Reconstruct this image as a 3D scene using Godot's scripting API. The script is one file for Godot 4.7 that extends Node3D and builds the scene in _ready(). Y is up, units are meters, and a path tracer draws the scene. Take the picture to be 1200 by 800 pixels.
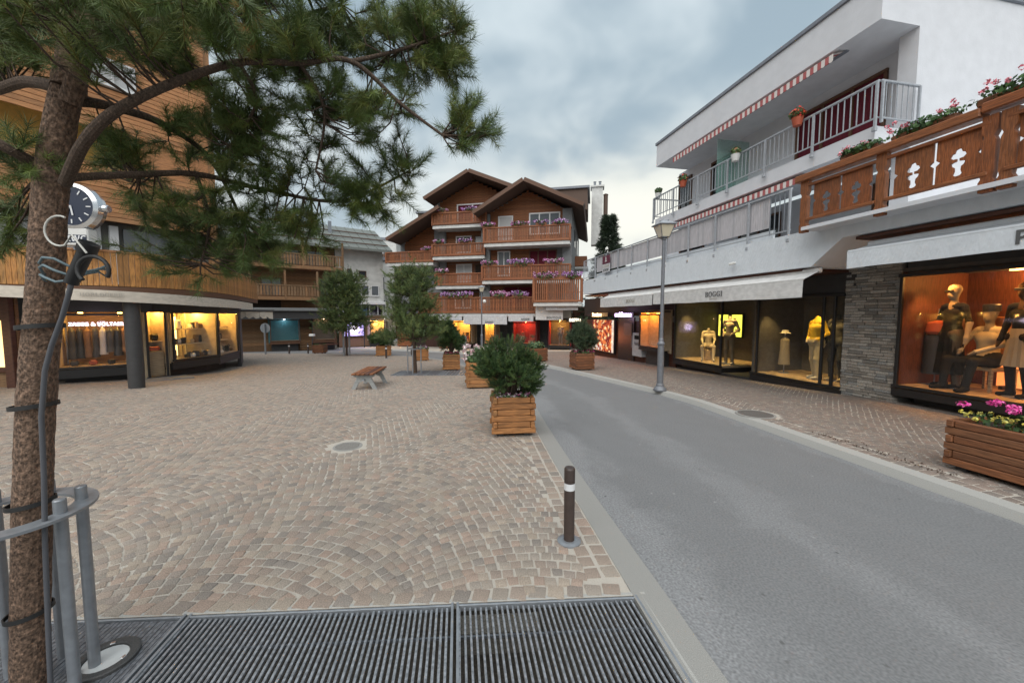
extends Node3D
# Alpine shopping street: cobbled square, chalet, white terrace building, corner building, young pine.

var rng := RandomNumberGenerator.new()
var used := {}
var cache := {}
var T := {}
var M := {}

# ---------------------------------------------------------------- mesh collector
class Geo:
	var v := PackedVector3Array()
	var n := PackedVector3Array()
	var c := PackedColorArray()
	var uv := PackedVector2Array()
	var col := Color(1, 1, 1)

	func tri(a: Vector3, b: Vector3, d: Vector3, na: Vector3, nb: Vector3, nd: Vector3) -> void:
		if (d - a).cross(b - a).dot(na + nb + nd) < 0.0:
			v.append_array([a, d, b]); n.append_array([na, nd, nb])
		else:
			v.append_array([a, b, d]); n.append_array([na, nb, nd])
		c.append_array([col, col, col])

	func face(a: Vector3, b: Vector3, d: Vector3, toward: Vector3) -> void:
		var nn := (d - a).cross(b - a).normalized()
		if nn.dot(toward) < 0.0:
			nn = -nn
		tri(a, b, d, nn, nn, nn)

	func quad(a: Vector3, b: Vector3, d: Vector3, e: Vector3, toward: Vector3) -> void:
		var nn := (d - a).cross(b - a)
		if nn.length() < 1e-12:
			nn = (e - a).cross(d - a)
		nn = nn.normalized()
		if nn.dot(toward) < 0.0:
			nn = -nn
		tri(a, b, d, nn, nn, nn)
		tri(a, d, e, nn, nn, nn)

	func box(size: Vector3, at := Vector3.ZERO, b := Basis.IDENTITY, bev := 0.0) -> void:
		var h := size * 0.5
		var k := minf(bev, minf(h.x, minf(h.y, h.z)) * 0.8)
		for ax in 3:
			for s in [-1.0, 1.0]:
				var nn := Vector3.ZERO
				nn[ax] = s
				var u := (ax + 1) % 3
				var w := (ax + 2) % 3
				var p := []
				for q in [[-1, -1], [1, -1], [1, 1], [-1, 1]]:
					var t := Vector3.ZERO
					t[ax] = s * h[ax]
					t[u] = q[0] * (h[u] - k)
					t[w] = q[1] * (h[w] - k)
					p.append(at + b * t)
				quad(p[0], p[1], p[2], p[3], b * nn)
		if k > 0.0:
			for ax in 3:
				var u := (ax + 1) % 3
				var w := (ax + 2) % 3
				for su in [-1.0, 1.0]:
					for sw in [-1.0, 1.0]:
						var p := []
						for q in [[-1, 0], [1, 0], [1, 1], [-1, 1]]:
							var t := Vector3.ZERO
							t[ax] = q[0] * (h[ax] - k)
							t[u] = su * (h[u] - (k if q[1] == 0 else 0.0))
							t[w] = sw * (h[w] - (0.0 if q[1] == 0 else k))
							p.append(at + b * t)
						var nn := Vector3.ZERO
						nn[u] = su
						nn[w] = sw
						quad(p[0], p[1], p[2], p[3], b * nn)

	func tube(pts: Array, radii: Array, sides := 8, rough := 0.0, noise: FastNoiseLite = null, caps := true) -> void:
		var rings := []
		var norms := []
		var up := Vector3(0.3, 0.2, 1).normalized()
		for i in pts.size():
			var p: Vector3 = pts[i]
			var d: Vector3 = (pts[mini(i + 1, pts.size() - 1)] - pts[maxi(i - 1, 0)]).normalized()
			var x := up.cross(d)
			if x.length() < 0.01:
				x = Vector3.RIGHT.cross(d)
			x = x.normalized()
			var y := d.cross(x)
			var ring := []
			var nr := []
			for k in sides:
				var a := TAU * k / sides
				var o := x * cos(a) + y * sin(a)
				var r: float = radii[i]
				if noise:
					var q := p + o * r
					r *= 1.0 + rough * noise.get_noise_3d(q.x * 100.0, q.y * 45.0, q.z * 100.0)
				ring.append(p + o * r)
				nr.append(o)
			rings.append(ring)
			norms.append(nr)
		for i in pts.size() - 1:
			for k in sides:
				var k2 := (k + 1) % sides
				if noise:
					quad(rings[i][k], rings[i][k2], rings[i + 1][k2], rings[i + 1][k], norms[i][k])
				else:
					tri(rings[i][k], rings[i][k2], rings[i + 1][k2], norms[i][k], norms[i][k2], norms[i + 1][k2])
					tri(rings[i][k], rings[i + 1][k2], rings[i + 1][k], norms[i][k], norms[i + 1][k2], norms[i + 1][k])
		if caps:
			for e in [0, pts.size() - 1]:
				var q: int = 1 if e == 0 else e - 1
				var dir: Vector3 = (pts[e] - pts[q]).normalized()
				for k in sides:
					face(pts[e], rings[e][k], rings[e][(k + 1) % sides], dir)

	func lathe(prof: Array, seg := 16, at := Vector3.ZERO, b := Basis.IDENTITY) -> void:   # [radius, height]
		for i in prof.size() - 1:
			var r0: float = prof[i][0]
			var r1: float = prof[i + 1][0]
			var h0: float = prof[i][1]
			var h1: float = prof[i + 1][1]
			if absf(r0 - r1) + absf(h0 - h1) < 1e-6:
				continue
			var sl := Vector2(h1 - h0, r0 - r1).normalized()
			for k in seg:
				var a0 := TAU * k / seg
				var a1 := TAU * (k + 1) / seg
				var d0 := Vector3(cos(a0), 0, sin(a0))
				var d1 := Vector3(cos(a1), 0, sin(a1))
				var n0: Vector3 = b * (d0 * sl.x + Vector3.UP * sl.y)
				var n1: Vector3 = b * (d1 * sl.x + Vector3.UP * sl.y)
				var p0: Vector3 = at + b * (d0 * r0 + Vector3.UP * h0)
				var p1: Vector3 = at + b * (d1 * r0 + Vector3.UP * h0)
				var p2: Vector3 = at + b * (d1 * r1 + Vector3.UP * h1)
				var p3: Vector3 = at + b * (d0 * r1 + Vector3.UP * h1)
				if r0 > 1e-6:
					tri(p0, p1, p2, n0, n1, n1)
				if r1 > 1e-6:
					tri(p0, p2, p3, n0, n1, n0)

	func prism(poly: PackedVector2Array, y0: float, y1: float) -> void:   # plan polygon (x, z) extruded upwards
		var t := Geometry2D.triangulate_polygon(poly)
		for i in range(0, t.size(), 3):
			var a := poly[t[i]]
			var b := poly[t[i + 1]]
			var d := poly[t[i + 2]]
			face(Vector3(a.x, y1, a.y), Vector3(b.x, y1, b.y), Vector3(d.x, y1, d.y), Vector3.UP)
			face(Vector3(a.x, y0, a.y), Vector3(b.x, y0, b.y), Vector3(d.x, y0, d.y), Vector3.DOWN)
		var ccw := not Geometry2D.is_polygon_clockwise(poly)
		for i in poly.size():
			var a := poly[i]
			var b := poly[(i + 1) % poly.size()]
			var o := Vector3(b.y - a.y, 0, a.x - b.x)
			if not ccw:
				o = -o
			quad(Vector3(a.x, y0, a.y), Vector3(b.x, y0, b.y), Vector3(b.x, y1, b.y), Vector3(a.x, y1, a.y), o)

	func upright(poly: PackedVector2Array, z0: float, z1: float) -> void:   # polygon in (x, y) extruded along z
		var t := Geometry2D.triangulate_polygon(poly)
		for i in range(0, t.size(), 3):
			var a := poly[t[i]]
			var b := poly[t[i + 1]]
			var d := poly[t[i + 2]]
			face(Vector3(a.x, a.y, z1), Vector3(b.x, b.y, z1), Vector3(d.x, d.y, z1), Vector3.BACK)
			face(Vector3(a.x, a.y, z0), Vector3(b.x, b.y, z0), Vector3(d.x, d.y, z0), Vector3.FORWARD)
		var ccw := not Geometry2D.is_polygon_clockwise(poly)
		for i in poly.size():
			var a := poly[i]
			var b := poly[(i + 1) % poly.size()]
			var o := Vector3(b.y - a.y, a.x - b.x, 0)
			if not ccw:
				o = -o
			quad(Vector3(a.x, a.y, z0), Vector3(b.x, b.y, z0), Vector3(b.x, b.y, z1), Vector3(a.x, a.y, z1), o)

	func ball(at: Vector3, r: Vector3, seg := 8) -> void:
		var rows := maxi(4, seg / 2)
		for i in rows:
			for k in seg:
				var p := []
				var nn := []
				for q in [[i, k], [i, k + 1], [i + 1, k + 1], [i + 1, k]]:
					var th: float = PI * q[0] / rows
					var ph: float = TAU * q[1] / seg
					var d := Vector3(sin(th) * cos(ph), cos(th), sin(th) * sin(ph))
					p.append(at + d * r)
					nn.append((d / r).normalized())
				if i > 0:
					tri(p[0], p[1], p[2], nn[0], nn[1], nn[2])
				if i < rows - 1:
					tri(p[0], p[2], p[3], nn[0], nn[2], nn[3])

	func mesh() -> ArrayMesh:
		var a := []
		a.resize(Mesh.ARRAY_MAX)
		a[Mesh.ARRAY_VERTEX] = v
		a[Mesh.ARRAY_NORMAL] = n
		a[Mesh.ARRAY_COLOR] = c
		if uv.size() == v.size():
			a[Mesh.ARRAY_TEX_UV] = uv
		var m := ArrayMesh.new()
		m.add_surface_from_arrays(Mesh.PRIMITIVE_TRIANGLES, a)
		return m

# ---------------------------------------------------------------- naming and nodes
func numbered(called: String) -> String:
	var k: int = used.get(called, 0)
	used[called] = k + 1
	return called if k == 0 else "%s_%03d" % [called, k]

func meta(o: Node, label: String, category: String, group := "") -> Node:
	o.set_meta("label", label)
	o.set_meta("category", category)
	if group:
		o.set_meta("group", group)
	return o

func thing(called: String, label: String, category: String, at := Vector3.ZERO, yaw := 0.0, group := "") -> Node3D:
	var o := Node3D.new()
	o.name = numbered(called)
	add_child(o)
	o.position = at
	o.rotation.y = yaw
	meta(o, label, category, group)
	return o

func copy_of(src: Node3D, at: Vector3, yaw: float, label: String, group := "") -> Node3D:
	var base := String(src.name)
	var o: Node3D = src.duplicate()
	o.name = numbered(base)
	add_child(o)
	o.position = at
	o.rotation.y = yaw
	o.set_meta("label", label)
	if group:
		o.set_meta("group", group)
	return o

func part(parent: Node, called: String, mesh: Mesh, m: Material, at := Vector3.ZERO, rot := Vector3.ZERO) -> MeshInstance3D:
	var o := MeshInstance3D.new()
	o.name = called
	o.mesh = mesh
	o.material_override = m
	parent.add_child(o, true)
	o.position = at
	o.rotation = rot
	return o

func bbox(size: Vector3, bev := 0.0) -> Mesh:
	var key := [snappedf(size.x, 0.001), snappedf(size.y, 0.001), snappedf(size.z, 0.001), bev]
	if not cache.has(key):
		var g := Geo.new()
		g.box(size, Vector3.ZERO, Basis.IDENTITY, bev)
		cache[key] = g.mesh()
	return cache[key]

func box(parent: Node, called: String, size: Vector3, at: Vector3, m: Material, rot := Vector3.ZERO, bev := 0.0) -> MeshInstance3D:
	return part(parent, called, bbox(size, bev), m, at, rot)

func structure(called: String, mesh: Mesh, m: Material, at := Vector3.ZERO) -> MeshInstance3D:
	var o := part(self, called, mesh, m, at)
	o.name = called
	o.set_meta("kind", "structure")
	return o

func gy(z: float) -> float:
	return -0.042 * clampf(-z - 7.0, 0.0, 20.0)

func on(x: float, z: float, dy := 0.0) -> Vector3:
	return Vector3(x, gy(z) + dy, z)

# ---------------------------------------------------------------- materials
func noise_tex(kind: int, freq: float, lo: float, hi: float, sd: int, octaves := 4, normal := false, bump := 6.0, size := 512) -> NoiseTexture2D:
	var f := FastNoiseLite.new()
	f.noise_type = kind
	f.frequency = freq
	f.seed = sd
	f.fractal_octaves = octaves
	var t := NoiseTexture2D.new()
	t.width = size
	t.height = size
	t.seamless = true
	t.noise = f
	if normal:
		t.as_normal_map = true
		t.bump_strength = bump
	else:
		var g := Gradient.new()
		g.set_color(0, Color(lo, lo, lo))
		g.set_color(1, Color(hi, hi, hi))
		t.color_ramp = g
	return t

func lin(r: float, g: float, b: float) -> Color:
	return Color(r, g, b).linear_to_srgb()

func mk(c: Color, rough := 0.8, tex: Texture2D = null, sc := Vector3.ONE, metal := 0.0, nrm: Texture2D = null, ns := 0.5) -> StandardMaterial3D:
	var m := StandardMaterial3D.new()
	m.albedo_color = c
	m.roughness = rough
	m.metallic = metal
	if tex or nrm:
		m.uv1_triplanar = true
		m.uv1_world_triplanar = true
		m.uv1_scale = sc
	if tex:
		m.albedo_texture = tex
	if nrm:
		m.normal_enabled = true
		m.normal_texture = nrm
		m.normal_scale = ns
	return m

func glow(c: Color, e: float) -> StandardMaterial3D:
	var m := StandardMaterial3D.new()
	m.albedo_color = Color(0.9, 0.9, 0.9)
	m.emission_enabled = true
	m.emission = c
	m.emission_energy_multiplier = e
	return m

func glassy(c: Color, alpha: float) -> StandardMaterial3D:
	var m := StandardMaterial3D.new()
	m.albedo_color = Color(c.r, c.g, c.b, alpha)
	m.transparency = BaseMaterial3D.TRANSPARENCY_ALPHA
	m.roughness = 0.03
	m.metallic_specular = 0.26
	return m

func tones(base: Array, n: int, spread: float, rough: float, tex: Texture2D, sc: Vector3, nrm: Texture2D = null, ns := 0.4) -> Array:
	var out := []
	for i in n:
		var k := 1.0 + spread * (2.0 * i / maxf(1.0, n - 1.0) - 1.0)
		var w := 1.0 + 0.06 * sin(i * 2.3)
		out.append(mk(lin(base[0] * k * w, base[1] * k, base[2] * k / w), rough, tex, sc, 0.0, nrm, ns))
	return out

func pick(a: Array) -> Variant:
	return a[rng.randi() % a.size()]

func make_materials() -> void:
	T.fine = noise_tex(FastNoiseLite.TYPE_SIMPLEX, 0.06, 0.62, 1.0, 3, 5)
	T.soft = noise_tex(FastNoiseLite.TYPE_SIMPLEX_SMOOTH, 0.012, 0.86, 1.0, 5, 5)
	T.grain = noise_tex(FastNoiseLite.TYPE_SIMPLEX, 0.12, 0.78, 1.0, 7, 3)
	T.streak = noise_tex(FastNoiseLite.TYPE_SIMPLEX, 0.02, 0.95, 1.0, 8, 3)
	T.plaster = noise_tex(FastNoiseLite.TYPE_SIMPLEX_SMOOTH, 0.012, 0.95, 1.0, 6, 4)
	T.wood = noise_tex(FastNoiseLite.TYPE_SIMPLEX, 0.02, 0.58, 1.0, 9, 5)
	T.bark = noise_tex(FastNoiseLite.TYPE_CELLULAR, 0.03, 0.26, 1.0, 11, 4)
	T.cloth = noise_tex(FastNoiseLite.TYPE_VALUE, 0.3, 0.8, 1.0, 13, 2)
	T.nfine = noise_tex(FastNoiseLite.TYPE_SIMPLEX, 0.08, 0, 1, 17, 4, true, 5.0)
	T.nwood = noise_tex(FastNoiseLite.TYPE_SIMPLEX, 0.02, 0, 1, 19, 4, true, 6.0)
	T.nbark = noise_tex(FastNoiseLite.TYPE_CELLULAR, 0.03, 0, 1, 23, 3, true, 12.0)
	var hs := Vector3(0.35, 5.0, 0.35)
	var vs := Vector3(5.0, 0.35, 5.0)
	M.white = mk(lin(0.615, 0.625, 0.655), 0.85, T.plaster, Vector3.ONE * 0.5, 0.0, T.nfine, 0.08)
	M.white_fascia = mk(lin(0.62, 0.655, 0.69), 0.8, T.streak, Vector3(0.5, 0.16, 0.5), 0.0, T.nfine, 0.12)
	M.coping = mk(lin(0.2, 0.215, 0.25), 0.5, T.soft, Vector3.ONE)
	M.soffit = mk(lin(0.55, 0.55, 0.56), 0.9, T.soft, Vector3.ONE * 0.5)
	M.steel = mk(lin(0.24, 0.26, 0.29), 0.45, T.soft, Vector3.ONE * 2.0, 0.3)
	M.rail = mk(lin(0.40, 0.42, 0.45), 0.45, T.soft, Vector3.ONE * 2.0, 0.2)
	M.galv = mk(lin(0.30, 0.32, 0.345), 0.42, T.soft, Vector3.ONE * 2.5, 0.45)
	M.bar = mk(lin(0.42, 0.44, 0.47), 0.4, T.fine, Vector3(1, 1, 1), 0.5)
	M.bar2 = mk(lin(0.26, 0.275, 0.30), 0.45, T.fine, Vector3(1, 1, 1), 0.5)
	M.black = mk(lin(0.012, 0.012, 0.013), 0.45)
	M.dark = mk(lin(0.042, 0.041, 0.042), 0.6, T.soft, Vector3.ONE)
	M.darkwall = mk(lin(0.05, 0.03, 0.022), 0.7, T.wood, hs)
	M.redwood = tones([0.10, 0.030, 0.014], 3, 0.2, 0.6, T.wood, hs, T.nwood)
	M.chalet_wall = tones([0.31, 0.105, 0.032], 3, 0.14, 0.7, T.wood, hs, T.nwood)
	M.chalet_slat = tones([0.345, 0.118, 0.04], 4, 0.2, 0.6, T.wood, vs, T.nwood)
	M.chalet_rail = tones([0.35, 0.118, 0.04], 3, 0.15, 0.6, T.wood, hs, T.nwood)
	M.larch_h = tones([0.68, 0.32, 0.132], 5, 0.13, 0.62, T.wood, hs, T.nwood)
	M.larch_v = tones([0.56, 0.26, 0.07], 5, 0.22, 0.6, T.wood, vs, T.nwood)
	M.old_h = tones([0.31, 0.17, 0.08], 4, 0.22, 0.75, T.wood, hs, T.nwood)
	M.old_v = tones([0.33, 0.185, 0.09], 4, 0.22, 0.75, T.wood, vs, T.nwood)
	M.planter_h = tones([0.46, 0.205, 0.068], 5, 0.16, 0.65, T.wood, hs, T.nwood, 0.3)
	M.planter_dark = tones([0.27, 0.105, 0.042], 4, 0.18, 0.65, T.wood, hs, T.nwood, 0.3)
	M.balcony_red = tones([0.34, 0.105, 0.028], 4, 0.15, 0.55, T.wood, vs, T.nwood)
	M.balcony_rail = tones([0.34, 0.105, 0.028], 3, 0.12, 0.55, T.wood, hs, T.nwood)
	M.ochre = mk(lin(0.80, 0.50, 0.13), 0.8, T.soft, Vector3.ONE)
	M.cream_awning = mk(lin(0.60, 0.54, 0.46), 0.9, T.soft, Vector3(1, 2, 1))
	M.pale_awning = mk(lin(0.66, 0.65, 0.635), 0.9, T.soft, Vector3(0.9, 1.6, 0.9))
	M.grey_awning = mk(lin(0.50, 0.50, 0.51), 0.9, T.soft, Vector3.ONE)
	M.awning_print = mk(lin(0.09, 0.09, 0.09), 0.9)
	M.faint_print = mk(lin(0.35, 0.32, 0.28), 0.9)
	M.stone_wall = tones([0.43, 0.405, 0.365], 5, 0.3, 0.9, T.fine, Vector3.ONE * 1.2, T.nfine, 0.8)
	M.mortar_dark = mk(lin(0.2, 0.19, 0.175), 0.95, T.fine, Vector3.ONE * 2.0)
	M.grey_render = mk(lin(0.30, 0.31, 0.315), 0.95, T.fine, Vector3.ONE * 1.5, 0.0, T.nfine, 0.5)
	M.render_white = mk(lin(0.62, 0.62, 0.60), 0.9, T.soft, Vector3.ONE * 0.4)
	M.roof_metal = mk(lin(0.25, 0.27, 0.25), 0.6, T.fine, Vector3.ONE * 0.5, 0.2)
	M.roof_brown = mk(lin(0.15, 0.095, 0.07), 0.8, T.fine, Vector3.ONE)
	M.frame_white = mk(lin(0.6, 0.6, 0.6), 0.5)
	M.frame_brown = mk(lin(0.10, 0.045, 0.022), 0.6)
	M.curtain_white = mk(lin(0.55, 0.55, 0.55), 0.95, T.cloth, Vector3(3, 0.2, 3))
	M.curtain_red = mk(lin(0.17, 0.012, 0.03), 0.95, T.wood, Vector3(6, 0.2, 6))
	M.pane_dark = mk(lin(0.02, 0.022, 0.026), 0.06)
	M.pane_sky = mk(lin(0.09, 0.10, 0.11), 0.05)
	M.glass = glassy(Color(0.75, 0.8, 0.8), 0.008)
	M.glass_green = glassy(Color(0.55, 0.72, 0.68), 0.35)
	M.interior = mk(lin(0.55, 0.44, 0.30), 0.85, T.soft, Vector3.ONE)
	M.interior_dark = mk(lin(0.11, 0.10, 0.088), 0.85, T.soft, Vector3.ONE)
	M.interior_red = mk(lin(0.17, 0.05, 0.02), 0.6, T.wood, vs)
	M.display_floor = mk(lin(0.55, 0.40, 0.24), 0.5, T.wood, hs)
	M.shelf = mk(lin(0.5, 0.42, 0.3), 0.5)
	M.bed = mk(lin(0.53, 0.485, 0.42), 0.95, T.grain, Vector3.ONE * 2.3, 0.0, T.nfine, 0.6)
	M.cobble = mk(Color(1, 1, 1), 0.82, T.fine, Vector3.ONE * 3.1, 0.0, T.nfine, 0.5)
	M.cobble.vertex_color_use_as_albedo = true
	M.kerb = mk(lin(0.33, 0.325, 0.305), 0.9, T.grain, Vector3.ONE * 2.6, 0.0, T.nfine, 0.5)
	M.kerb_pale = mk(lin(0.43, 0.425, 0.40), 0.9, T.grain, Vector3.ONE * 2.6, 0.0, T.nfine, 0.5)
	M.ground = mk(lin(0.2, 0.19, 0.175), 0.95, T.fine, Vector3.ONE * 0.8)
	M.bollard = mk(lin(0.055, 0.038, 0.032), 0.5, T.soft, Vector3.ONE * 3.0)
	M.band = mk(lin(0.62, 0.63, 0.64), 0.4)
	M.post_grey = mk(lin(0.17, 0.18, 0.20), 0.45, T.soft, Vector3.ONE * 2.0, 0.2)
	M.lantern_glass = mk(lin(0.55, 0.50, 0.38), 0.25)
	M.lantern_cap = mk(lin(0.33, 0.35, 0.38), 0.4)
	M.soil = mk(lin(0.04, 0.028, 0.02), 0.95, T.fine, Vector3.ONE * 3.0)
	M.leaf = mk(Color(1, 1, 1), 0.6)
	M.leaf.vertex_color_use_as_albedo = true
	M.needle = mk(Color(1, 1, 1), 0.55)
	M.needle.vertex_color_use_as_albedo = true
	M.plain = mk(Color(1, 1, 1), 0.8, T.cloth, Vector3.ONE * 2.0)
	M.plain.vertex_color_use_as_albedo = true
	M.plain.metallic_specular = 0.2
	M.bark = mk(lin(0.42, 0.265, 0.18), 0.95, T.bark, Vector3(5.5, 3.0, 5.5), 0.0, T.nbark, 1.6)
	M.bark_young = mk(lin(0.22, 0.145, 0.10), 0.9, T.bark, Vector3(12, 6, 12), 0.0, T.nbark, 0.8)
	M.stripe_red = mk(lin(0.36, 0.10, 0.10), 0.9)
	M.stripe_white = mk(lin(0.62, 0.57, 0.54), 0.9)
	M.chrome = mk(lin(0.6, 0.61, 0.63), 0.18, null, Vector3.ONE, 0.9)
	M.navy = mk(lin(0.01, 0.017, 0.04), 0.3)
	M.pot_red = mk(lin(0.35, 0.07, 0.03), 0.6)
	M.pot_white = mk(lin(0.6, 0.6, 0.58), 0.5)
	M.iron = mk(lin(0.10, 0.10, 0.10), 0.6, T.fine, Vector3.ONE * 4.0, 0.3)
	M.teal = mk(lin(0.04, 0.16, 0.19), 0.4)
	M.cable = mk(lin(0.075, 0.078, 0.088), 0.5)
	M.cable_white = mk(lin(0.5, 0.49, 0.45), 0.5)
	M.strap = mk(lin(0.015, 0.015, 0.015), 0.6)

func _ready() -> void:
	rng.seed = 20240607
	build_camera_and_light()
	make_materials()
	build_ground()
	build_right_building()
	build_chalet()
	build_corner_building()
	build_back_buildings()
	build_street()
	build_trees()

# ---------------------------------------------------------------- camera, sky, sun
func build_camera_and_light() -> void:
	var cam := Camera3D.new()
	cam.name = "camera"
	add_child(cam)
	cam.position = Vector3(0, 1.65, 0)
	cam.rotation_degrees.x = -4.0
	cam.fov = 83.0
	cam.near = 0.05
	cam.far = 600.0
	cam.current = true

	var env := Environment.new()
	env.background_mode = Environment.BG_SKY
	env.sky = Sky.new()
	env.sky.sky_material = overcast_sky()
	env.background_energy_multiplier = 1.0
	env.tonemap_mode = Environment.TONE_MAPPER_LINEAR
	env.tonemap_exposure = 2.4
	env.sdfgi_enabled = true
	env.ssao_enabled = true
	env.ssil_enabled = true
	var w := WorldEnvironment.new()
	w.name = "daylight"
	w.environment = env
	add_child(w)

	var sun := DirectionalLight3D.new()
	sun.name = "veiled_sun"
	add_child(sun)
	sun.light_energy = 0.5
	sun.light_color = Color(1.0, 0.985, 0.965)
	sun.light_angular_distance = 75.0
	sun.shadow_enabled = true
	sun.look_at_from_position(Vector3(-1.4, 8.0, 6.0), Vector3.ZERO)

func overcast_sky() -> PanoramaSkyMaterial:
	var w := 1024
	var h := 512
	var big := FastNoiseLite.new()
	big.seed = 41
	big.frequency = 1.5
	big.fractal_octaves = 6
	big.fractal_gain = 0.55
	var warp := FastNoiseLite.new()
	warp.seed = 77
	warp.frequency = 1.1
	warp.fractal_octaves = 3
	var im := Image.create(w, h, false, Image.FORMAT_RGBF)
	for y in h:
		var el := PI * (0.5 - (y + 0.5) / h)
		for x in w:
			var az := TAU * (x + 0.5) / w
			var d := Vector3(cos(el) * sin(az), sin(el), -cos(el) * cos(az))
			var up := maxf(d.y, 0.0)
			# the cloud deck seen on a flat layer: stretched towards the horizon
			var q := Vector3(d.x, 0.0, d.z) / (up + 0.32)
			q.y = warp.get_noise_3d(q.x, 4.0, q.z) * 0.22
			var c := big.get_noise_3d(q.x * 0.9 + q.y, q.y, q.z * 0.9) * 0.5 + 0.5
			var t := smoothstep(0.3, 0.7, c)
			var hz := pow(1.0 - up, 3.6)
			var grey := Vector3(0.150, 0.196, 0.232).lerp(Vector3(0.275, 0.318, 0.345), t)
			var low := Vector3(0.25, 0.285, 0.30).lerp(Vector3(0.44, 0.432, 0.385), t)
			var o := grey.lerp(low, hz)
			# a thinner, brighter break in the deck low over the roofs
			var gap := exp(-pow(wrapf(az - 0.30, -PI, PI) / 0.34, 2.0) - pow((el - 0.24) / 0.13, 2.0))
			gap *= smoothstep(0.28, 0.62, c + 0.18 * gap)
			o = o.lerp(Vector3(0.44, 0.435, 0.39), clampf(gap * 0.9, 0.0, 1.0))
			if d.y < 0.0:
				o = o.lerp(Vector3(0.1, 0.095, 0.09), clampf(-d.y * 6.0, 0.0, 1.0))
			im.set_pixel(x, y, Color(o.x, o.y, o.z))
	var p := PanoramaSkyMaterial.new()
	p.panorama = ImageTexture.create_from_image(im)
	return p

# ---------------------------------------------------------------- ground, road, paving
const ROAD_L := [[1.75, 4.0], [1.2, 0.0], [0.98, -1.6], [0.91, -2.2], [0.75, -3.5], [0.60, -4.85], [0.47, -6.3], [0.36, -7.7], [0.1, -9.4], [-0.45, -11.5], [-1.25, -13.6], [-2.2, -15.9], [-3.4, -18.1], [-5.4, -20.3], [-9.0, -22.2], [-13.7, -23.1], [-20.0, -23.5], [-34.0, -23.6]]
const ROAD_R := [[5.25, 4.0], [4.6, 0.0], [4.3, -1.7], [4.2, -2.3], [3.97, -3.55], [3.74, -4.9], [3.48, -6.4], [3.22, -7.9], [2.75, -9.6], [2.25, -11.3], [1.65, -13.2], [0.9, -15.4], [-0.1, -18.2], [-1.9, -21.3], [-5.4, -24.8], [-11.4, -27.6], [-18.7, -28.4], [-34.0, -28.9]]

func smooth_line(src: Array, steps: int) -> PackedVector2Array:
	var out := PackedVector2Array()
	for i in src.size() - 1:
		var p0 := Vector2(src[maxi(i - 1, 0)][0], src[maxi(i - 1, 0)][1])
		var p1 := Vector2(src[i][0], src[i][1])
		var p2 := Vector2(src[i + 1][0], src[i + 1][1])
		var p3 := Vector2(src[mini(i + 2, src.size() - 1)][0], src[mini(i + 2, src.size() - 1)][1])
		for k in steps:
			out.append(p1.cubic_interpolate(p2, p0, p3, float(k) / steps))
	out.append(Vector2(src[-1][0], src[-1][1]))
	return out

func shifted(line: PackedVector2Array, d: float) -> PackedVector2Array:   # to the left of the direction of travel when positive
	var out := PackedVector2Array()
	for i in line.size():
		var t := (line[mini(i + 1, line.size() - 1)] - line[maxi(i - 1, 0)]).normalized()
		out.append(line[i] + Vector2(t.y, -t.x) * d)
	return out

func strip(a: PackedVector2Array, b: PackedVector2Array, dy: float, across := 1) -> Geo:
	var g := Geo.new()
	var run := 0.0
	for i in a.size() - 1:
		var seg := ((a[i + 1] + b[i + 1]) - (a[i] + b[i])).length() * 0.5
		for k in across:
			var f0 := float(k) / across
			var f1 := float(k + 1) / across
			var p := []
			for q in [[i, f0], [i, f1], [i + 1, f1], [i + 1, f0]]:
				var m := a[q[0]].lerp(b[q[0]], q[1])
				p.append(Vector3(m.x, gy(m.y) + dy, m.y))
			var before := g.v.size()
			g.tri(p[0], p[1], p[2], Vector3.UP, Vector3.UP, Vector3.UP)
			g.tri(p[0], p[2], p[3], Vector3.UP, Vector3.UP, Vector3.UP)
			for j in range(before, g.v.size()):
				for m in 4:
					if g.v[j].is_equal_approx(p[m]):
						g.uv.append(Vector2([f0, f1, f1, f0][m], run + (seg if m >= 2 else 0.0)))
						break
		run += seg
	return g

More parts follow.
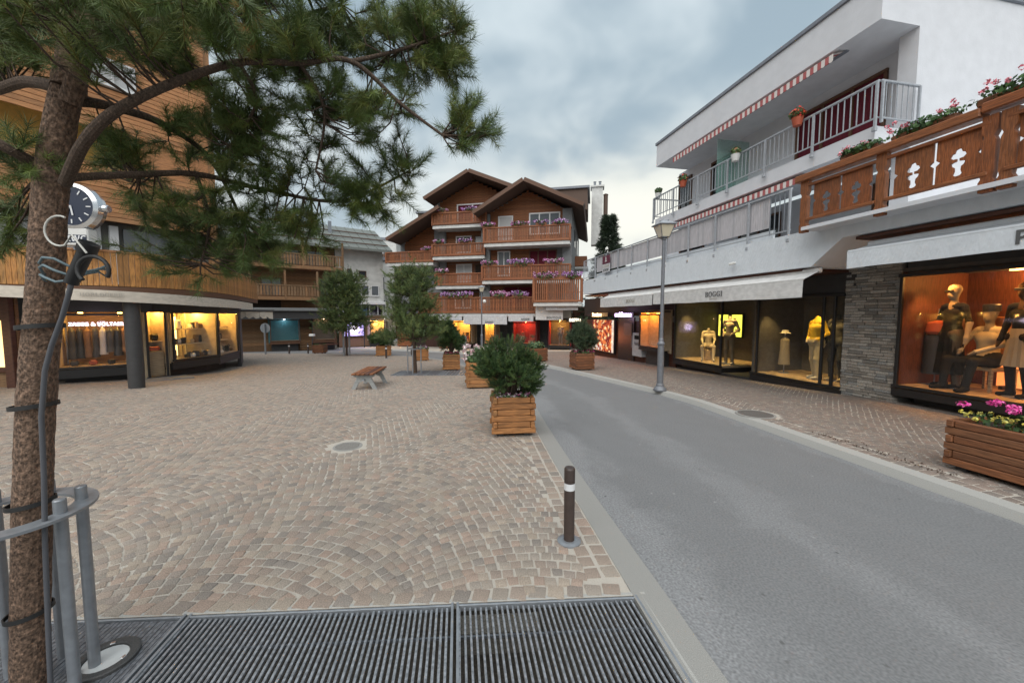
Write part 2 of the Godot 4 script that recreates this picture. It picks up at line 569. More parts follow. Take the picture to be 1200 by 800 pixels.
func asphalt() -> StandardMaterial3D:
	var w := 512
	var h := 1024
	var f := FastNoiseLite.new()
	f.seed = 5
	f.frequency = 0.35
	f.fractal_octaves = 2
	var s := FastNoiseLite.new()
	s.seed = 8
	s.frequency = 0.012
	s.fractal_octaves = 4
	var im := Image.create(w, h, false, Image.FORMAT_RGB8)
	for y in h:
		for x in w:
			var u := float(x) / w
			# chippings lie bare and pale between and beside the wheel tracks, with a ragged outline
			var rag := s.get_noise_2d(x * 0.7, y * 0.35) * 0.09
			var rag2 := s.get_noise_2d(x * 2.5 + 300.0, y * 2.5) * 0.05
			var uu := u + rag + rag2
			var bare := smoothstep(0.16, 0.02, uu) + smoothstep(0.12, 0.0, absf(uu - 0.42)) * 0.6 + smoothstep(0.93, 0.97, uu) * 0.5
			bare = clampf(bare, 0.0, 1.0)
			var grain := f.get_noise_2d(x, y)
			var patch := s.get_noise_2d(x * 1.3 + 900.0, y * 1.1) * 0.012
			var k := 0.152 + patch * 0.6 + grain * 0.055
			k = lerpf(k, 0.225 + patch + grain * 0.13, bare * 0.6)
			im.set_pixel(x, y, lin(k * 0.985, k, k * 1.02))
	# trodden gum, oil drips and small patches
	var sp := RandomNumberGenerator.new()
	sp.seed = 31
	for i in 90:
		var cx := sp.randi_range(4, w - 5)
		var cy := sp.randi_range(4, h - 5)
		var rr := sp.randi_range(0, 1)
		var kk := sp.randf_range(0.07, 0.12) if sp.randf() < 0.7 else sp.randf_range(0.24, 0.3)
		for dy in range(-rr, rr + 1):
			for dx in range(-rr, rr + 1):
				if dx * dx + dy * dy <= rr * rr + 1 and sp.randf() < 0.85:
					im.set_pixel(cx + dx, cy + dy, lin(kk, kk, kk))
	var m := StandardMaterial3D.new()
	m.albedo_texture = ImageTexture.create_from_image(im)
	m.roughness = 0.9
	m.uv1_scale = Vector3(1, 1.0 / 7.0, 1)
	return m

const PORPHYRY := [[0.43, 0.345, 0.28], [0.41, 0.33, 0.27], [0.40, 0.345, 0.29], [0.37, 0.31, 0.262], [0.46, 0.348, 0.278], [0.47, 0.39, 0.312], [0.42, 0.36, 0.298], [0.33, 0.288, 0.25]]
const GREY_PORPHYRY := [[0.31, 0.245, 0.205], [0.29, 0.235, 0.198], [0.295, 0.255, 0.222], [0.27, 0.23, 0.20], [0.33, 0.255, 0.212], [0.34, 0.285, 0.238]]

func lay(g: Geo, at: Vector3, yaw: float, w: float, l: float, h: float) -> void:
	var b := Basis(Vector3.UP, yaw)
	var top := []
	var low := []
	var nt := []
	var nl := []
	for q in [[-1, -1], [1, -1], [1, 1], [-1, 1]]:
		var jx := rng.randf_range(-0.006, 0.006)
		var jz := rng.randf_range(-0.006, 0.006)
		var o := Vector3(q[0] * w * 0.5 + jx, 0, q[1] * l * 0.5 + jz)
		top.append(at + b * (o * 0.9 + Vector3(0, h + rng.randf_range(-0.002, 0.002), 0)))
		low.append(at + b * (o + Vector3(0, -0.006, 0)))
		var od := (b * o).normalized()
		nt.append((Vector3.UP + od * 0.22).normalized())
		nl.append((od + Vector3.UP * 0.45).normalized())
	g.tri(top[0], top[1], top[2], nt[0], nt[1], nt[2])
	g.tri(top[0], top[2], top[3], nt[0], nt[2], nt[3])
	for k in 4:
		var m := (k + 1) % 4
		g.tri(low[k], low[m], top[m], nl[k], nl[m], nt[m])
		g.tri(low[k], top[m], top[k], nl[k], nt[m], nt[k])

func near_line(p: Vector2, line: PackedVector2Array) -> float:
	var best := 1e9
	for i in line.size() - 1:
		var q := Geometry2D.get_closest_point_to_segment(p, line[i], line[i + 1])
		best = minf(best, p.distance_squared_to(q))
	return sqrt(best)

func pave(parent: Node3D, area: PackedVector2Array, edge: PackedVector2Array, gap: float, turn: float, cols: Vector2i, rows: Vector2i, dy: float, kinds: Array, holes: Array, single: int) -> void:
	# arcs of setts laid side by side (segmental arches), two straight courses along the kerb
	var list := []
	var W := 1.9
	var R := W / (2.0 * sin(deg_to_rad(46)))
	var tb := Transform2D(turn, Vector2.ZERO)
	for c in range(cols.x, cols.y):
		for k in range(rows.x, rows.y):
			var probe := tb * Vector2(c * W, -k * 0.081)
			if probe.y > 1.4 or probe.y < -25.0 or absf(probe.x) > -1.42 * (probe.y - R) + 2.0:
				continue
			for j in 27:
				var th := deg_to_rad(-46.0 + 92.0 * (j + 0.5 + 0.5 * (k % 2)) / 27.0)
				var q := Vector2(c * W + R * sin(th), -(k * 0.081 + R * cos(th)))
				var p := tb * q
				if not Geometry2D.is_point_in_polygon(p, area):
					continue
				list.append([p, th + turn, 0.0765, 0.074 * (0.35 + 0.65 * cos(th))])
	var kept := []
	var tight := FastNoiseLite.new()
	tight.seed = 12
	tight.frequency = 0.35
	for s in list:
		var p: Vector2 = s[0]
		var out := false
		for hcirc in holes:
			if p.distance_to(Vector2(hcirc[0], hcirc[1])) < hcirc[2] + 0.05:
				out = true
		if not out and p.y > -16.0 and near_line(p, edge) < gap + 0.24:
			out = true
		if not out:
			var fit := 1.0 + clampf(tight.get_noise_2d(p.x, p.y) - 0.12 * (p.x + 1.0), -0.45, 0.55) * 0.11
			kept.append([p + Vector2(rng.randf_range(-0.006, 0.006), rng.randf_range(-0.006, 0.006)), -s[1] + rng.randf_range(-0.06, 0.06), s[2] * fit * rng.randf_range(0.86, 0.99), s[3] * fit * rng.randf_range(0.9, 1.0)])
	for course in 2:
		var run := 0.0
		for i in edge.size() - 1:
			var a := edge[i]
			var b := edge[i + 1]
			if a.y > -1.2 or a.y < -16.0:
				continue
			var d := (b - a).normalized()
			var side := Vector2(d.y, -d.x)
			if not Geometry2D.is_point_in_polygon(a + side * (gap + 0.2), area):
				side = -side
			var t := -run
			while t < a.distance_to(b):
				if t >= 0.0:
					var p := a + d * t + side * (gap + 0.06 + course * 0.115)
					if Geometry2D.is_point_in_polygon(p, area):
						kept.append([p, -d.angle() + PI / 2, 0.098, rng.randf_range(0.095, 0.108)])
				t += 0.118
			run = fmod(run + a.distance_to(b), 0.118)
	kept.sort_custom(func(a, b): return rank(a[0]) < rank(b[0]))
	var shapes := []
	for i in 8:
		var g := Geo.new()
		lay(g, Vector3.ZERO, 0.0, 0.1, 0.1, 0.008)
		shapes.append(g.mesh())
	var mats := []
	for i in kinds.size() * 2:
		var s: Array = kinds[i % kinds.size()]
		var k: float = [0.95, 1.06][i / kinds.size()]
		mats.append(mk(lin(s[0] * k, s[1] * k, s[2] * k), 0.82, T.fine, Vector3.ONE * 3.1, 0.0, T.nfine, 0.5))
	var rest := Geo.new()
	for i in kept.size():
		var s: Array = kept[i]
		var p: Vector2 = s[0]
		var at := on(p.x, p.y, dy + rng.randf_range(-0.003, 0.002))
		if i < single:
			var o := part(parent, "cobble", shapes[rng.randi() % 8], pick(mats), at, Vector3(rng.randf_range(-0.02, 0.02), s[1], rng.randf_range(-0.02, 0.02)))
			o.scale = Vector3(s[2] * 10.0, 1.0, s[3] * 10.0)
		else:
			var sc: Array = kinds[rng.randi() % kinds.size()]
			var j := rng.randf_range(0.9, 1.1)
			rest.col = Color(sc[0] * j, sc[1] * j, sc[2] * j)
			lay(rest, at, s[1], s[2], s[3], 0.008)
	var r := part(parent, "cobbles", rest.mesh(), M.cobble)
	r.set_meta("kind", "stuff")

func rank(p: Vector2) -> float:
	# setts outside the view come last
	return p.length() + (100.0 if p.y > -1.55 or absf(p.x) > -1.36 * p.y else 0.0)

func build_ground() -> void:
	# one sheet to the horizon, following the gentle fall of the street
	var zs := [60.0, -7.0, -12.0, -17.0, -22.0, -27.0, -60.0, -260.0]
	var g := Geo.new()
	for i in zs.size() - 1:
		var p := []
		for q in [[-220.0, zs[i]], [220.0, zs[i]], [220.0, zs[i + 1]], [-220.0, zs[i + 1]]]:
			p.append(Vector3(q[0], gy(q[1]) - 1.6, q[1]))
		g.quad(p[0], p[1], p[2], p[3], Vector3.UP)
	structure("ground", g.mesh(), M.ground)

	var L := smooth_line(ROAD_L, 6)
	var R := smooth_line(ROAD_R, 6)
	structure("road", strip(L, R, -0.02, 8).mesh(), asphalt())

	# flush concrete kerb along the square, lower channel beside it
	var kl0 := shifted(L, 0.0)
	var kl1 := shifted(L, 0.2)
	var kg := Geo.new()
	var cut := 1.02
	for i in L.size() - 1:
		if L[i].y > 1.0 or L[i].y < -23.0:
			continue
		var a := kl0[i]
		var b := kl0[i + 1]
		var c := kl1[i + 1]
		var d := kl1[i]
		var y0 := gy(a.y)
		var y1 := gy(b.y)
		kg.quad(Vector3(a.x, y0, a.y), Vector3(b.x, y1, b.y), Vector3(c.x, y1 + 0.004, c.y), Vector3(d.x, y0 + 0.004, d.y), Vector3.UP)
		kg.quad(Vector3(a.x, y0, a.y), Vector3(b.x, y1, b.y), Vector3(b.x, y1 - 0.06, b.y), Vector3(a.x, y0 - 0.06, a.y), Vector3.RIGHT)
		kg.quad(Vector3(d.x, y0 + 0.004, d.y), Vector3(c.x, y1 + 0.004, c.y), Vector3(c.x, y1 - 0.06, c.y), Vector3(d.x, y0 - 0.06, d.y), Vector3.LEFT)
	structure("kerb_of_square", kg.mesh(), M.kerb)

	# low pale kerb on the far side: a sloped face, a flat top, then the raised pavement
	var far := Geo.new()
	var r0 := shifted(R, -0.0)
	var r1 := shifted(R, -0.05)
	var r2 := shifted(R, -0.2)
	for i in R.size() - 1:
		if R[i].y > 3.0:
			continue
		var y0 := gy(R[i].y)
		var y1 := gy(R[i + 1].y)
		var q := func(p: Vector2, y: float) -> Vector3: return Vector3(p.x, y, p.y)
		far.quad(q.call(r0[i], y0 - 0.06), q.call(r0[i + 1], y1 - 0.06), q.call(r1[i + 1], y1 + 0.055), q.call(r1[i], y0 + 0.055), Vector3(-1, 0.4, 0))
		far.quad(q.call(r1[i], y0 + 0.055), q.call(r1[i + 1], y1 + 0.055), q.call(r2[i + 1], y1 + 0.062), q.call(r2[i], y0 + 0.062), Vector3.UP)
		far.quad(q.call(r2[i], y0 + 0.062), q.call(r2[i + 1], y1 + 0.062), q.call(r2[i + 1], y1 - 0.06), q.call(r2[i], y0 - 0.06), Vector3.RIGHT)
	structure("kerb_of_pavement", far.mesh(), M.kerb_pale)

	# the square: a mortar bed with setts
	var border := shifted(L, 0.2)
	var west := PackedVector2Array()
	for i in L.size():
		west.append(Vector2(minf(-15.0, L[i].x - 8.0), L[i].y))
	var b2 := PackedVector2Array()
	var w2 := PackedVector2Array()
	for i in border.size():
		if border[i].y < -2.2:
			if b2.is_empty():
				b2.append(Vector2(0.706, -2.2))
				w2.append(Vector2(-15, -2.2))
			b2.append(border[i])
			w2.append(west[i])
	var sheet := strip(b2, w2, 0.0005, 6)
	sheet.uv.clear()
	sheet.quad(Vector3(0.706, 0.0005, -2.2), Vector3(-15, 0.0005, -2.2), Vector3(-15, 0.0005, -1.24), Vector3(0.715, 0.0005, -2.16), Vector3.UP)
	sheet.quad(Vector3(-3.55, 0.0005, -1.9), Vector3(-15, 0.0005, -1.24), Vector3(-15, 0.0005, 4.0), Vector3(-3.55, 0.0005, 4.0), Vector3.UP)
	var square := structure("square", sheet.mesh(), M.bed)
	var area := PackedVector2Array()
	for p in border:
		if p.y <= -2.2 and p.y > -24.0:
			area.append(p)
	area.append_array([Vector2(-21, -23.4), Vector2(-21, -1.66), Vector2(-4, -1.955), Vector2(0.66, -2.235)])
	pave(square, area, L, 0.2, deg_to_rad(8), Vector2i(-13, 7), Vector2i(-34, 330), 0.0, PORPHYRY, [[-2.06, -4.73, 0.19]], 300)
	# straight course along the grating
	for k in 40:
		var x := 0.60 - k * 0.112
		var o := part(square, "cobble", square.get_child(k % 30).mesh, square.get_child(k * 5 % 290).material_override, Vector3(x, 0.0, -2.214 + (0.735 - x) * 0.058), Vector3(0, -0.06, 0))
		o.scale = Vector3(1.0, 1.0, 0.96)

	# the pavement of the shops, a step higher
	var east := PackedVector2Array()
	for i in R.size():
		var z: float = R[i].y
		east.append(Vector2(maxf(15.0, R[i].x + 9.0), z) if z > -22.0 else Vector2(15.0 + (z + 22.0) * 6.0, minf(z - 8.0, -30.0)))
	var walk := structure("pavement", strip(east, shifted(R, -0.2), 0.0585, 6).mesh(), M.bed)
	var warea := PackedVector2Array()
	for p in shifted(R, -0.2):
		if p.y <= 0.0 and p.y > -24.0:
			warea.append(p)
	warea.append_array([Vector2(10.5, -24.0), Vector2(10.5, 0.0)])
	pave(walk, warea, R, 0.2, deg_to_rad(11), Vector2i(-3, 9), Vector2i(-34, 300), 0.058, GREY_PORPHYRY, [[3.88, -6.05, 0.3]], 250)
	build_gratings()

func build_gratings() -> void:
	# bars run away from the camera beside the kerb, over a shallow pit
	var edge := func(x: float) -> float: return -2.15 + (0.735 - x) * 0.058
	var panels := [
		["floor_grating", "fine-ribbed steel floor grating round the foot of the young pine", -3.5, -1.80, 0.022, 0.0195, M.bar2],
		["floor_grating", "wide steel floor grating with pale bars beside the tree grating", -1.77, -0.34, 0.029, 0.0135, M.bar],
		["floor_grating", "steel floor grating over a dark shaft beside the concrete kerb", -0.31, 0.73, 0.030, 0.012, M.bar]]
	for p in panels:
		var x0: float = p[2]
		var x1: float = p[3]
		var t := thing(p[0], p[1], "grating", Vector3((x0 + x1) / 2, 0, -1.4), 0.0, "floor gratings at the tree")
		var ox: float = t.position.x
		var lean := 0.14
		var x := x0 + 0.012
		while x < x1 - 0.008:
			var z0: float = edge.call(x) + 0.018
			var z1 := -0.35
			var len := (z1 - z0) * sqrt(1.0 + lean * lean)
			box(t, "bar", Vector3(p[5], 0.016, snappedf(len, 0.02)), Vector3(x - ox + lean * (z1 - z0) * 0.5, -0.011 + rng.randf_range(-0.0012, 0.0008), (z0 + z1) * 0.5 + 1.4), p[6], Vector3(0, atan(lean), 0), 0.0015)
			x += p[4]
		# frame: far rail, side rails and cross rods below
		var fm: Material = M.galv
		var zc: float = edge.call((x0 + x1) / 2)
		box(t, "frame_rail", Vector3(x1 - x0, 0.036, 0.012), Vector3(0, -0.015, zc + 1.4 + 0.004), fm, Vector3(0, atan(0.058), 0), 0.001)
		for sx in [x0, x1]:
			var z0: float = edge.call(sx)
			box(t, "side_rail", Vector3(0.014, 0.036, 1.85), Vector3(sx - ox + lean * 0.9, -0.014, z0 + 0.9 + 1.4), fm, Vector3(0, atan(lean), 0), 0.001)
		for k in 4:
			box(t, "cross_rod", Vector3(x1 - x0 - 0.01, 0.012, 0.012), Vector3(lean * (0.18 + k * 0.45), -0.04, zc + 0.18 + k * 0.45 + 1.4), M.bar2, Vector3(0, atan(0.058), 0))
	# two welded clips on the right-hand grating
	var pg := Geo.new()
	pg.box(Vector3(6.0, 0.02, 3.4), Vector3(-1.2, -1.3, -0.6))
	structure("shaft_floor", pg.mesh(), M.soil)  # dark soil colour paints the shade seen between the bars
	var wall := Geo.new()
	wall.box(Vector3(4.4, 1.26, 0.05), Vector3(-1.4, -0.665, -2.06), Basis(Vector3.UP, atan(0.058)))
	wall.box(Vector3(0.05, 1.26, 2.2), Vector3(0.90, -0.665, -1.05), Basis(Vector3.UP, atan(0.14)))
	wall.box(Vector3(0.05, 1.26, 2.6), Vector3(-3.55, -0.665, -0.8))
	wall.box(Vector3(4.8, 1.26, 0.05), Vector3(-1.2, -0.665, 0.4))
	structure("shaft_wall", wall.mesh(), mk(lin(0.14, 0.125, 0.105), 0.95, T.fine, Vector3.ONE * 1.5))  # wall colour darkened as well, painting shade into the shaft
	var conc := Geo.new()
	conc.box(Vector3(0.45, 0.12, 0.13), Vector3(-0.07, -0.11, -2.02), Basis(Vector3.UP, 0.06))
	structure("shaft_ledge", conc.mesh(), mk(lin(0.2, 0.185, 0.16), 0.95, T.fine, Vector3.ONE * 2.0))
	# edge strip of pale concrete round the gratings
	var rim := Geo.new()
	rim.box(Vector3(4.35, 0.05, 0.022), Vector3(-1.38, -0.022, -2.055), Basis(Vector3.UP, atan(0.058)), 0.002)
	rim.box(Vector3(0.022, 0.05, 2.0), Vector3(0.895, -0.022, -1.17), Basis(Vector3.UP, atan(0.14)), 0.002)
	structure("grating_rim", rim.mesh(), M.kerb_pale)

	# recessed uplight in the tree grating
	var u := thing("ground_uplight", "round recessed uplight with a pale glass lens in the tree grating", "light", Vector3(-1.95, 0.006, -1.74))
	var ring := Geo.new()
	ring.lathe([[0.125, -0.05], [0.125, 0.004], [0.118, 0.008], [0.09, 0.008], [0.084, 0.002], [0.084, -0.05]], 28)
	part(u, "ring", ring.mesh(), M.iron)
	var cup := Geo.new()
	cup.lathe([[0.084, -0.006], [0.06, -0.03], [0.0, -0.04]], 24)
	part(u, "reflector", cup.mesh(), M.chrome)
	var lens := Geo.new()
	lens.lathe([[0.082, -0.004], [0.0, -0.002]], 24)
	part(u, "lens", lens.mesh(), mk(lin(0.5, 0.52, 0.52), 0.12))
	for k in 3:
		box(u, "clip", Vector3(0.014, 0.006, 0.02), Vector3(0.088 * cos(k * 2.1 + 4.2), 0.009, 0.088 * sin(k * 2.1 + 4.2)), M.chrome, Vector3(0, -(k * 2.1 + 4.2), 0), 0.001)
	# manhole covers
	for mh in [[-2.06, -4.73, 0.175, "small round manhole cover set among the setts of the square", 0.0], [3.88, -6.05, 0.28, "round manhole cover in the shop pavement near the street lamp", 0.068]]:
		var t := thing("manhole_cover", mh[3], "manhole cover", on(mh[0], mh[1], mh[4]))
		var a := Geo.new()
		a.lathe([[mh[2], -0.03], [mh[2], 0.004], [mh[2] - 0.03, 0.006], [mh[2] - 0.034, -0.002]], 28)
		part(t, "rim", a.mesh(), M.kerb)
		var b := Geo.new()
		b.lathe([[mh[2] - 0.036, -0.02], [mh[2] - 0.036, 0.004], [0.0, 0.006]], 28)
		for i in 5:
			b.box(Vector3(mh[2] * 1.3, 0.004, 0.018), Vector3(0, 0.006, (i - 2) * mh[2] * 0.3))
		part(t, "lid", b.mesh(), mk(lin(0.29, 0.275, 0.25) if mh[0] < 0.0 else lin(0.17, 0.155, 0.14), 0.7, T.fine, Vector3.ONE * 3.0))

# ---------------------------------------------------------------- shared building pieces
func omni(parent: Node, at: Vector3, c: Color, e: float, size := 0.12) -> void:
	var l := OmniLight3D.new()
	l.name = "lamp_light"
	parent.add_child(l, true)
	l.position = at
	l.light_color = c
	l.light_energy = e
	l.light_size = size
	l.omni_range = 8.0
	l.omni_attenuation = 2.0
	l.shadow_enabled = true

func shop_window(parent: Node3D, x0: float, x1: float, y0: float, y1: float, zf: float, depth: float, o: Dictionary) -> Node3D:
	# a glazed display box: x along the facade, front pane at zf, the room behind it
	var w := Node3D.new()
	w.name = "shop_window"
	parent.add_child(w, true)
	w.position = Vector3((x0 + x1) / 2, 0, zf)
	w.rotation.y = o.get("yaw", 0.0)
	var L := x1 - x0
	var back: Material = o.get("back", M.interior)
	var side: Material = o.get("side", back)
	var flo: Material = o.get("floor", M.display_floor)
	var fr: Material = o.get("frame", M.black)
	var t := 0.05
	box(w, "display_floor", Vector3(L, 0.06, depth), Vector3(0, y0 - 0.03, -depth / 2 - 0.03), flo)
	box(w, "back_wall", Vector3(L + 0.2, y1 - y0 + 0.4, 0.08), Vector3(0, (y0 + y1) / 2, -depth - 0.08), back)
	for s in [-1, 1]:
		if o.get("open_side", 0) == s:
			box(w, "side_pane", Vector3(0.012, y1 - y0, depth - 0.1), Vector3(s * (L / 2 - 0.01), (y0 + y1) / 2, -depth / 2 - 0.05), M.glass)
		else:
			box(w, "side_wall", Vector3(0.06, y1 - y0 + 0.2, depth), Vector3(s * (L / 2 + 0.032), (y0 + y1) / 2, -depth / 2 - 0.035), side)
	box(w, "ceiling", Vector3(L + 0.12, 0.06, depth), Vector3(0, y1 + 0.13, -depth / 2 - 0.035), o.get("ceiling", M.interior_dark))
	box(w, "plinth", Vector3(L + 0.12, o.get("lip", 0.16), depth * 0.9), Vector3(0, y0 - 0.062 - o.get("lip", 0.16) / 2, -depth * 0.45 + 0.02), fr)
	var py: float = o.get("foot", -0.5)
	var lb: float = y0 - 0.064 - o.get("lip", 0.16)
	if lb - py > 0.02:
		box(w, "base", Vector3(L - 0.1, lb - py, depth * 0.6), Vector3(0, (lb + py) / 2, -depth * 0.3 - o.get("inset", 0.25)), M.dark)
	box(w, "sill", Vector3(L + 0.1, 0.05, 0.06), Vector3(0, y0 - 0.02, 0.02), fr, Vector3.ZERO, 0.006)
	box(w, "header", Vector3(L + 0.1, 0.06, 0.06), Vector3(0, y1 + 0.03, 0.02), fr, Vector3.ZERO, 0.006)
	var posts: Array = o.get("posts", [-L / 2, L / 2])
	for p in posts:
		box(w, "mullion", Vector3(t, y1 - y0 + 0.01, t), Vector3(p, (y0 + y1) / 2, 0.018), fr, Vector3.ZERO, 0.005)
	box(w, "pane", Vector3(L - 0.02, y1 - y0 - 0.01, 0.01), Vector3(0, (y0 + y1) / 2, -0.012), M.glass)
	var n: int = o.get("lamps", 3)
	for i in n:
		var lx := (i + 0.5) / n * L - L / 2
		var lz: float = -depth * o.get("lamp_at", 0.35)
		var d := Geo.new()
		d.lathe([[0.0, 0.0], [0.045, 0.0], [0.05, 0.03], [0.0, 0.035]], 10)
		part(w, "spot_lamp", d.mesh(), glow(o.get("light", Color(1.0, 0.78, 0.45)), 8.0), Vector3(lx, y1 + 0.055, lz))
		if o.get("cone", 0.0) > 0.0:
			var sl := SpotLight3D.new()
			sl.name = "spot_light"
			w.add_child(sl, true)
			sl.position = Vector3(lx, y1 + 0.04, lz)
			sl.rotation = Vector3(-PI / 2 + o.get("tilt", 0.0), 0, 0)
			sl.spot_angle = o.cone
			sl.spot_angle_attenuation = 0.6
			sl.spot_range = 6.0
			sl.spot_attenuation = 2.0
			sl.light_color = o.light
			sl.light_energy = o.energy
			sl.light_size = 0.04
			sl.shadow_enabled = true
		else:
			omni(w, Vector3(lx, y1 + 0.01, lz), o.get("light", Color(1.0, 0.78, 0.45)), o.get("energy", 0.5), 0.05)
	if o.get("added_wash", 0.0) > 0.0:  # lamps added only to brighten the back wall, no known fittings
		for k in 3:
			var tx := (k - 1) * L * 0.32
			box(w, "wash_lamp", Vector3(0.5, 0.03, 0.06), Vector3(tx, y1 + 0.08, -depth + 0.3), glow(o.light, 3.0))
			omni(w, Vector3(tx, y1 + 0.02, -depth + 0.3), o.light, o.added_wash, 0.1)
	return w

func text(parent: Node, called: String, s: String, height: float, m: Material, at: Vector3, rot := Vector3.ZERO, serif := false, depth := 0.004) -> MeshInstance3D:
	var f := SystemFont.new()
	f.font_names = PackedStringArray(["Droid Serif" if serif else "Droid Sans"])
	f.font_weight = 700
	var t := TextMesh.new()
	t.font = f
	t.text = s
	t.font_size = 64
	t.pixel_size = height / 64.0 * 1.35
	t.depth = depth
	t.horizontal_alignment = HORIZONTAL_ALIGNMENT_CENTER
	t.vertical_alignment = VERTICAL_ALIGNMENT_CENTER
	return part(parent, called, t, m, at, rot)

func railing(parent: Node3D, called: String, a: Vector3, b: Vector3, h: float, step: float, m: Material, posts := 1.1, foot := 0.0) -> Node3D:
	# steel railing from a to b (points at its foot)
	var r := Node3D.new()
	r.name = called
	parent.add_child(r, true)
	var d := b - a
	var L := d.length()
	r.position = a
	r.rotation.y = atan2(-d.z, d.x)
	box(r, "top_rail", Vector3(L, 0.035, 0.045), Vector3(L / 2, h, 0), m, Vector3.ZERO, 0.006)
	box(r, "bottom_rail", Vector3(L, 0.022, 0.025), Vector3(L / 2, 0.08, 0), m)
	var n := maxi(1, roundi(L / posts))
	for i in n + 1:
		var x := clampf(L * i / n, 0.02, L - 0.02)
		box(r, "post", Vector3(0.035, h + foot, 0.035), Vector3(x, (h - foot) / 2 - 0.01, 0.022), m)
		if foot > 0.0:
			box(r, "bracket", Vector3(0.07, 0.07, 0.05), Vector3(x, -foot, 0.03), m, Vector3.ZERO, 0.008)
	if step > 0.0:
		var k := roundi(L / step)
		for i in range(1, k):
			box(r, "baluster", Vector3(0.014, h - 0.1, 0.014), Vector3(L * i / k, (h + 0.08) / 2, 0), m)
	return r

func flower_pot(called: String, label: String, at: Vector3, pot: Material, bloom: Array, scale := 1.0) -> void:
	var t := thing(called, label, "plant", at)
	var g := Geo.new()
	g.lathe([[0.0, 0.0], [0.075, 0.0], [0.105, 0.15], [0.11, 0.16], [0.095, 0.16], [0.09, 0.13], [0.0, 0.13]], 14)
	part(t, "pot", g.mesh(), pot)
	part(t, "foliage", leaf_cloud(Vector3(0, 0.24, 0), Vector3(0.14, 0.12, 0.14) * scale, 150, 0.045, [[0.05, 0.10, 0.03], [0.08, 0.13, 0.04]]), M.leaf)
	part(t, "blossoms", leaf_cloud(Vector3(0, 0.25, 0), Vector3(0.15, 0.13, 0.15) * scale, 70, 0.04, bloom), M.leaf)

func leaf_cloud(at: Vector3, r: Vector3, n: int, size: float, cols: Array, shell := 0.45) -> ArrayMesh:
	var g := Geo.new()
	add_leaves(g, at, r, n, size, cols, shell)
	return g.mesh()

func add_leaves(g: Geo, at: Vector3, r: Vector3, n: int, size: float, cols: Array, shell := 0.45) -> void:
	for i in n:
		var d := Vector3(rng.randfn(), rng.randfn(), rng.randfn()).normalized()
		var p := at + d * r * rng.randf_range(shell, 1.0)
		var nn := (d + Vector3(rng.randfn(), rng.randfn() + 0.5, rng.randfn()) * 0.5).normalized()
		var x := nn.cross(Vector3(rng.randfn(), rng.randfn(), rng.randfn())).normalized() * size * rng.randf_range(0.6, 1.1)
		var y := nn.cross(x).normalized() * size * rng.randf_range(0.5, 0.9)
		var c: Array = cols[rng.randi() % cols.size()]
		var k := rng.randf_range(0.75, 1.25)
		g.col = Color(c[0] * k, c[1] * k, c[2] * k)
		var up := nn * size * 0.15
		g.tri(p - x, p + y + up, p + x, nn, nn, nn)
		g.tri(p - x, p + x, p - y + up, nn, nn, nn)

func stripes(parent: Node3D, called: String, x0: float, x1: float, y: float, h: float, z: float, pitch: float) -> void:
	var a := Geo.new()
	var b := Geo.new()
	var n := roundi((x1 - x0) / pitch)
	for i in n:
		var g: Geo = a if i % 2 == 0 else b
		var p := x0 + (x1 - x0) * i / n
		var q := x0 + (x1 - x0) * (i + 1) / n
		var poly := PackedVector2Array([Vector2(p, y + h), Vector2(q, y + h), Vector2(q, y + 0.02), Vector2(q - pitch * 0.2, y), Vector2(p + pitch * 0.2, y), Vector2(p, y + 0.02)])
		g.upright(poly, z - 0.004, z + 0.004)
		var up := [Vector3(p, y + h, z), Vector3(q, y + h, z), Vector3(q, y + h + 0.08, z - 0.25), Vector3(p, y + h + 0.08, z - 0.25)]
		g.quad(up[0], up[1], up[2], up[3], Vector3.UP)
	var s := Node3D.new()
	s.name = called
	parent.add_child(s, true)
	part(s, "red_stripes", a.mesh(), M.stripe_red)
	part(s, "white_stripes", b.mesh(), M.stripe_white)
	box(s, "cassette", Vector3(x1 - x0 + 0.06, 0.1, 0.12), Vector3((x0 + x1) / 2, y + h + 0.12, z - 0.3), M.coping, Vector3.ZERO, 0.02)

func cloth_awning(called: String, label: String, at: Vector3, yaw: float, x0: float, x1: float, y: float, h: float, z: float, back: float, rise: float, m: Material, group := "") -> Node3D:
	var t := thing(called, label, "awning", at, yaw, group)
	var g := Geo.new()
	var n := 24
	for i in n:
		var p := lerpf(x0, x1, float(i) / n)
		var q := lerpf(x0, x1, float(i + 1) / n)
		var d0 := sin(p * 5.0) * 0.008
		var d1 := sin(q * 5.0) * 0.008
		g.quad(Vector3(p, y + d0 * 0.5, z + d0), Vector3(q, y + d1 * 0.5, z + d1), Vector3(q, y + h, z), Vector3(p, y + h, z), Vector3.BACK)
		g.quad(Vector3(p, y + d0 * 0.5, z + d0 - 0.004), Vector3(q, y + d1 * 0.5, z + d1 - 0.004), Vector3(q, y + h, z - 0.004), Vector3(p, y + h, z - 0.004), Vector3.FORWARD)
		g.quad(Vector3(p, y + h, z), Vector3(q, y + h, z), Vector3(q, y + h + rise, z - back), Vector3(p, y + h + rise, z - back), Vector3.UP)
	part(t, "valance", g.mesh(), m)
	box(t, "front_bar", Vector3(x1 - x0, 0.035, 0.03), Vector3((x0 + x1) / 2, y + h + 0.006, z - 0.012), m, Vector3.ZERO, 0.008)
	box(t, "cassette", Vector3(x1 - x0, 0.09, 0.1), Vector3((x0 + x1) / 2, y + h + rise + 0.02, z - back - 0.04), m, Vector3.ZERO, 0.02)
	return t

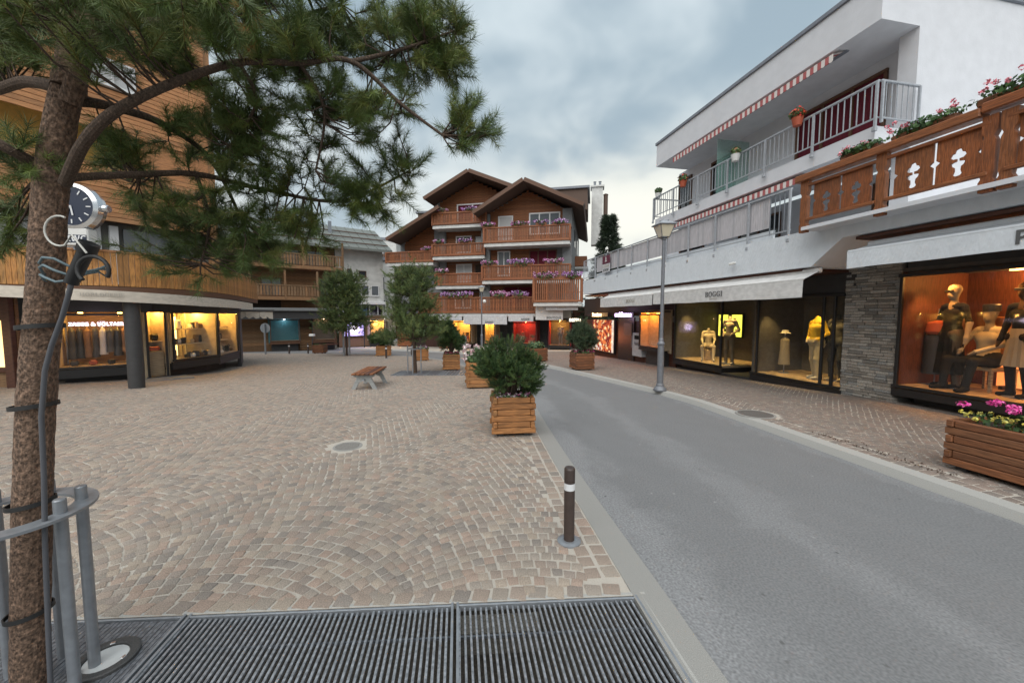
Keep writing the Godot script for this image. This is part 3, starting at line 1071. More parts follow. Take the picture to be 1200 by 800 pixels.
func casement(parent: Node3D, x0: float, x1: float, y0: float, y1: float, z: float, frame: Material, fill: Material, bars := 1, fw := 0.05) -> Node3D:
	# window on a wall face at z: frame proud of the wall, panes recessed
	var w := Node3D.new()
	w.name = "window"
	parent.add_child(w, true)
	w.position = Vector3((x0 + x1) / 2, (y0 + y1) / 2, z)
	var L := x1 - x0
	var H := y1 - y0
	box(w, "pane", Vector3(L - fw, H - fw, 0.02), Vector3(0, 0, -0.008), fill)
	for s in [-1, 1]:
		box(w, "frame", Vector3(L, fw, 0.07), Vector3(0, s * (H - fw) / 2, 0.012), frame, Vector3.ZERO, 0.006)
		box(w, "frame", Vector3(fw, H - 2 * fw - 0.002, 0.07), Vector3(s * (L - fw) / 2, 0, 0.012), frame, Vector3.ZERO, 0.006)
	for i in bars:
		box(w, "mullion", Vector3(fw * 0.9, H - 2 * fw - 0.002, 0.05), Vector3(L * (i + 1) / (bars + 1) - L / 2, 0, 0.012), frame)
	box(w, "sill", Vector3(L + 0.06, 0.03, 0.12), Vector3(0, -H / 2 - 0.017, 0.03), frame, Vector3.ZERO, 0.005)
	return w

func carved_board(w: float, h: float, th: float) -> Array:
	# two halves of a board with the folk-art cut-out along its middle and half a diamond at each edge
	var notch := [[0.0, 0.15], [0.03, 0.155], [0.047, 0.19], [0.033, 0.26], [0.036, 0.33], [0.064, 0.37], [0.072, 0.42], [0.05, 0.44], [0.016, 0.45], [0.016, 0.50], [0.055, 0.505], [0.082, 0.55], [0.066, 0.61], [0.042, 0.62], [0.03, 0.68], [0.0, 0.70]]
	var out := []
	for s in [-1.0, 1.0]:
		var poly := PackedVector2Array([Vector2(0, 0), Vector2(s * w / 2, 0), Vector2(s * w / 2, h * 0.46), Vector2(s * (w / 2 - 0.04), h * 0.52), Vector2(s * w / 2, h * 0.58), Vector2(s * w / 2, h), Vector2(0, h)])
		for i in range(notch.size() - 1, -1, -1):
			poly.append(Vector2(s * notch[i][0] * w / 0.45, notch[i][1] * h))
		var g := Geo.new()
		g.upright(poly, -th / 2, th / 2)
		out.append(g.mesh())
	return out

# ---------------------------------------------------------------- white building with the terrace
const RB := Vector3(6.69, 0, -7.80)
const RYAW := -1.3701   # -78.5 degrees: local x runs towards the camera, z towards the street

func rb_point(p: Vector3) -> Vector3:
	return RB + Basis(Vector3.UP, RYAW) * p

func build_right_building() -> void:
	var b := thing("terrace_building", "white building with a railed terrace over dark shopfronts", "building", RB, RYAW)
	# first-floor slab with a raised underside at the near end
	var slab := Geo.new()
	slab.upright(PackedVector2Array([Vector2(-10.9, 2.58), Vector2(0.3, 2.54), Vector2(0.85, 2.97), Vector2(6.5, 2.97), Vector2(6.5, 3.22), Vector2(-10.9, 3.22)]), -6.0, 1.2)
	part(b, "terrace_slab", slab.mesh(), M.white_fascia)
	box(b, "soffit_board", Vector3(10.9, 0.05, 1.2), Vector3(-5.4, 2.51, 0.52), M.redwood[1])
	box(b, "soffit_board", Vector3(5.6, 0.05, 2.2), Vector3(3.8, 2.93, 0.02), M.redwood[2])
	# ground-floor core behind the shopfronts
	box(b, "core_wall", Vector3(20.0, 3.4, 0.2), Vector3(-4.0, 1.0, -3.2), M.grey_render)
	box(b, "lintel", Vector3(5.9, 0.42, 0.3), Vector3(-2.75, 2.27, -0.16), M.dark)
	box(b, "lintel", Vector3(5.5, 0.5, 0.3), Vector3(3.75, 2.62, -0.2), M.dark)
	box(b, "lintel", Vector3(8.4, 0.9, 0.3), Vector3(-9.95, 2.04, -0.36), M.darkwall)
	# shop windows
	var bog := {"back": M.interior_dark, "side": M.interior_dark, "light": Color(1.0, 0.84, 0.52), "energy": 1.5, "lamps": 4, "lip": 0.14, "foot": -0.3, "lamp_at": 0.18, "cone": 34.0, "tilt": 0.18}
	var b1 := bog.duplicate()
	b1["open_side"] = 1
	shop_window(b, -5.5, -3.32, 0.17, 2.02, 0.0, 1.7, b1)
	var b2 := bog.duplicate()
	b2["posts"] = [-0.95, 0.72, 0.95]
	shop_window(b, -2.2, -0.02, 0.17, 2.02, 0.0, 1.5, b2)
	var pp := {"back": M.interior_red, "side": M.interior_red, "light": Color(1.0, 0.70, 0.36), "added_wash": 0.5, "energy": 0.72, "lamps": 8, "lip": 0.13, "foot": -0.2, "lamp_at": 0.2, "cone": 46.0, "tilt": 0.25, "inset": 0.35}
	shop_window(b, 0.98, 6.2, 0.40, 2.30, 0.0, 1.5, pp)
	# entrance between the two display boxes
	box(b, "entrance_floor", Vector3(1.1, 0.05, 2.4), Vector3(-2.76, -0.04, -1.2), M.dark)
	box(b, "entrance_door", Vector3(1.0, 2.1, 0.05), Vector3(-2.76, 1.05, -2.2), M.pane_dark)
	box(b, "door_handle", Vector3(0.03, 0.7, 0.05), Vector3(-2.45, 1.1, -2.14), M.steel, Vector3.ZERO, 0.008)
	# dry-stone pier: thin ledge stones in courses
	box(b, "pier_core", Vector3(0.93, 2.75, 0.5), Vector3(0.48, 1.25, -0.32), M.mortar_dark)
	var y := -0.12
	while y < 2.58:
		var h := rng.randf_range(0.045, 0.066)
		var x := 0.005 + rng.randf_range(-0.1, 0.0)
		while x < 0.94:
			var w := rng.randf_range(0.12, 0.3)
			var a := maxf(x, 0.006)
			var e := minf(x + w, 0.952)
			if e - a > 0.03:
				box(b, "stone", Vector3(snappedf(e - a - 0.006, 0.01), snappedf(h - 0.005, 0.004), 0.12), Vector3((a + e) / 2, y + h / 2, -0.065 + rng.randf_range(-0.012, 0.014)), pick(M.stone_wall), Vector3.ZERO, 0.006)
			x += w
		y += h
	# wall of the passage beyond the fashion shop: boards, lit window, cash machine, door, light box
	for i in 9:
		box(b, "wall_board", Vector3(8.3, 0.20, 0.05), Vector3(-9.9, -0.36 + i * 0.205, -0.24), pick(M.redwood))
	shop_window(b, -7.45, -6.1, 0.45, 1.62, 0.2, 0.33, {"back": M.interior, "light": Color(1.0, 0.58, 0.2), "energy": 0.22, "lamps": 2, "lip": 0.1, "foot": -0.3})
	var col := Geo.new()
	col.lathe([[0.07, -0.4], [0.07, 2.5]], 14)
	part(b, "column", col.mesh(), M.pale_awning, Vector3(-5.92, 0, 0.25))
	var cm := Node3D.new()
	cm.name = "cash_machine"
	b.add_child(cm)
	cm.position = Vector3(-8.0, 0.0, -0.1)
	box(cm, "casing", Vector3(0.72, 0.95, 0.25), Vector3(0, 0.42, 0), M.grey_awning, Vector3.ZERO, 0.02)
	box(cm, "screen", Vector3(0.36, 0.16, 0.02), Vector3(0, 0.72, 0.125), M.pane_dark)
	box(cm, "keypad", Vector3(0.3, 0.14, 0.04), Vector3(0, 0.46, 0.13), M.steel, Vector3(0.4, 0, 0), 0.01)
	var dr := Node3D.new()
	dr.name = "door"
	b.add_child(dr)
	dr.position = Vector3(-9.25, 0, -0.18)
	box(dr, "door_leaf", Vector3(1.4, 1.95, 0.06), Vector3(0, 0.55, 0), M.black)
	box(dr, "notice", Vector3(0.7, 0.55, 0.02), Vector3(0.2, 1.0, 0.045), mk(lin(0.16, 0.12, 0.085), 0.6, T.fine, Vector3.ONE * 3.0))
	box(dr, "handle", Vector3(0.03, 0.5, 0.05), Vector3(0.6, 0.5, 0.06), M.steel)
	# back-lit poster and the two lettered light strips
	var pos := light_poster()
	var lb := thing("light_box_poster", "tall back-lit poster of red and orange foliage beside the cash machine passage", "poster", rb_point(Vector3(-11.45, 0.62, -0.12)), RYAW)
	box(lb, "casing", Vector3(2.5, 1.62, 0.1), Vector3.ZERO, M.black, Vector3.ZERO, 0.01)
	var pm := Geo.new()
	pm.tri(Vector3(-1.2, -0.76, 0.055), Vector3(1.2, -0.76, 0.055), Vector3(1.2, 0.76, 0.055), Vector3.BACK, Vector3.BACK, Vector3.BACK)
	pm.tri(Vector3(-1.2, -0.76, 0.055), Vector3(1.2, 0.76, 0.055), Vector3(-1.2, 0.76, 0.055), Vector3.BACK, Vector3.BACK, Vector3.BACK)
	for p in pm.v:
		pm.uv.append(Vector2(p.x / 2.4 + 0.5, 0.5 - p.y / 1.52))
	part(lb, "lit_sheet", pm.mesh(), pos)
	omni(lb, Vector3(0, 0, 0.5), Color(1.0, 0.55, 0.35), 0.5, 0.4)
	for s in [[-12.05, "Sunstore", Color(1.0, 0.78, 0.5), "orange-white lit shop lettering above the back-lit poster", 2.5], [-9.3, "mobilezone", Color(0.9, 0.78, 1.0), "lilac-white lit shop lettering above the dark passage door", 1.75]]:
		var sg := thing("lit_sign", s[3], "sign", rb_point(Vector3(s[0], 1.64, -0.06)), RYAW)
		box(sg, "backing", Vector3(s[4], 0.2, 0.06), Vector3.ZERO, M.black, Vector3.ZERO, 0.01)
		text(sg, "sign_lettering", s[1], 0.2, glow(s[2], 1.5), Vector3(0, 0, 0.045), Vector3.ZERO, false, 0.02)
		omni(sg, Vector3(0, 0.0, 0.35), s[2], 0.12, 0.2)

	# first floor behind the terrace
	box(b, "first_floor_wall", Vector3(9.2, 1.5, 0.2), Vector3(-3.9, 3.95, -1.5), M.white)
	for w in [[-0.6, 0.6], [-4.4, -2.9], [-7.4, -6.0]]:
		casement(b, w[0], w[1], 3.3, 4.5, -1.395, M.frame_brown, M.pane_dark, 1)
	# upper storey: south wall, loggia, roof block
	box(b, "south_wall", Vector3(0.3, 3.5, 7.0), Vector3(0.65, 4.9, -3.75), M.white)
	box(b, "loggia_back_wall", Vector3(6.9, 1.9, 0.2), Vector3(-3.0, 5.72, -0.72), M.white)
	box(b, "loggia_slab", Vector3(6.75, 0.30, 1.4), Vector3(-2.575, 4.75, -0.11), M.white)
	box(b, "roof_block", Vector3(6.75, 0.70, 7.85), Vector3(-2.575, 7.0, -3.325), M.white)
	box(b, "roof_coping", Vector3(6.83, 0.09, 7.93), Vector3(-2.575, 7.397, -3.325), M.coping, Vector3.ZERO, 0.01)
	for w in [[-1.82, 0.1, 2], [-4.75, -3.75, 1], [-6.4, -5.7, 0]]:
		casement(b, w[0], w[1], 4.93, 6.42, -0.615, M.frame_brown, M.curtain_red if w[2] == 2 else M.pane_dark, w[2], 0.06)
	box(b, "glass_screen", Vector3(0.015, 1.5, 1.0), Vector3(-3.25, 5.68, -0.08), M.glass_green)
	stripes(b, "striped_awning", -4.95, 0.03, 6.42, 0.14, 0.64, 0.075)
	stripes(b, "striped_awning", -4.9, -0.6, 4.36, 0.13, 0.66, 0.075)
	railing(b, "loggia_railing", Vector3(-6.0, 4.93, 0.63), Vector3(0.86, 4.93, 0.63), 0.68, 0.115, M.rail, 1.15, 0.12)
	railing(b, "loggia_railing", Vector3(0.86, 4.93, 0.60), Vector3(0.86, 4.93, -0.24), 0.68, 0.115, M.rail, 0.8, 0.0)
	railing(b, "loggia_railing", Vector3(-6.02, 4.93, -0.6), Vector3(-6.02, 4.93, 0.6), 0.68, 0.115, M.rail, 1.1, 0.0)
	# terrace railing with white upright slats
	railing(b, "terrace_railing", Vector3(-9.55, 3.24, 1.16), Vector3(-0.2, 3.24, 1.16), 0.88, 0.0, M.rail, 1.05, 0.12)
	railing(b, "terrace_railing", Vector3(-10.88, 3.24, 1.16), Vector3(-9.6, 3.24, 1.16), 0.88, 0.12, M.rail, 1.2, 0.12)
	var sm := mk(lin(0.50, 0.48, 0.50), 0.7, T.soft, Vector3(4, 0.5, 4))
	var sm2 := mk(lin(0.42, 0.41, 0.43), 0.7, T.soft, Vector3(4, 0.5, 4))
	var x := -9.5
	while x < -0.75:
		box(b, "railing_slat", Vector3(0.05, 0.62, 0.012), Vector3(x, 3.78, 1.12), sm if rng.randf() < 0.6 else sm2, Vector3(0, 0.12, 0))
		x += 0.062
	var xx := -0.7
	while xx < -0.25:
		box(b, "baluster", Vector3(0.014, 0.8, 0.014), Vector3(xx, 3.7, 1.15), M.steel)
		xx += 0.11
	box(b, "terrace_box", Vector3(2.4, 0.16, 0.25), Vector3(-2.6, 3.33, 0.8), M.frame_brown)
	box(b, "terrace_upstand", Vector3(9.0, 0.2, 0.06), Vector3(-5.2, 3.32, 1.04), M.white_fascia)
	# security camera on the fascia
	var sc := Node3D.new()
	sc.name = "camera_mount"
	b.add_child(sc)
	sc.position = Vector3(-1.55, 2.85, 1.2)
	box(sc, "mount_arm", Vector3(0.02, 0.02, 0.12), Vector3(0, 0, 0.06), M.pot_white)
	box(sc, "mount_head", Vector3(0.16, 0.06, 0.06), Vector3(0.05, -0.03, 0.13), M.pot_white, Vector3(0, 0.3, 0.15), 0.015)

	# notice board hung on the railing
	var nb := thing("notice_board", "maroon and white notice panel hung on the terrace railing", "sign", rb_point(Vector3(-8.42, 3.36, 1.22)), RYAW)
	box(nb, "upper_panel", Vector3(0.66, 0.32, 0.02), Vector3(0, 0.50, 0), mk(lin(0.11, 0.02, 0.04), 0.6))
	box(nb, "lower_panel", Vector3(0.66, 0.33, 0.02), Vector3(0, 0.165, 0), mk(lin(0.5, 0.5, 0.52), 0.6))
	box(nb, "white_mark", Vector3(0.05, 0.16, 0.012), Vector3(0, 0.53, 0.014), M.pot_white)
	box(nb, "white_mark", Vector3(0.16, 0.03, 0.012), Vector3(0, 0.44, 0.014), M.pot_white)
	text(nb, "lettering", "A LOUER", 0.11, M.faint_print, Vector3(0, 0.24, 0.013))
	text(nb, "lettering", "VENDRE", 0.10, M.awning_print, Vector3(0, 0.09, 0.013))

	# carved wooden balcony at the near end
	var cb := thing("carved_balcony", "red-brown carved wooden balcony on the white building with geraniums on its rail", "balcony", rb_point(Vector3(0.4, 3.225, 1.5)), RYAW)
	box(cb, "floor_slab", Vector3(5.6, 0.06, 0.4), Vector3(2.8, -0.035, -0.12), M.white)
	var halves := carved_board(0.44, 0.62, 0.026)
	var bx := 0.14
	for bay in 4:
		var pw := 0.13
		var px := bay * 1.22
		for q in ([0.0] if bay < 2 else [-0.075, 0.085]):
			var pg := Geo.new()
			pg.upright(PackedVector2Array([Vector2(-0.065, -0.1), Vector2(0.065, -0.1), Vector2(0.07, 0.02), Vector2(0.05, 0.06), Vector2(0.06, 0.12), Vector2(0.06, 0.5), Vector2(0.04, 0.55), Vector2(0.07, 0.62), Vector2(0.07, 0.80), Vector2(-0.07, 0.80), Vector2(-0.07, 0.62), Vector2(-0.04, 0.55), Vector2(-0.06, 0.5), Vector2(-0.06, 0.12), Vector2(-0.05, 0.06), Vector2(-0.07, 0.02)]), -0.04, 0.04)
			part(cb, "post", pg.mesh(), pick(M.balcony_red), Vector3(px + q, 0, 0.012))
		for k in 2:
			var cx: float = px + 0.375 + k * 0.475
			for hm in halves:
				part(cb, "carved_board", hm, M.balcony_red[(bay * 2 + k) % 4], Vector3(cx, 0.10, 0))
		box(cb, "lower_rail", Vector3(1.09, 0.05, 0.05), Vector3(px + 0.61, 0.12, 0.04), pick(M.balcony_rail), Vector3.ZERO, 0.008)
		box(cb, "upper_rail", Vector3(1.09, 0.05, 0.05), Vector3(px + 0.61, 0.72, 0.03), pick(M.balcony_rail), Vector3.ZERO, 0.008)
	for hp in [[-0.15, 2.3, 0.0], [2.3, 5.2, 0.035]]:
		var hl: float = hp[1] - hp[0]
		box(cb, "hand_rail", Vector3(hl, 0.12, 0.19), Vector3((hp[0] + hp[1]) / 2, 0.86 + hp[2], 0.02), pick(M.balcony_rail), Vector3.ZERO, 0.015)
	for f in [[0.85, 0.62, "pink geraniums in a box on the carved balcony rail beside the steel railing", 0.8], [1.65, 0.8, "leafy pink geraniums in a box on the carved balcony rail over the middle bay", 1.0], [2.65, 1.0, "dense pink geraniums in a box on the carved balcony rail over the double post", 1.25]]:
		var fb := thing("geranium_box", f[2], "flower box", rb_point(Vector3(0.4 + f[0], 4.155 + (0.035 if f[0] > 2.0 else 0.0), 1.46)), RYAW, "geranium boxes on the carved balcony")
		box(fb, "trough", Vector3(f[1] * 0.9, 0.09, 0.13), Vector3(0, 0.042, -0.02), M.planter_dark[1], Vector3.ZERO, 0.01)
		part(fb, "foliage", leaf_cloud(Vector3(0, 0.10, 0.0), Vector3(f[1] * 0.55, 0.10 * f[3], 0.14), 420, 0.034, [[0.05, 0.11, 0.03], [0.07, 0.14, 0.04], [0.035, 0.075, 0.025]]), M.leaf)
		var fg := Geo.new()
		for k in int(14 * f[3]):
			var p := Vector3(rng.randf_range(-0.5, 0.5) * f[1], rng.randf_range(0.13, 0.25) * f[3], rng.randf_range(-0.08, 0.14))
			add_leaves(fg, p, Vector3.ONE * 0.03, 18, 0.017, [[0.62, 0.14, 0.20], [0.7, 0.24, 0.28]], 0.7)
		part(fb, "blossoms", fg.mesh(), M.leaf)

	# pots on the upper railing
	flower_pot("hanging_pot", "red geranium pot on the loggia railing before the dark red curtains", rb_point(Vector3(-0.55, 5.50, 0.75)), M.pot_red, [[0.5, 0.03, 0.02], [0.6, 0.06, 0.03]])
	flower_pot("hanging_pot", "white pot with a small plant on the loggia railing beside the glass screen", rb_point(Vector3(-2.2, 5.42, 0.75)), M.pot_white, [[0.3, 0.15, 0.08], [0.12, 0.16, 0.05]], 0.8)
	flower_pot("hanging_pot", "red geranium pot on the loggia railing near the end of the striped awning", rb_point(Vector3(-4.25, 5.45, 0.75)), M.pot_red, [[0.5, 0.06, 0.03], [0.45, 0.1, 0.05]])
	flower_pot("hanging_pot", "pale plant pot on the outer corner of the loggia railing", rb_point(Vector3(-5.95, 5.63, 0.5)), M.pot_white, [[0.3, 0.3, 0.28], [0.2, 0.22, 0.15]], 0.9)

	# awnings of the shops
	var a1 := cloth_awning("shop_awning", "pale cloth awning lettered BOGGI beside the stone pier", RB, RYAW, -4.55, 0.38, 1.96, 0.33, 1.45, 0.35, 0.16, M.pale_awning)
	text(a1, "lettering", "BOGGI", 0.13, M.awning_print, Vector3(-1.92, 2.14, 1.462), Vector3.ZERO, true)
	text(a1, "lettering", "M I L A N O", 0.035, M.faint_print, Vector3(-1.92, 2.035, 1.466))
	var a2 := cloth_awning("shop_awning", "pale cloth awning lettered BOGGI beyond the street lamp", RB, RYAW, -8.4, -4.6, 1.94, 0.33, 1.45, 0.35, 0.16, M.pale_awning)
	text(a2, "lettering", "BOGGI", 0.13, M.faint_print, Vector3(-5.96, 2.12, 1.462), Vector3.ZERO, true)
	var a3 := cloth_awning("shop_awning", "white cloth awning above the lit fashion window under the carved balcony", RB, RYAW, 1.13, 6.0, 2.40, 0.27, 1.45, 0.4, 0.12, M.white_fascia)
	text(a3, "lettering", "P", 0.17, M.awning_print, Vector3(3.06, 2.54, 1.462))
	build_shop_figures()

func light_poster() -> StandardMaterial3D:
	var f := FastNoiseLite.new()
	f.seed = 61
	f.frequency = 0.035
	f.fractal_octaves = 4
	var im := Image.create(128, 96, false, Image.FORMAT_RGB8)
	for y in 96:
		for x in 128:
			var a := f.get_noise_2d(x, y * 1.3) * 0.5 + 0.5
			var b := f.get_noise_2d(x * 1.7 + 200, y * 1.7)
			var c := Color(0.85, 0.45, 0.22).lerp(Color(0.42, 0.06, 0.07), smoothstep(0.4, 0.62, a))
			c = c.lerp(Color(0.98, 0.86, 0.62), smoothstep(0.18, 0.4, b))
			if x > 116 or (y > 74 and x < 60 and b > -0.1):
				c = c.lerp(Color(0.95, 0.95, 0.9), 0.75)
			im.set_pixel(x, y, c)
	var m := StandardMaterial3D.new()
	m.albedo_color = Color(0.1, 0.1, 0.1)
	m.emission_enabled = true
	m.emission = Color(0, 0, 0)
	m.emission_texture = ImageTexture.create_from_image(im)
	m.emission_energy_multiplier = 0.5
	m.texture_repeat = false
	return m

# ---------------------------------------------------------------- figures in the windows
func field_mesh(bones: Array, cell: float) -> ArrayMesh:
	# joins tapered capsules into one skin (surface nets); each bone: [a, b, ra, rb, colour]
	var lo := Vector3.ONE * 1e9
	var hi := -lo
	for b in bones:
		var r := Vector3.ONE * (maxf(b[2], b[3]) + cell * 2.0)
		lo = lo.min(b[0] - r).min(b[1] - r)
		hi = hi.max(b[0] + r).max(b[1] + r)
	var n := Vector3i(((hi - lo) / cell).ceil()) + Vector3i.ONE
	var val := PackedFloat32Array()
	var own := PackedInt32Array()
	val.resize(n.x * n.y * n.z)
	own.resize(val.size())
	val.fill(1.0)
	for bi in bones.size():
		var b: Array = bones[bi]
		var A: Vector3 = b[0]
		var B: Vector3 = b[1]
		var ra: float = b[2]
		var rb: float = b[3]
		var R := Vector3.ONE * (maxf(ra, rb) + cell * 2.0)
		var l0 := Vector3i(((A.min(B) - R - lo) / cell).floor()).clamp(Vector3i.ZERO, n - Vector3i.ONE)
		var l1 := Vector3i(((A.max(B) + R - lo) / cell).ceil()).clamp(Vector3i.ZERO, n - Vector3i.ONE)
		var AB := B - A
		var q := maxf(AB.length_squared(), 1e-9)
		for z in range(l0.z, l1.z + 1):
			for y in range(l0.y, l1.y + 1):
				var row := (z * n.y + y) * n.x
				for x in range(l0.x, l1.x + 1):
					var p := lo + Vector3(x, y, z) * cell - A
					var t := clampf(p.dot(AB) / q, 0.0, 1.0)
					var d := (p - AB * t).length() - lerpf(ra, rb, t)
					var o := val[row + x]
					if d < o:
						own[row + x] = bi
					var h := maxf(0.03 - absf(d - o), 0.0) / 0.03
					val[row + x] = minf(d, o) - h * h * 0.0075
	var g := Geo.new()
	var vid := {}
	var pts := []
	var nrm := []
	var cols := []
	var at := func(i: Vector3i) -> int: return (i.z * n.y + i.y) * n.x + i.x
	for z in n.z - 1:
		for y in n.y - 1:
			for x in n.x - 1:
				var base := (z * n.y + y) * n.x + x
				var v0 := val[base]
				var neg := 0
				var cs := [v0, val[base + 1], val[base + n.x], val[base + n.x + 1], val[base + n.x * n.y], val[base + n.x * n.y + 1], val[base + n.x * n.y + n.x], val[base + n.x * n.y + n.x + 1]]
				for k in 8:
					if cs[k] < 0.0:
						neg += 1
				if neg == 0 or neg == 8:
					continue
				var acc := Vector3.ZERO
				var cnt := 0
				for e in [[0, 1], [2, 3], [4, 5], [6, 7], [0, 2], [1, 3], [4, 6], [5, 7], [0, 4], [1, 5], [2, 6], [3, 7]]:
					var f0: float = cs[e[0]]
					var f1: float = cs[e[1]]
					if (f0 < 0.0) != (f1 < 0.0):
						var t := f0 / (f0 - f1)
						var c0 := Vector3(e[0] & 1, (e[0] >> 1) & 1, e[0] >> 2)
						var c1 := Vector3(e[1] & 1, (e[1] >> 1) & 1, e[1] >> 2)
						acc += c0.lerp(c1, t)
						cnt += 1
				vid[base] = pts.size()
				pts.append(lo + (Vector3(x, y, z) + acc / cnt) * cell)
				nrm.append(Vector3(cs[1] + cs[3] + cs[5] + cs[7] - cs[0] - cs[2] - cs[4] - cs[6], cs[2] + cs[3] + cs[6] + cs[7] - cs[0] - cs[1] - cs[4] - cs[5], cs[4] + cs[5] + cs[6] + cs[7] - cs[0] - cs[1] - cs[2] - cs[3]).normalized())
				cols.append(bones[own[base]][4])
	var step := [1, n.x, n.x * n.y]
	for base in vid:
		for ax in 3:
			if base + step[ax] >= val.size():
				continue
			if (val[base] < 0.0) == (val[base + step[ax]] < 0.0):
				continue
			var u: int = step[(ax + 1) % 3]
			var w: int = step[(ax + 2) % 3]
			var ids := [base, base - u, base - u - w, base - w]
			var ok := true
			for i in ids:
				if not vid.has(i):
					ok = false
			if not ok:
				continue
			var k := []
			for i in ids:
				k.append(vid[i])
			for tr in [[0, 1, 2], [0, 2, 3]]:
				g.col = cols[k[tr[0]]]
				g.tri(pts[k[tr[0]]], pts[k[tr[1]]], pts[k[tr[2]]], nrm[k[tr[0]]], nrm[k[tr[1]]], nrm[k[tr[2]]])
	return g.mesh()

func limbs(o: Dictionary) -> Array:
	# standing or seated dressed figure, feet at y = 0, facing +z
	var top: Color = o.top
	var leg: Color = o.leg
	var skin: Color = o.get("skin", Color(0.4, 0.33, 0.25))
	var shoe: Color = o.get("shoe", Color(0.4, 0.36, 0.3))
	var bare: bool = o.get("bare_arms", false)
	var k: float = o.get("size", 1.0)
	var seat: bool = o.get("seated", false)
	var hip := 0.50 if seat else 0.90
	var b := []
	var tw: float = o.get("girth", 1.0)
	b.append([Vector3(-0.07, hip + 0.02, 0), Vector3(0.07, hip + 0.02, 0), 0.115 * tw, 0.115 * tw, leg])
	b.append([Vector3(0, hip + 0.1, 0), Vector3(0, hip + 0.3, 0.0), 0.108 * tw, 0.112 * tw, top])
	b.append([Vector3(-0.06, hip + 0.36, 0), Vector3(0.06, hip + 0.36, 0), 0.102 * tw, 0.102 * tw, top])
	b.append([Vector3(-0.13, hip + 0.50, -0.01), Vector3(0.13, hip + 0.50, -0.01), 0.056, 0.056, top])
	b.append([Vector3(0, hip + 0.48, 0), Vector3(0, hip + 0.61, 0.0), 0.06, 0.048, top if o.get("headless", false) else skin])
	var pose: Array = o.get("arms", [Vector3(0.05, -0.28, 0.0), Vector3(0.0, -0.24, 0.08), Vector3(-0.05, -0.28, 0.0), Vector3(0.0, -0.24, 0.08)])
	for s in 2:
		var sg := 1.0 if s == 0 else -1.0
		var sh := Vector3(sg * 0.175, hip + 0.49, -0.01)
		var el: Vector3 = sh + pose[s * 2]
		var ha: Vector3 = el + pose[s * 2 + 1]
		b.append([sh, el, 0.048, 0.039, top])
		b.append([el, ha, 0.041, 0.031, skin if bare else top])
		b.append([ha, ha + (ha - el).normalized() * 0.08 + Vector3(0, -0.02, 0.01), 0.03, 0.022, skin])
	for s in 2:
		var sg := 1.0 if s == 0 else -1.0
		var hj := Vector3(sg * 0.085, hip - 0.02, 0)
		var kn: Vector3
		var an: Vector3
		if seat:
			kn = hj + Vector3(sg * 0.10, 0.02, 0.42)
			an = Vector3(sg * 0.17, 0.08, 0.50)
		else:
			var stp: float = o.get("step", 0.0) * sg
			kn = Vector3(sg * 0.10, 0.49, 0.03 + stp * 0.6)
			an = Vector3(sg * 0.11, 0.08, -0.02 + stp)
		b.append([hj, kn, 0.088, 0.062, leg])
		b.append([kn, an, 0.062, 0.048, leg])
		b.append([an + Vector3(0, -0.035, -0.03), an + Vector3(sg * 0.02, -0.045, 0.15), 0.04, 0.035, shoe])
	if not o.get("headless", false):
		b.append([Vector3(0, hip + 0.68, 0.02), Vector3(0, hip + 0.79, 0.0), 0.068, 0.088, skin])
		b.append([Vector3(0, hip + 0.70, 0.085), Vector3(0, hip + 0.73, 0.082), 0.016, 0.012, skin])
	if o.get("hood", false):
		b.append([Vector3(-0.07, hip + 0.56, -0.05), Vector3(0.07, hip + 0.56, -0.05), 0.06, 0.06, top])
	var out := []
	for q in b:
		out.append([q[0] * k, q[1] * k, q[2] * k, q[3] * k, q[4]])
	return out

func mannequin(label: String, at: Vector3, yaw: float, o: Dictionary, cell := 0.022) -> Node3D:
	var t := thing("mannequin", label, "mannequin", at, yaw, "shop window mannequins")
	part(t, "figure", field_mesh(limbs(o), cell), M.plain)
	var k: float = o.get("size", 1.0)
	var hip := 0.50 if o.get("seated", false) else 0.90
	if o.get("glasses", false):
		box(t, "sunglasses", Vector3(0.15, 0.042, 0.03) * k, Vector3(0, hip + 0.755, 0.085) * k, M.black, Vector3.ZERO, 0.008)
	if o.get("skirt", 0.0) > 0.0:
		var sk := Geo.new()
		var fold := 28
		var sc: Color = o.skirt_color
		var rows := [[0.128, hip + 0.16], [0.15, hip + 0.02], [0.165, hip - o.skirt * 0.4], [0.195, hip - o.skirt]]
		sk.col = sc
		for i in 3:
			for f in fold:
				var p := []
				for q in [[i, f], [i, f + 1], [i + 1, f + 1], [i + 1, f]]:
					var a: float = TAU * q[1] / fold
					var rr: float = rows[q[0]][0] * (1.0 + 0.05 * q[0] * (0.5 if int(q[1]) % 2 == 0 else -0.5))
					p.append(Vector3(cos(a) * rr, rows[q[0]][1], sin(a) * rr * 0.85) * k)
				sk.quad(p[0], p[1], p[2], p[3], p[0] * Vector3(1, 0, 1))
		part(t, "skirt", sk.mesh(), M.plain)
	if o.get("hat", false):
		var g := Geo.new()
		g.lathe([[0.098, 0.0], [0.102, 0.1], [0.085, 0.115], [0.0, 0.12]], 16)
		part(t, "hat", g.mesh(), M.black, Vector3(0, hip + 0.80, -0.005) * k)
	if not o.get("seated", false):
		var st := Geo.new()
		st.lathe([[0.0, 0.0], [0.15, 0.0], [0.15, 0.012], [0.0, 0.016]], 18)
		part(t, "base_plate", st.mesh(), M.steel, Vector3(0, 0.001, 0))
	return t

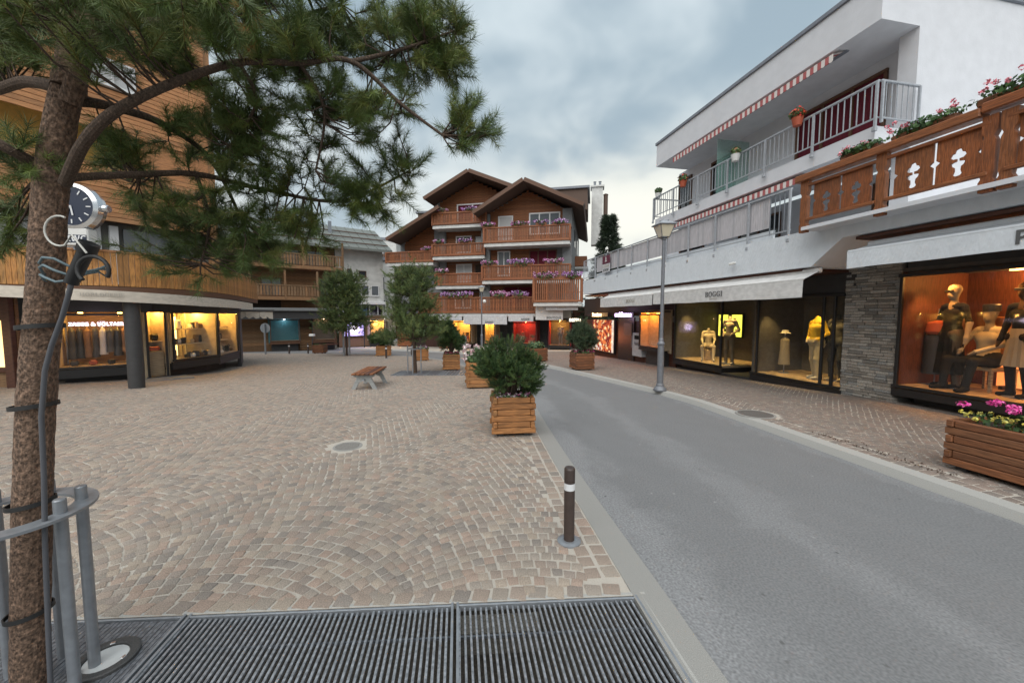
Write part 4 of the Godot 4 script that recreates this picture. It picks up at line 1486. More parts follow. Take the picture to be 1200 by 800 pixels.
func build_shop_figures() -> void:
	var away := RYAW
	var arms_pocket := [Vector3(0.09, -0.26, -0.04), Vector3(-0.12, -0.16, 0.16), Vector3(-0.09, -0.26, -0.04), Vector3(0.12, -0.16, 0.16)]
	mannequin("headless mannequin in a yellow hooded top and cream trousers in the display", rb_point(Vector3(-0.95, 0.172, -0.5)), away - 0.15, {"top": Color(0.62, 0.40, 0.04), "leg": Color(0.55, 0.46, 0.28), "shoe": Color(0.6, 0.55, 0.45), "headless": true, "hood": true, "arms": arms_pocket, "step": 0.06, "size": 0.93, "girth": 1.15})
	mannequin("headless mannequin in a dark suit behind the yellow hooded top", rb_point(Vector3(-0.60, 0.172, -0.65)), away + 0.1, {"top": Color(0.06, 0.055, 0.05), "leg": Color(0.05, 0.048, 0.045), "shoe": Color(0.5, 0.4, 0.25), "headless": true, "size": 0.95})
	mannequin("headless mannequin in a beige jacket at the edge of the entrance", rb_point(Vector3(-3.60, 0.172, -0.5)), away + 0.3, {"top": Color(0.36, 0.29, 0.19), "leg": Color(0.22, 0.18, 0.12), "shoe": Color(0.5, 0.45, 0.35), "headless": true, "arms": arms_pocket, "size": 0.92})
	mannequin("mannequin in a pale summer outfit seated on a low block in the display", rb_point(Vector3(-4.75, 0.172, -0.7)), away + 0.9, {"top": Color(0.45, 0.38, 0.26), "leg": Color(0.42, 0.36, 0.26), "headless": true, "seated": true, "size": 0.9, "arms": [Vector3(0.03, -0.25, 0.12), Vector3(-0.03, -0.1, 0.24), Vector3(-0.03, -0.25, 0.12), Vector3(0.03, -0.1, 0.24)]})
	var blk := thing("display_block", "low wooden block carrying the seated pale mannequin", "block", rb_point(Vector3(-4.75, 0.172, -0.7)), away + 0.9)
	box(blk, "block", Vector3(0.4, 0.33, 0.34), Vector3(0, 0.166, -0.02), M.display_floor, Vector3.ZERO, 0.01)
	# lit pictures at the back of the far window
	for k in 2:
		var p := thing("lit_picture", ["narrow yellow-green lit picture at the back of the display beyond the column", "yellow-green lit picture beside the entrance at the back of the display"][k], "picture", rb_point(Vector3(-5.2 + k * 0.6, 1.28, -1.64)), RYAW)
		box(p, "frame", Vector3(0.5, 0.8, 0.03), Vector3.ZERO, M.black)
		var gl := glow(Color(0.85, 0.82, 0.25), 0.9)
		box(p, "lit_sheet", Vector3(0.42, 0.72, 0.012), Vector3(0, 0, 0.022), gl)
		for q in 3:
			box(p, "print", Vector3(0.1 + 0.05 * q, 0.1, 0.006), Vector3(-0.08 + 0.07 * q, 0.2 - q * 0.18, 0.033), M.old_h[q])
	# small stand with a folded scarf
	var ds := thing("display_stand", "slim stand with a pale hanging shirt in the display left of the yellow top", "stand", rb_point(Vector3(-1.85, 0.172, -0.6)), RYAW)
	var sg := Geo.new()
	sg.lathe([[0.0, 0.0], [0.12, 0.0], [0.12, 0.012], [0.012, 0.02], [0.012, 1.0], [0.0, 1.0]], 14)
	part(ds, "pole", sg.mesh(), M.steel)
	var sh := Geo.new()
	sh.lathe([[0.0, 0.95], [0.03, 0.93], [0.10, 0.84], [0.10, 0.6], [0.13, 0.22], [0.125, 0.22], [0.0, 0.5]], 14)
	part(ds, "shirt", sh.mesh(), mk(lin(0.3, 0.25, 0.17), 0.9, T.cloth, Vector3.ONE * 2))
	var hat := Geo.new()
	hat.lathe([[0.0, 0.08], [0.07, 0.075], [0.08, 0.01], [0.13, 0.0], [0.0, 0.0]], 16)
	part(ds, "hat", hat.mesh(), mk(lin(0.5, 0.45, 0.35), 0.9), Vector3(0, 1.01, 0))

	# fashion window under the white awning
	mannequin("mannequin in a black top and long black skirt wearing sunglasses", rb_point(Vector3(1.37, 0.402, -0.55)), away - 0.35, {"top": Color(0.018, 0.018, 0.02), "leg": Color(0.1, 0.08, 0.06), "skin": Color(0.42, 0.33, 0.22), "shoe": Color(0.01, 0.01, 0.01), "bare_arms": true, "skirt": 0.66, "skirt_color": Color(0.014, 0.014, 0.015), "glasses": true, "size": 0.99, "arms": [Vector3(0.1, -0.27, 0.0), Vector3(0.03, -0.25, 0.06), Vector3(-0.1, -0.27, 0.0), Vector3(-0.02, -0.25, 0.06)]})
	mannequin("seated mannequin in a cream jacket, black trousers and a black cap", rb_point(Vector3(1.72, 0.402, -0.75)), away - 0.25, {"top": Color(0.55, 0.47, 0.31), "leg": Color(0.02, 0.02, 0.02), "skin": Color(0.22, 0.19, 0.15), "shoe": Color(0.012, 0.012, 0.012), "seated": true, "hat": true, "size": 1.0, "girth": 1.15, "arms": [Vector3(0.1, -0.22, 0.1), Vector3(-0.16, -0.12, 0.22), Vector3(-0.1, -0.22, 0.1), Vector3(0.16, -0.12, 0.22)]})
	var ch := thing("display_chair", "gilded chair under the seated cream-jacketed mannequin", "chair", rb_point(Vector3(1.72, 0.402, -0.75)), away - 0.25)
	box(ch, "seat", Vector3(0.46, 0.05, 0.42), Vector3(0, 0.365, -0.03), M.display_floor, Vector3.ZERO, 0.01)
	box(ch, "backrest", Vector3(0.62, 0.72, 0.04), Vector3(0, 0.85, -0.26), mk(lin(0.62, 0.26, 0.06), 0.5, T.wood, Vector3(4, 4, 4)), Vector3(-0.06, 0, 0), 0.02)
	for q in [[-1, -1], [1, -1], [1, 1], [-1, 1]]:
		box(ch, "leg", Vector3(0.035, 0.34, 0.035), Vector3(q[0] * 0.2, 0.17, -0.03 + q[1] * 0.18), M.display_floor)
	var bp := thing("backdrop_panel", "orange lit backdrop panel behind the seated cream-jacketed mannequin", "panel", rb_point(Vector3(2.05, 0.402, -1.25)), RYAW - 0.1)
	box(bp, "lit_sheet", Vector3(0.95, 1.12, 0.03), Vector3(0, 0.6, 0), glow(Color(1.0, 0.50, 0.16), 0.55))
	for k in 2:
		box(bp, "foot", Vector3(0.05, 0.06, 0.25), Vector3((k - 0.5) * 0.7, 0.03, 0), M.black)
	mannequin("dark bald mannequin in a black top and pale printed skirt", rb_point(Vector3(2.2, 0.402, -0.5)), away - 0.3, {"top": Color(0.016, 0.016, 0.017), "leg": Color(0.02, 0.018, 0.016), "skin": Color(0.10, 0.06, 0.035), "shoe": Color(0.012, 0.012, 0.012), "skirt": 0.42, "skirt_color": Color(0.33, 0.28, 0.2), "glasses": true, "size": 0.98})
	var hang := thing("hanging_outfit", "dark hanging outfit with a red top beside the display's side wall", "clothes", rb_point(Vector3(1.14, 0.402, -0.62)), RYAW)
	var hg := Geo.new()
	hg.lathe([[0.0, 0.0], [0.1, 0.0], [0.1, 0.01], [0.01, 0.02], [0.01, 1.35], [0.0, 1.35]], 12)
	part(hang, "pole", hg.mesh(), M.steel)
	var hc := Geo.new()
	hc.lathe([[0.0, 1.15], [0.14, 1.1], [0.16, 0.95], [0.13, 0.9]], 12)
	part(hang, "red_top", hc.mesh(), M.pot_red)
	var hd := Geo.new()
	hd.lathe([[0.0, 0.9], [0.15, 0.88], [0.17, 0.2], [0.0, 0.2]], 12)
	part(hang, "dark_coat", hd.mesh(), M.dark)

# ---------------------------------------------------------------- chalet with three gables
func wood_balcony(parent: Node3D, x0: float, x1: float, y0: float, y1: float, z: float, depth: float, slat := 0.11, slab := 0.2) -> void:
	var b := Node3D.new()
	b.name = "balcony"
	parent.add_child(b, true)
	b.position = Vector3(x0, y0, z)
	var L := x1 - x0
	var h := y1 - y0
	box(b, "slab", Vector3(L, slab, depth), Vector3(L / 2, -slab / 2 - 0.02, -depth / 2 - 0.02), M.render_white)
	box(b, "hand_rail", Vector3(L + 0.06, 0.09, 0.13), Vector3(L / 2, h - 0.03, 0), pick(M.chalet_rail), Vector3.ZERO, 0.012)
	box(b, "lower_rail", Vector3(L + 0.02, 0.13, 0.06), Vector3(L / 2, 0.08, 0.03), pick(M.chalet_rail), Vector3.ZERO, 0.01)
	box(b, "middle_rail", Vector3(L, 0.05, 0.04), Vector3(L / 2, h * 0.42, -0.04), pick(M.chalet_rail))
	var n := roundi(L / slat)
	for i in n:
		box(b, "slat", Vector3(slat * (0.74 if i % 2 == 0 else 0.62), h - 0.1, 0.028), Vector3((i + 0.5) * L / n, h / 2, 0.0), pick(M.chalet_slat))
	for s in [0.0, 1.0]:
		box(b, "side_rail", Vector3(0.1, 0.08, depth - 0.12), Vector3(s * L, h - 0.035, -depth / 2 - 0.03), pick(M.chalet_rail))
		var m := maxi(2, roundi(depth / 0.16))
		for i in m:
			box(b, "side_slat", Vector3(0.03, h - 0.1, depth / m * 0.85), Vector3(s * L, h / 2, -(i + 0.5) * depth / m - 0.02), pick(M.chalet_slat))
		box(b, "corner_post", Vector3(0.12, h + 0.02, 0.12), Vector3(s * L, h / 2, 0.0), pick(M.chalet_rail), Vector3.ZERO, 0.01)

func petunias(label: String, at: Vector3, yaw: float, L: float, h: float, cols: Array, group: String) -> void:
	var t := thing("petunia_box", label, "flower box", at, yaw, group)
	box(t, "trough", Vector3(L, 0.14, 0.16), Vector3(0, 0.07, 0), M.chalet_rail[0])
	part(t, "foliage", leaf_cloud(Vector3(0, 0.16, 0.04), Vector3(L * 0.52, h * 0.8, 0.17), int(120 * L) + 40, 0.07, [[0.05, 0.09, 0.03], [0.07, 0.11, 0.04]]), M.leaf)
	var g := Geo.new()
	var n := int(L * 7) + 3
	for i in n:
		var p := Vector3((float(i) / (n - 1) - 0.5) * L + rng.randf_range(-0.08, 0.08), rng.randf_range(0.08, 0.2) + h * 0.25, rng.randf_range(0.0, 0.14))
		add_leaves(g, p, Vector3(0.13, h * 0.5, 0.12), 34, 0.055, cols, 0.4)
	part(t, "blossoms", g.mesh(), M.leaf)

func gable_boards(parent: Node3D, poly: Array, z: float, step := 0.16) -> void:
	# horizontal boards clipped to a gable outline: poly = [x_left, x_right, y_eave_left, y_eave_right, x_peak, y_peak, y_bottom]
	var y: float = poly[6]
	while y < poly[5] - 0.05:
		var m := y + step / 2
		var xl: float = poly[0]
		var xr: float = poly[1]
		if m > poly[2]:
			xl = lerpf(poly[0], poly[4], (m - poly[2]) / (poly[5] - poly[2]))
		if m > poly[3]:
			xr = lerpf(poly[1], poly[4], (m - poly[3]) / (poly[5] - poly[3]))
		if xr - xl > 0.1:
			box(parent, "board", Vector3(snappedf(xr - xl, 0.02), step - 0.012, 0.05), Vector3((xl + xr) / 2, m, z + rng.randf_range(-0.004, 0.004)), pick(M.chalet_wall))
		y += step

func roof_slab(parent: Node3D, a: Vector2, b: Vector2, z0: float, z1: float, th := 0.2) -> void:
	# sloped slab between two points of the gable outline, with purlin-ends and a fascia board
	var g := Geo.new()
	var d := (b - a).normalized()
	var n := Vector2(-d.y, d.x)
	if n.y < 0:
		n = -n
	g.upright(PackedVector2Array([a, b, b + n * th, a + n * th]), z0, z1)
	part(parent, "roof", g.mesh(), M.roof_brown)
	var f := Geo.new()
	f.upright(PackedVector2Array([a - n * 0.05, b - n * 0.05, b + n * (th - 0.04), a + n * (th - 0.04)]), z1 + 0.002, z1 + 0.045)
	part(parent, "barge_board", f.mesh(), M.frame_brown)

func build_chalet() -> void:
	var yaw := deg_to_rad(-12)
	var base := Vector3(4.0, 0.0, -26.0)
	var bs := Basis(Vector3.UP, yaw)
	var w := func(p: Vector3) -> Vector3: return base + bs * p
	var c := thing("chalet", "brown timber chalet with three gables and flowered balconies over small shops", "building", base, yaw)
	# masonry bodies
	box(c, "ground_floor_wall", Vector3(13.2, 2.7, 8.0), Vector3(-6.6, 0.4, -6.6), M.grey_render)
	box(c, "ground_floor_lintel", Vector3(13.4, 0.45, 1.6), Vector3(-6.6, 1.5, -0.75), M.darkwall)
	box(c, "body", Vector3(6.3, 7.0, 11.0), Vector3(-3.16, 5.1, -5.55), M.grey_render)
	box(c, "body", Vector3(4.4, 8.2, 10.0), Vector3(-7.9, 5.7, -5.75), M.grey_render)
	box(c, "body", Vector3(3.2, 5.5, 9.0), Vector3(-11.4, 4.4, -5.6), M.grey_render)
	# upper part of the right side wall under the eave
	var sg := Geo.new()
	sg.upright(PackedVector2Array([Vector2(-6.3, 8.4), Vector2(0.0, 8.4), Vector2(-3.0, 9.95)]), -11.0, -0.06)
	part(c, "gable_core", sg.mesh(), M.grey_render)
	var sg2 := Geo.new()
	sg2.upright(PackedVector2Array([Vector2(-9.9, 9.6), Vector2(-4.2, 9.6), Vector2(-6.9, 11.1)]), -10.0, -0.80)
	part(c, "gable_core", sg2.mesh(), M.grey_render)
	# board cladding
	gable_boards(c, [-6.0, -0.55, 8.45, 8.65, -3.0, 9.95, 6.15], 0.0)
	gable_boards(c, [-9.6, -4.5, 9.75, 9.9, -6.9, 11.1, 7.7], -0.74)
	gable_boards(c, [-12.6, -9.9, 7.0, 8.4, -9.95, 8.5, 5.2], -1.02)
	for k in 3:
		for i in 15:
			box(c, "board", Vector3(3.6 if k < 2 else 4.0, 0.155, 0.05), Vector3([-4.0, -7.4, -3.6][k], [3.7, 5.4, 1.7][k] + i * 0.165, [0.0, -0.74, 0.004][k]), pick(M.chalet_wall))
	for i in 12:
		box(c, "board", Vector3(3.8, 0.155, 0.05), Vector3(-7.4, 3.4 + i * 0.165, -0.74), pick(M.chalet_wall))
	# grey pillars between the balconies
	for p in [[-0.32, 0.62, 5.0, 7.2, 0.12], [-5.85, 0.5, 5.0, 7.0, 0.14], [-9.35, 0.45, 5.4, 7.4, -0.62], [-12.4, 0.4, 4.4, 4.0, -0.95]]:
		box(c, "pillar", Vector3(p[1], p[3], 0.3), Vector3(p[0], p[2], p[4]), M.grey_render, Vector3.ZERO, 0.01)
	# balconies
	wood_balcony(c, -5.72, -0.07, 6.33, 7.34, 1.3, 1.3)
	wood_balcony(c, -5.85, -0.05, 3.90, 4.86, 1.3, 1.3)
	wood_balcony(c, -2.25, 0.74, 2.40, 3.86, 2.2, 2.4, 0.13)
	wood_balcony(c, -10.4, -2.26, 1.72, 2.80, 1.3, 1.4)
	wood_balcony(c, -9.67, -5.78, 7.84, 8.68, 0.55, 1.3)
	wood_balcony(c, -9.70, -5.90, 5.70, 6.54, 0.55, 1.3)
	wood_balcony(c, -9.50, -5.90, 3.66, 4.50, 0.55, 1.3)
	wood_balcony(c, -13.4, -9.75, 5.38, 6.14, 0.35, 1.4)
	# windows
	casement(c, -5.05, -4.0, 6.75, 8.36, 0.03, M.frame_white, M.curtain_white, 0, 0.09)
	casement(c, -2.9, -0.8, 7.0, 8.46, 0.03, M.frame_white, M.pane_sky, 2, 0.09)
	casement(c, -5.1, -4.2, 4.3, 6.0, 0.03, M.frame_white, M.pane_sky, 1, 0.08)
	casement(c, -2.9, -1.0, 4.3, 6.0, 0.03, M.frame_brown, M.curtain_red, 2, 0.08)
	casement(c, -4.7, -2.6, 2.0, 3.6, 0.034, M.frame_brown, M.curtain_red, 1, 0.08)
	casement(c, -8.3, -5.9, 8.2, 9.55, -0.71, M.frame_white, M.curtain_red, 1, 0.09)
	casement(c, -8.4, -7.2, 6.1, 7.3, -0.71, M.frame_white, M.pane_sky, 1, 0.08)
	casement(c, -7.0, -6.1, 6.1, 7.3, -0.71, M.frame_brown, M.curtain_white, 0, 0.08)
	casement(c, -8.4, -7.2, 4.0, 5.3, -0.71, M.frame_white, M.curtain_white, 1, 0.08)
	casement(c, -7.0, -6.1, 4.0, 5.3, -0.71, M.frame_brown, M.pane_dark, 0, 0.08)
	box(c, "first_floor_wall", Vector3(7.2, 1.5, 0.3), Vector3(-7.4, 2.5, -0.75), M.chalet_wall[0])
	casement(c, -8.5, -7.2, 2.1, 3.3, -0.595, M.frame_white, M.pane_sky, 1, 0.08)
	casement(c, -6.6, -5.4, 2.1, 3.3, -0.595, M.frame_white, M.pane_dark, 1, 0.08)
	# right-hand side wall: small balcony and openings
	box(c, "side_balcony", Vector3(0.9, 0.75, 2.2), Vector3(0.45, 5.7, -5.0), M.chalet_slat[2])
	box(c, "side_balcony_slab", Vector3(1.0, 0.15, 2.3), Vector3(0.5, 5.2, -5.0), M.render_white)
	for p in [[-3.2, 7.2], [-7.0, 7.2], [-4.2, 4.6], [-8.0, 4.6]]:
		box(c, "side_window", Vector3(0.05, 1.2, 0.9), Vector3(0.0, p[1], p[0]), M.pane_sky)
	# roofs
	roof_slab(c, Vector2(-3.0, 10.12), Vector2(0.75, 8.35), -11.0, 1.65)
	roof_slab(c, Vector2(-3.0, 10.12), Vector2(-6.35, 8.22), -11.0, 1.65)
	roof_slab(c, Vector2(-6.9, 11.2), Vector2(-10.1, 9.55), -10.0, 0.95)
	roof_slab(c, Vector2(-6.9, 11.2), Vector2(-3.6, 9.85), -10.0, 0.95)
	roof_slab(c, Vector2(-9.0, 8.95), Vector2(-13.0, 6.9), -9.0, 0.95)
	# flat-roofed attic blocks and chimney
	box(c, "attic_block", Vector3(3.0, 1.5, 4.0), Vector3(-0.6, 10.0, -4.8), M.roof_brown)
	box(c, "attic_roof", Vector3(3.3, 0.16, 4.3), Vector3(-0.6, 10.84, -4.8), M.coping)
	box(c, "attic_block", Vector3(2.2, 1.5, 3.0), Vector3(-10.9, 8.7, -3.6), M.roof_brown)
	box(c, "attic_roof", Vector3(2.5, 0.14, 3.3), Vector3(-10.9, 9.52, -3.6), M.coping)
	var ch := Node3D.new()
	ch.name = "chimney"
	c.add_child(ch)
	ch.position = Vector3(0.2, 9.3, -5.5)
	box(ch, "chimney_stack", Vector3(0.85, 4.4, 0.85), Vector3(1.4, 0, 0), M.render_white)
	box(ch, "chimney_cap", Vector3(1.05, 0.12, 1.05), Vector3(1.4, 2.26, 0), M.render_white)
	for k in 2:
		var fl := Geo.new()
		fl.lathe([[0.09, 0.0], [0.09, 0.35], [0.13, 0.4], [0.0, 0.45]], 10)
		part(ch, "flue", fl.mesh(), M.steel, Vector3(1.2 + k * 0.4, 2.32, 0))
	var pipe := Geo.new()
	pipe.lathe([[0.17, -2.2], [0.17, 1.6], [0.2, 1.7], [0.0, 1.8]], 12)
	part(ch, "steel_flue", pipe.mesh(), M.roof_brown, Vector3(2.05, 0, 0))
	# aerial
	box(c, "aerial", Vector3(0.03, 1.6, 0.03), Vector3(-4.4, 11.2, -5.0), M.steel)

	# flowers
	var pur := [[0.30, 0.10, 0.33], [0.42, 0.20, 0.46], [0.52, 0.36, 0.55]]
	var pink := [[0.50, 0.18, 0.36], [0.6, 0.42, 0.55], [0.4, 0.12, 0.3]]
	var rows := [
		[-5.4, 7.42, 1.3, 0.9, 0.2, pink, "pink petunia box on the corner of the upper right balcony"],
		[-3.3, 7.42, 1.3, 1.1, 0.2, pink, "pink petunia box on the middle of the upper right balcony"],
		[-1.9, 7.42, 1.3, 0.7, 0.24, pur, "purple petunia box on the upper right balcony before the wide window"],
		[-0.75, 7.42, 1.3, 0.9, 0.24, pur, "purple petunia box on the upper right balcony beside the grey pillar"],
		[-5.3, 4.94, 1.3, 1.0, 0.24, pink, "pink petunia box on the corner of the second-floor balcony"],
		[-3.2, 4.94, 1.3, 1.6, 0.34, pur, "full purple petunia box on the middle of the second-floor balcony"],
		[-1.1, 4.94, 1.3, 1.1, 0.26, pink, "pink petunia box on the second-floor balcony beside the grey pillar"],
		[-1.45, 3.95, 2.2, 1.5, 0.34, pink, "pale pink petunia box along the projecting first-floor balcony"],
		[0.15, 3.95, 2.2, 1.1, 0.34, pur, "purple petunia box on the outer corner of the projecting balcony"],
		[-7.6, 2.88, 1.3, 2.2, 0.34, pur, "long purple petunia box on the lowest balcony beside the lamp"],
		[-4.6, 2.88, 1.3, 1.1, 0.34, pink, "round pink petunia box on the lowest balcony beside the red curtains"],
		[-3.3, 2.88, 1.3, 1.0, 0.36, pur, "purple petunia box on the lowest balcony next to the projecting one"],
		[-9.0, 4.58, 0.55, 0.9, 0.24, pink, "pink petunia box on the left second-floor balcony"],
		[-9.2, 6.62, 0.55, 0.7, 0.2, pink, "small pink petunia box on the left third-floor balcony"],
		[-7.3, 6.62, 0.55, 0.9, 0.22, pur, "purple petunia box on the middle of the left third-floor balcony"],
		[-6.9, 8.76, 0.55, 0.9, 0.22, pur, "purple petunia box on the top balcony under the highest gable"],
		[-8.9, 8.76, 0.55, 0.6, 0.18, pink, "small pink petunia box at the end of the top balcony"],
		[-10.2, 6.22, 0.35, 0.7, 0.18, pink, "small pink petunia box on the low left balcony"]]
	for r in rows:
		petunias(r[6], w.call(Vector3(r[0], r[1] - 0.065, r[2])), yaw, r[3], r[4], r[5], "petunia boxes on the chalet balconies")

	# shops on the ground floor
	var warm := {"light": Color(1.0, 0.72, 0.32), "energy": 1.1, "lamps": 1, "foot": -0.9, "back": M.interior, "lip": 0.12, "lamp_at": 0.5}
	shop_window(c, -8.5, -7.1, -0.35, 1.1, 0.0, 1.1, warm)
	shop_window(c, -6.05, -5.35, -0.4, 1.2, 0.0, 1.1, warm)
	var red := warm.duplicate()
	red["back"] = mk(lin(0.35, 0.05, 0.04), 0.7, T.wood, Vector3(3, 1, 3))
	red["energy"] = 0.6
	red["light"] = Color(1.0, 0.45, 0.28)
	shop_window(c, -4.0, -2.4, -0.35, 1.05, 0.0, 1.1, red)
	var dk := warm.duplicate()
	dk["back"] = M.interior_dark
	dk["side"] = mk(lin(0.35, 0.02, 0.02), 0.7)
	dk["energy"] = 0.7
	shop_window(c, -1.5, -0.1, -0.45, 1.15, 0.0, 1.1, dk)
	box(c, "wooden_door", Vector3(1.3, 2.1, 0.1), Vector3(-10.3, 0.1, -0.9), M.redwood[0], Vector3.ZERO, 0.01)
	box(c, "wooden_door_frame", Vector3(3.4, 2.4, 0.1), Vector3(-11.0, 0.3, -1.02), M.darkwall)
	mannequin("small headless mannequin in a white shirt in the dark shop under the projecting balcony", w.call(Vector3(-0.75, -0.448, -0.5)), yaw, {"top": Color(0.5, 0.46, 0.4), "leg": Color(0.2, 0.19, 0.17), "headless": true, "size": 0.86}, 0.03)
	var goods := [[-8.1, 0.5], [-7.6, 0.75], [-5.7, 0.6], [-3.5, 0.8], [-2.8, 0.6]]
	for i in goods.size():
		var g := thing("display_stack", ["stack of gift boxes in the warm shop window beside the wooden door", "taller stack of gift boxes in the warm shop window beside the wooden door", "stack of boxes in the narrow warm shop window", "stack of orange boxes in the red-lit shop window", "stack of dark boxes in the red-lit shop window"][i], "boxes", w.call(Vector3(goods[i][0], -0.38, -0.55)), yaw)
		for k in 3:
			box(g, "carton", Vector3(0.42 - k * 0.08, goods[i][1] / 3 - 0.004, 0.3), Vector3(0.03 * k, goods[i][1] / 3 * (k + 0.5), 0), [M.old_h[2], M.display_floor, M.pot_red][(i + k) % 3], Vector3(0, 0.2 * k, 0), 0.008)
	# cloth awnings and shop lettering
	var aw := [[-7.1, -4.1, 1.0, 0.55, "long white cloth awning under the lowest chalet balcony", "SPORT"], [-4.0, -2.35, 1.2, 0.36, "short white cloth awning over the red-lit shop window", "MODE"], [-2.2, -0.45, 1.3, 0.85, "deep grey cloth awning under the projecting balcony", "BOUTIQUE"], [-8.9, -7.2, 1.25, 0.28, "small white cloth awning over the warm shop window", ""]]
	for i in aw.size():
		var a: Array = aw[i]
		var t := cloth_awning("shop_awning", a[4], base, yaw, a[0], a[1], a[2], a[3], 1.55, 0.7, 0.12, M.grey_awning if i != 2 else M.pale_awning)
		if a[5]:
			text(t, "lettering", a[5], 0.14, M.awning_print, Vector3((a[0] + a[1]) / 2 + 0.3, a[2] + 0.14, 1.57))
	var fp := thing("fascia_sign", "white fascia board under the projecting balcony with faint lettering", "sign", w.call(Vector3(-0.5, 1.92, 1.9)), yaw)
	box(fp, "panel", Vector3(2.0, 0.32, 0.08), Vector3(0, 0.16, 0), M.grey_awning, Vector3.ZERO, 0.01)
	text(fp, "lettering", "CHALET", 0.12, M.faint_print, Vector3(0, 0.16, 0.045))
	var zn := thing("lit_sign", "small white lit lettering over the dark shop next to the planter tree", "sign", w.call(Vector3(0.25, 1.28, 0.25)), yaw)
	box(zn, "backing", Vector3(1.1, 0.26, 0.06), Vector3.ZERO, M.black)
	text(zn, "sign_lettering", "BEZIN", 0.2, glow(Color(1.0, 0.93, 0.8), 1.6), Vector3(0, 0, 0.04), Vector3.ZERO, false, 0.02)
	omni(zn, Vector3(0, 0, 0.3), Color(1.0, 0.93, 0.8), 0.05, 0.1)
	# corner wing joining the chalet to the terrace building
	box(c, "link_wall", Vector3(4.0, 3.0, 0.3), Vector3(2.0, 0.7, -1.6), M.redwood[1])

# ---------------------------------------------------------------- rounded corner building
const OUTER := [[-16.0, -6.3], [-13.2, -7.35], [-11.6, -7.8], [-10.4, -8.1], [-9.4, -8.38], [-8.75, -8.85], [-8.42, -9.65], [-8.5, -10.8], [-8.95, -12.2], [-9.55, -13.6], [-10.3, -15.2], [-11.0, -16.7]]

func along(line: PackedVector2Array, s: float) -> Array:   # [point, direction]
	for i in line.size() - 1:
		var d := line[i].distance_to(line[i + 1])
		if s <= d or i == line.size() - 2:
			return [line[i].lerp(line[i + 1], s / d), (line[i + 1] - line[i]).normalized()]
		s -= d
	return []

func length_of(line: PackedVector2Array) -> float:
	var t := 0.0
	for i in line.size() - 1:
		t += line[i].distance_to(line[i + 1])
	return t

func ribbon(line: PackedVector2Array, y0: float, y1: float, th: float) -> ArrayMesh:
	var g := Geo.new()
	var inner := shifted(line, th)
	for i in line.size() - 1:
		var a := line[i]
		var b := line[i + 1]
		var c := inner[i + 1]
		var d := inner[i]
		var o := Vector3(a.x - d.x, 0, a.y - d.y)
		g.quad(Vector3(a.x, y0, a.y), Vector3(b.x, y0, b.y), Vector3(b.x, y1, b.y), Vector3(a.x, y1, a.y), o)
		g.quad(Vector3(d.x, y0, d.y), Vector3(c.x, y0, c.y), Vector3(c.x, y1, c.y), Vector3(d.x, y1, d.y), -o)
		g.quad(Vector3(a.x, y1, a.y), Vector3(b.x, y1, b.y), Vector3(c.x, y1, c.y), Vector3(d.x, y1, d.y), Vector3.UP)
		g.quad(Vector3(a.x, y0, a.y), Vector3(b.x, y0, b.y), Vector3(c.x, y0, c.y), Vector3(d.x, y0, d.y), Vector3.DOWN)
	return g.mesh()

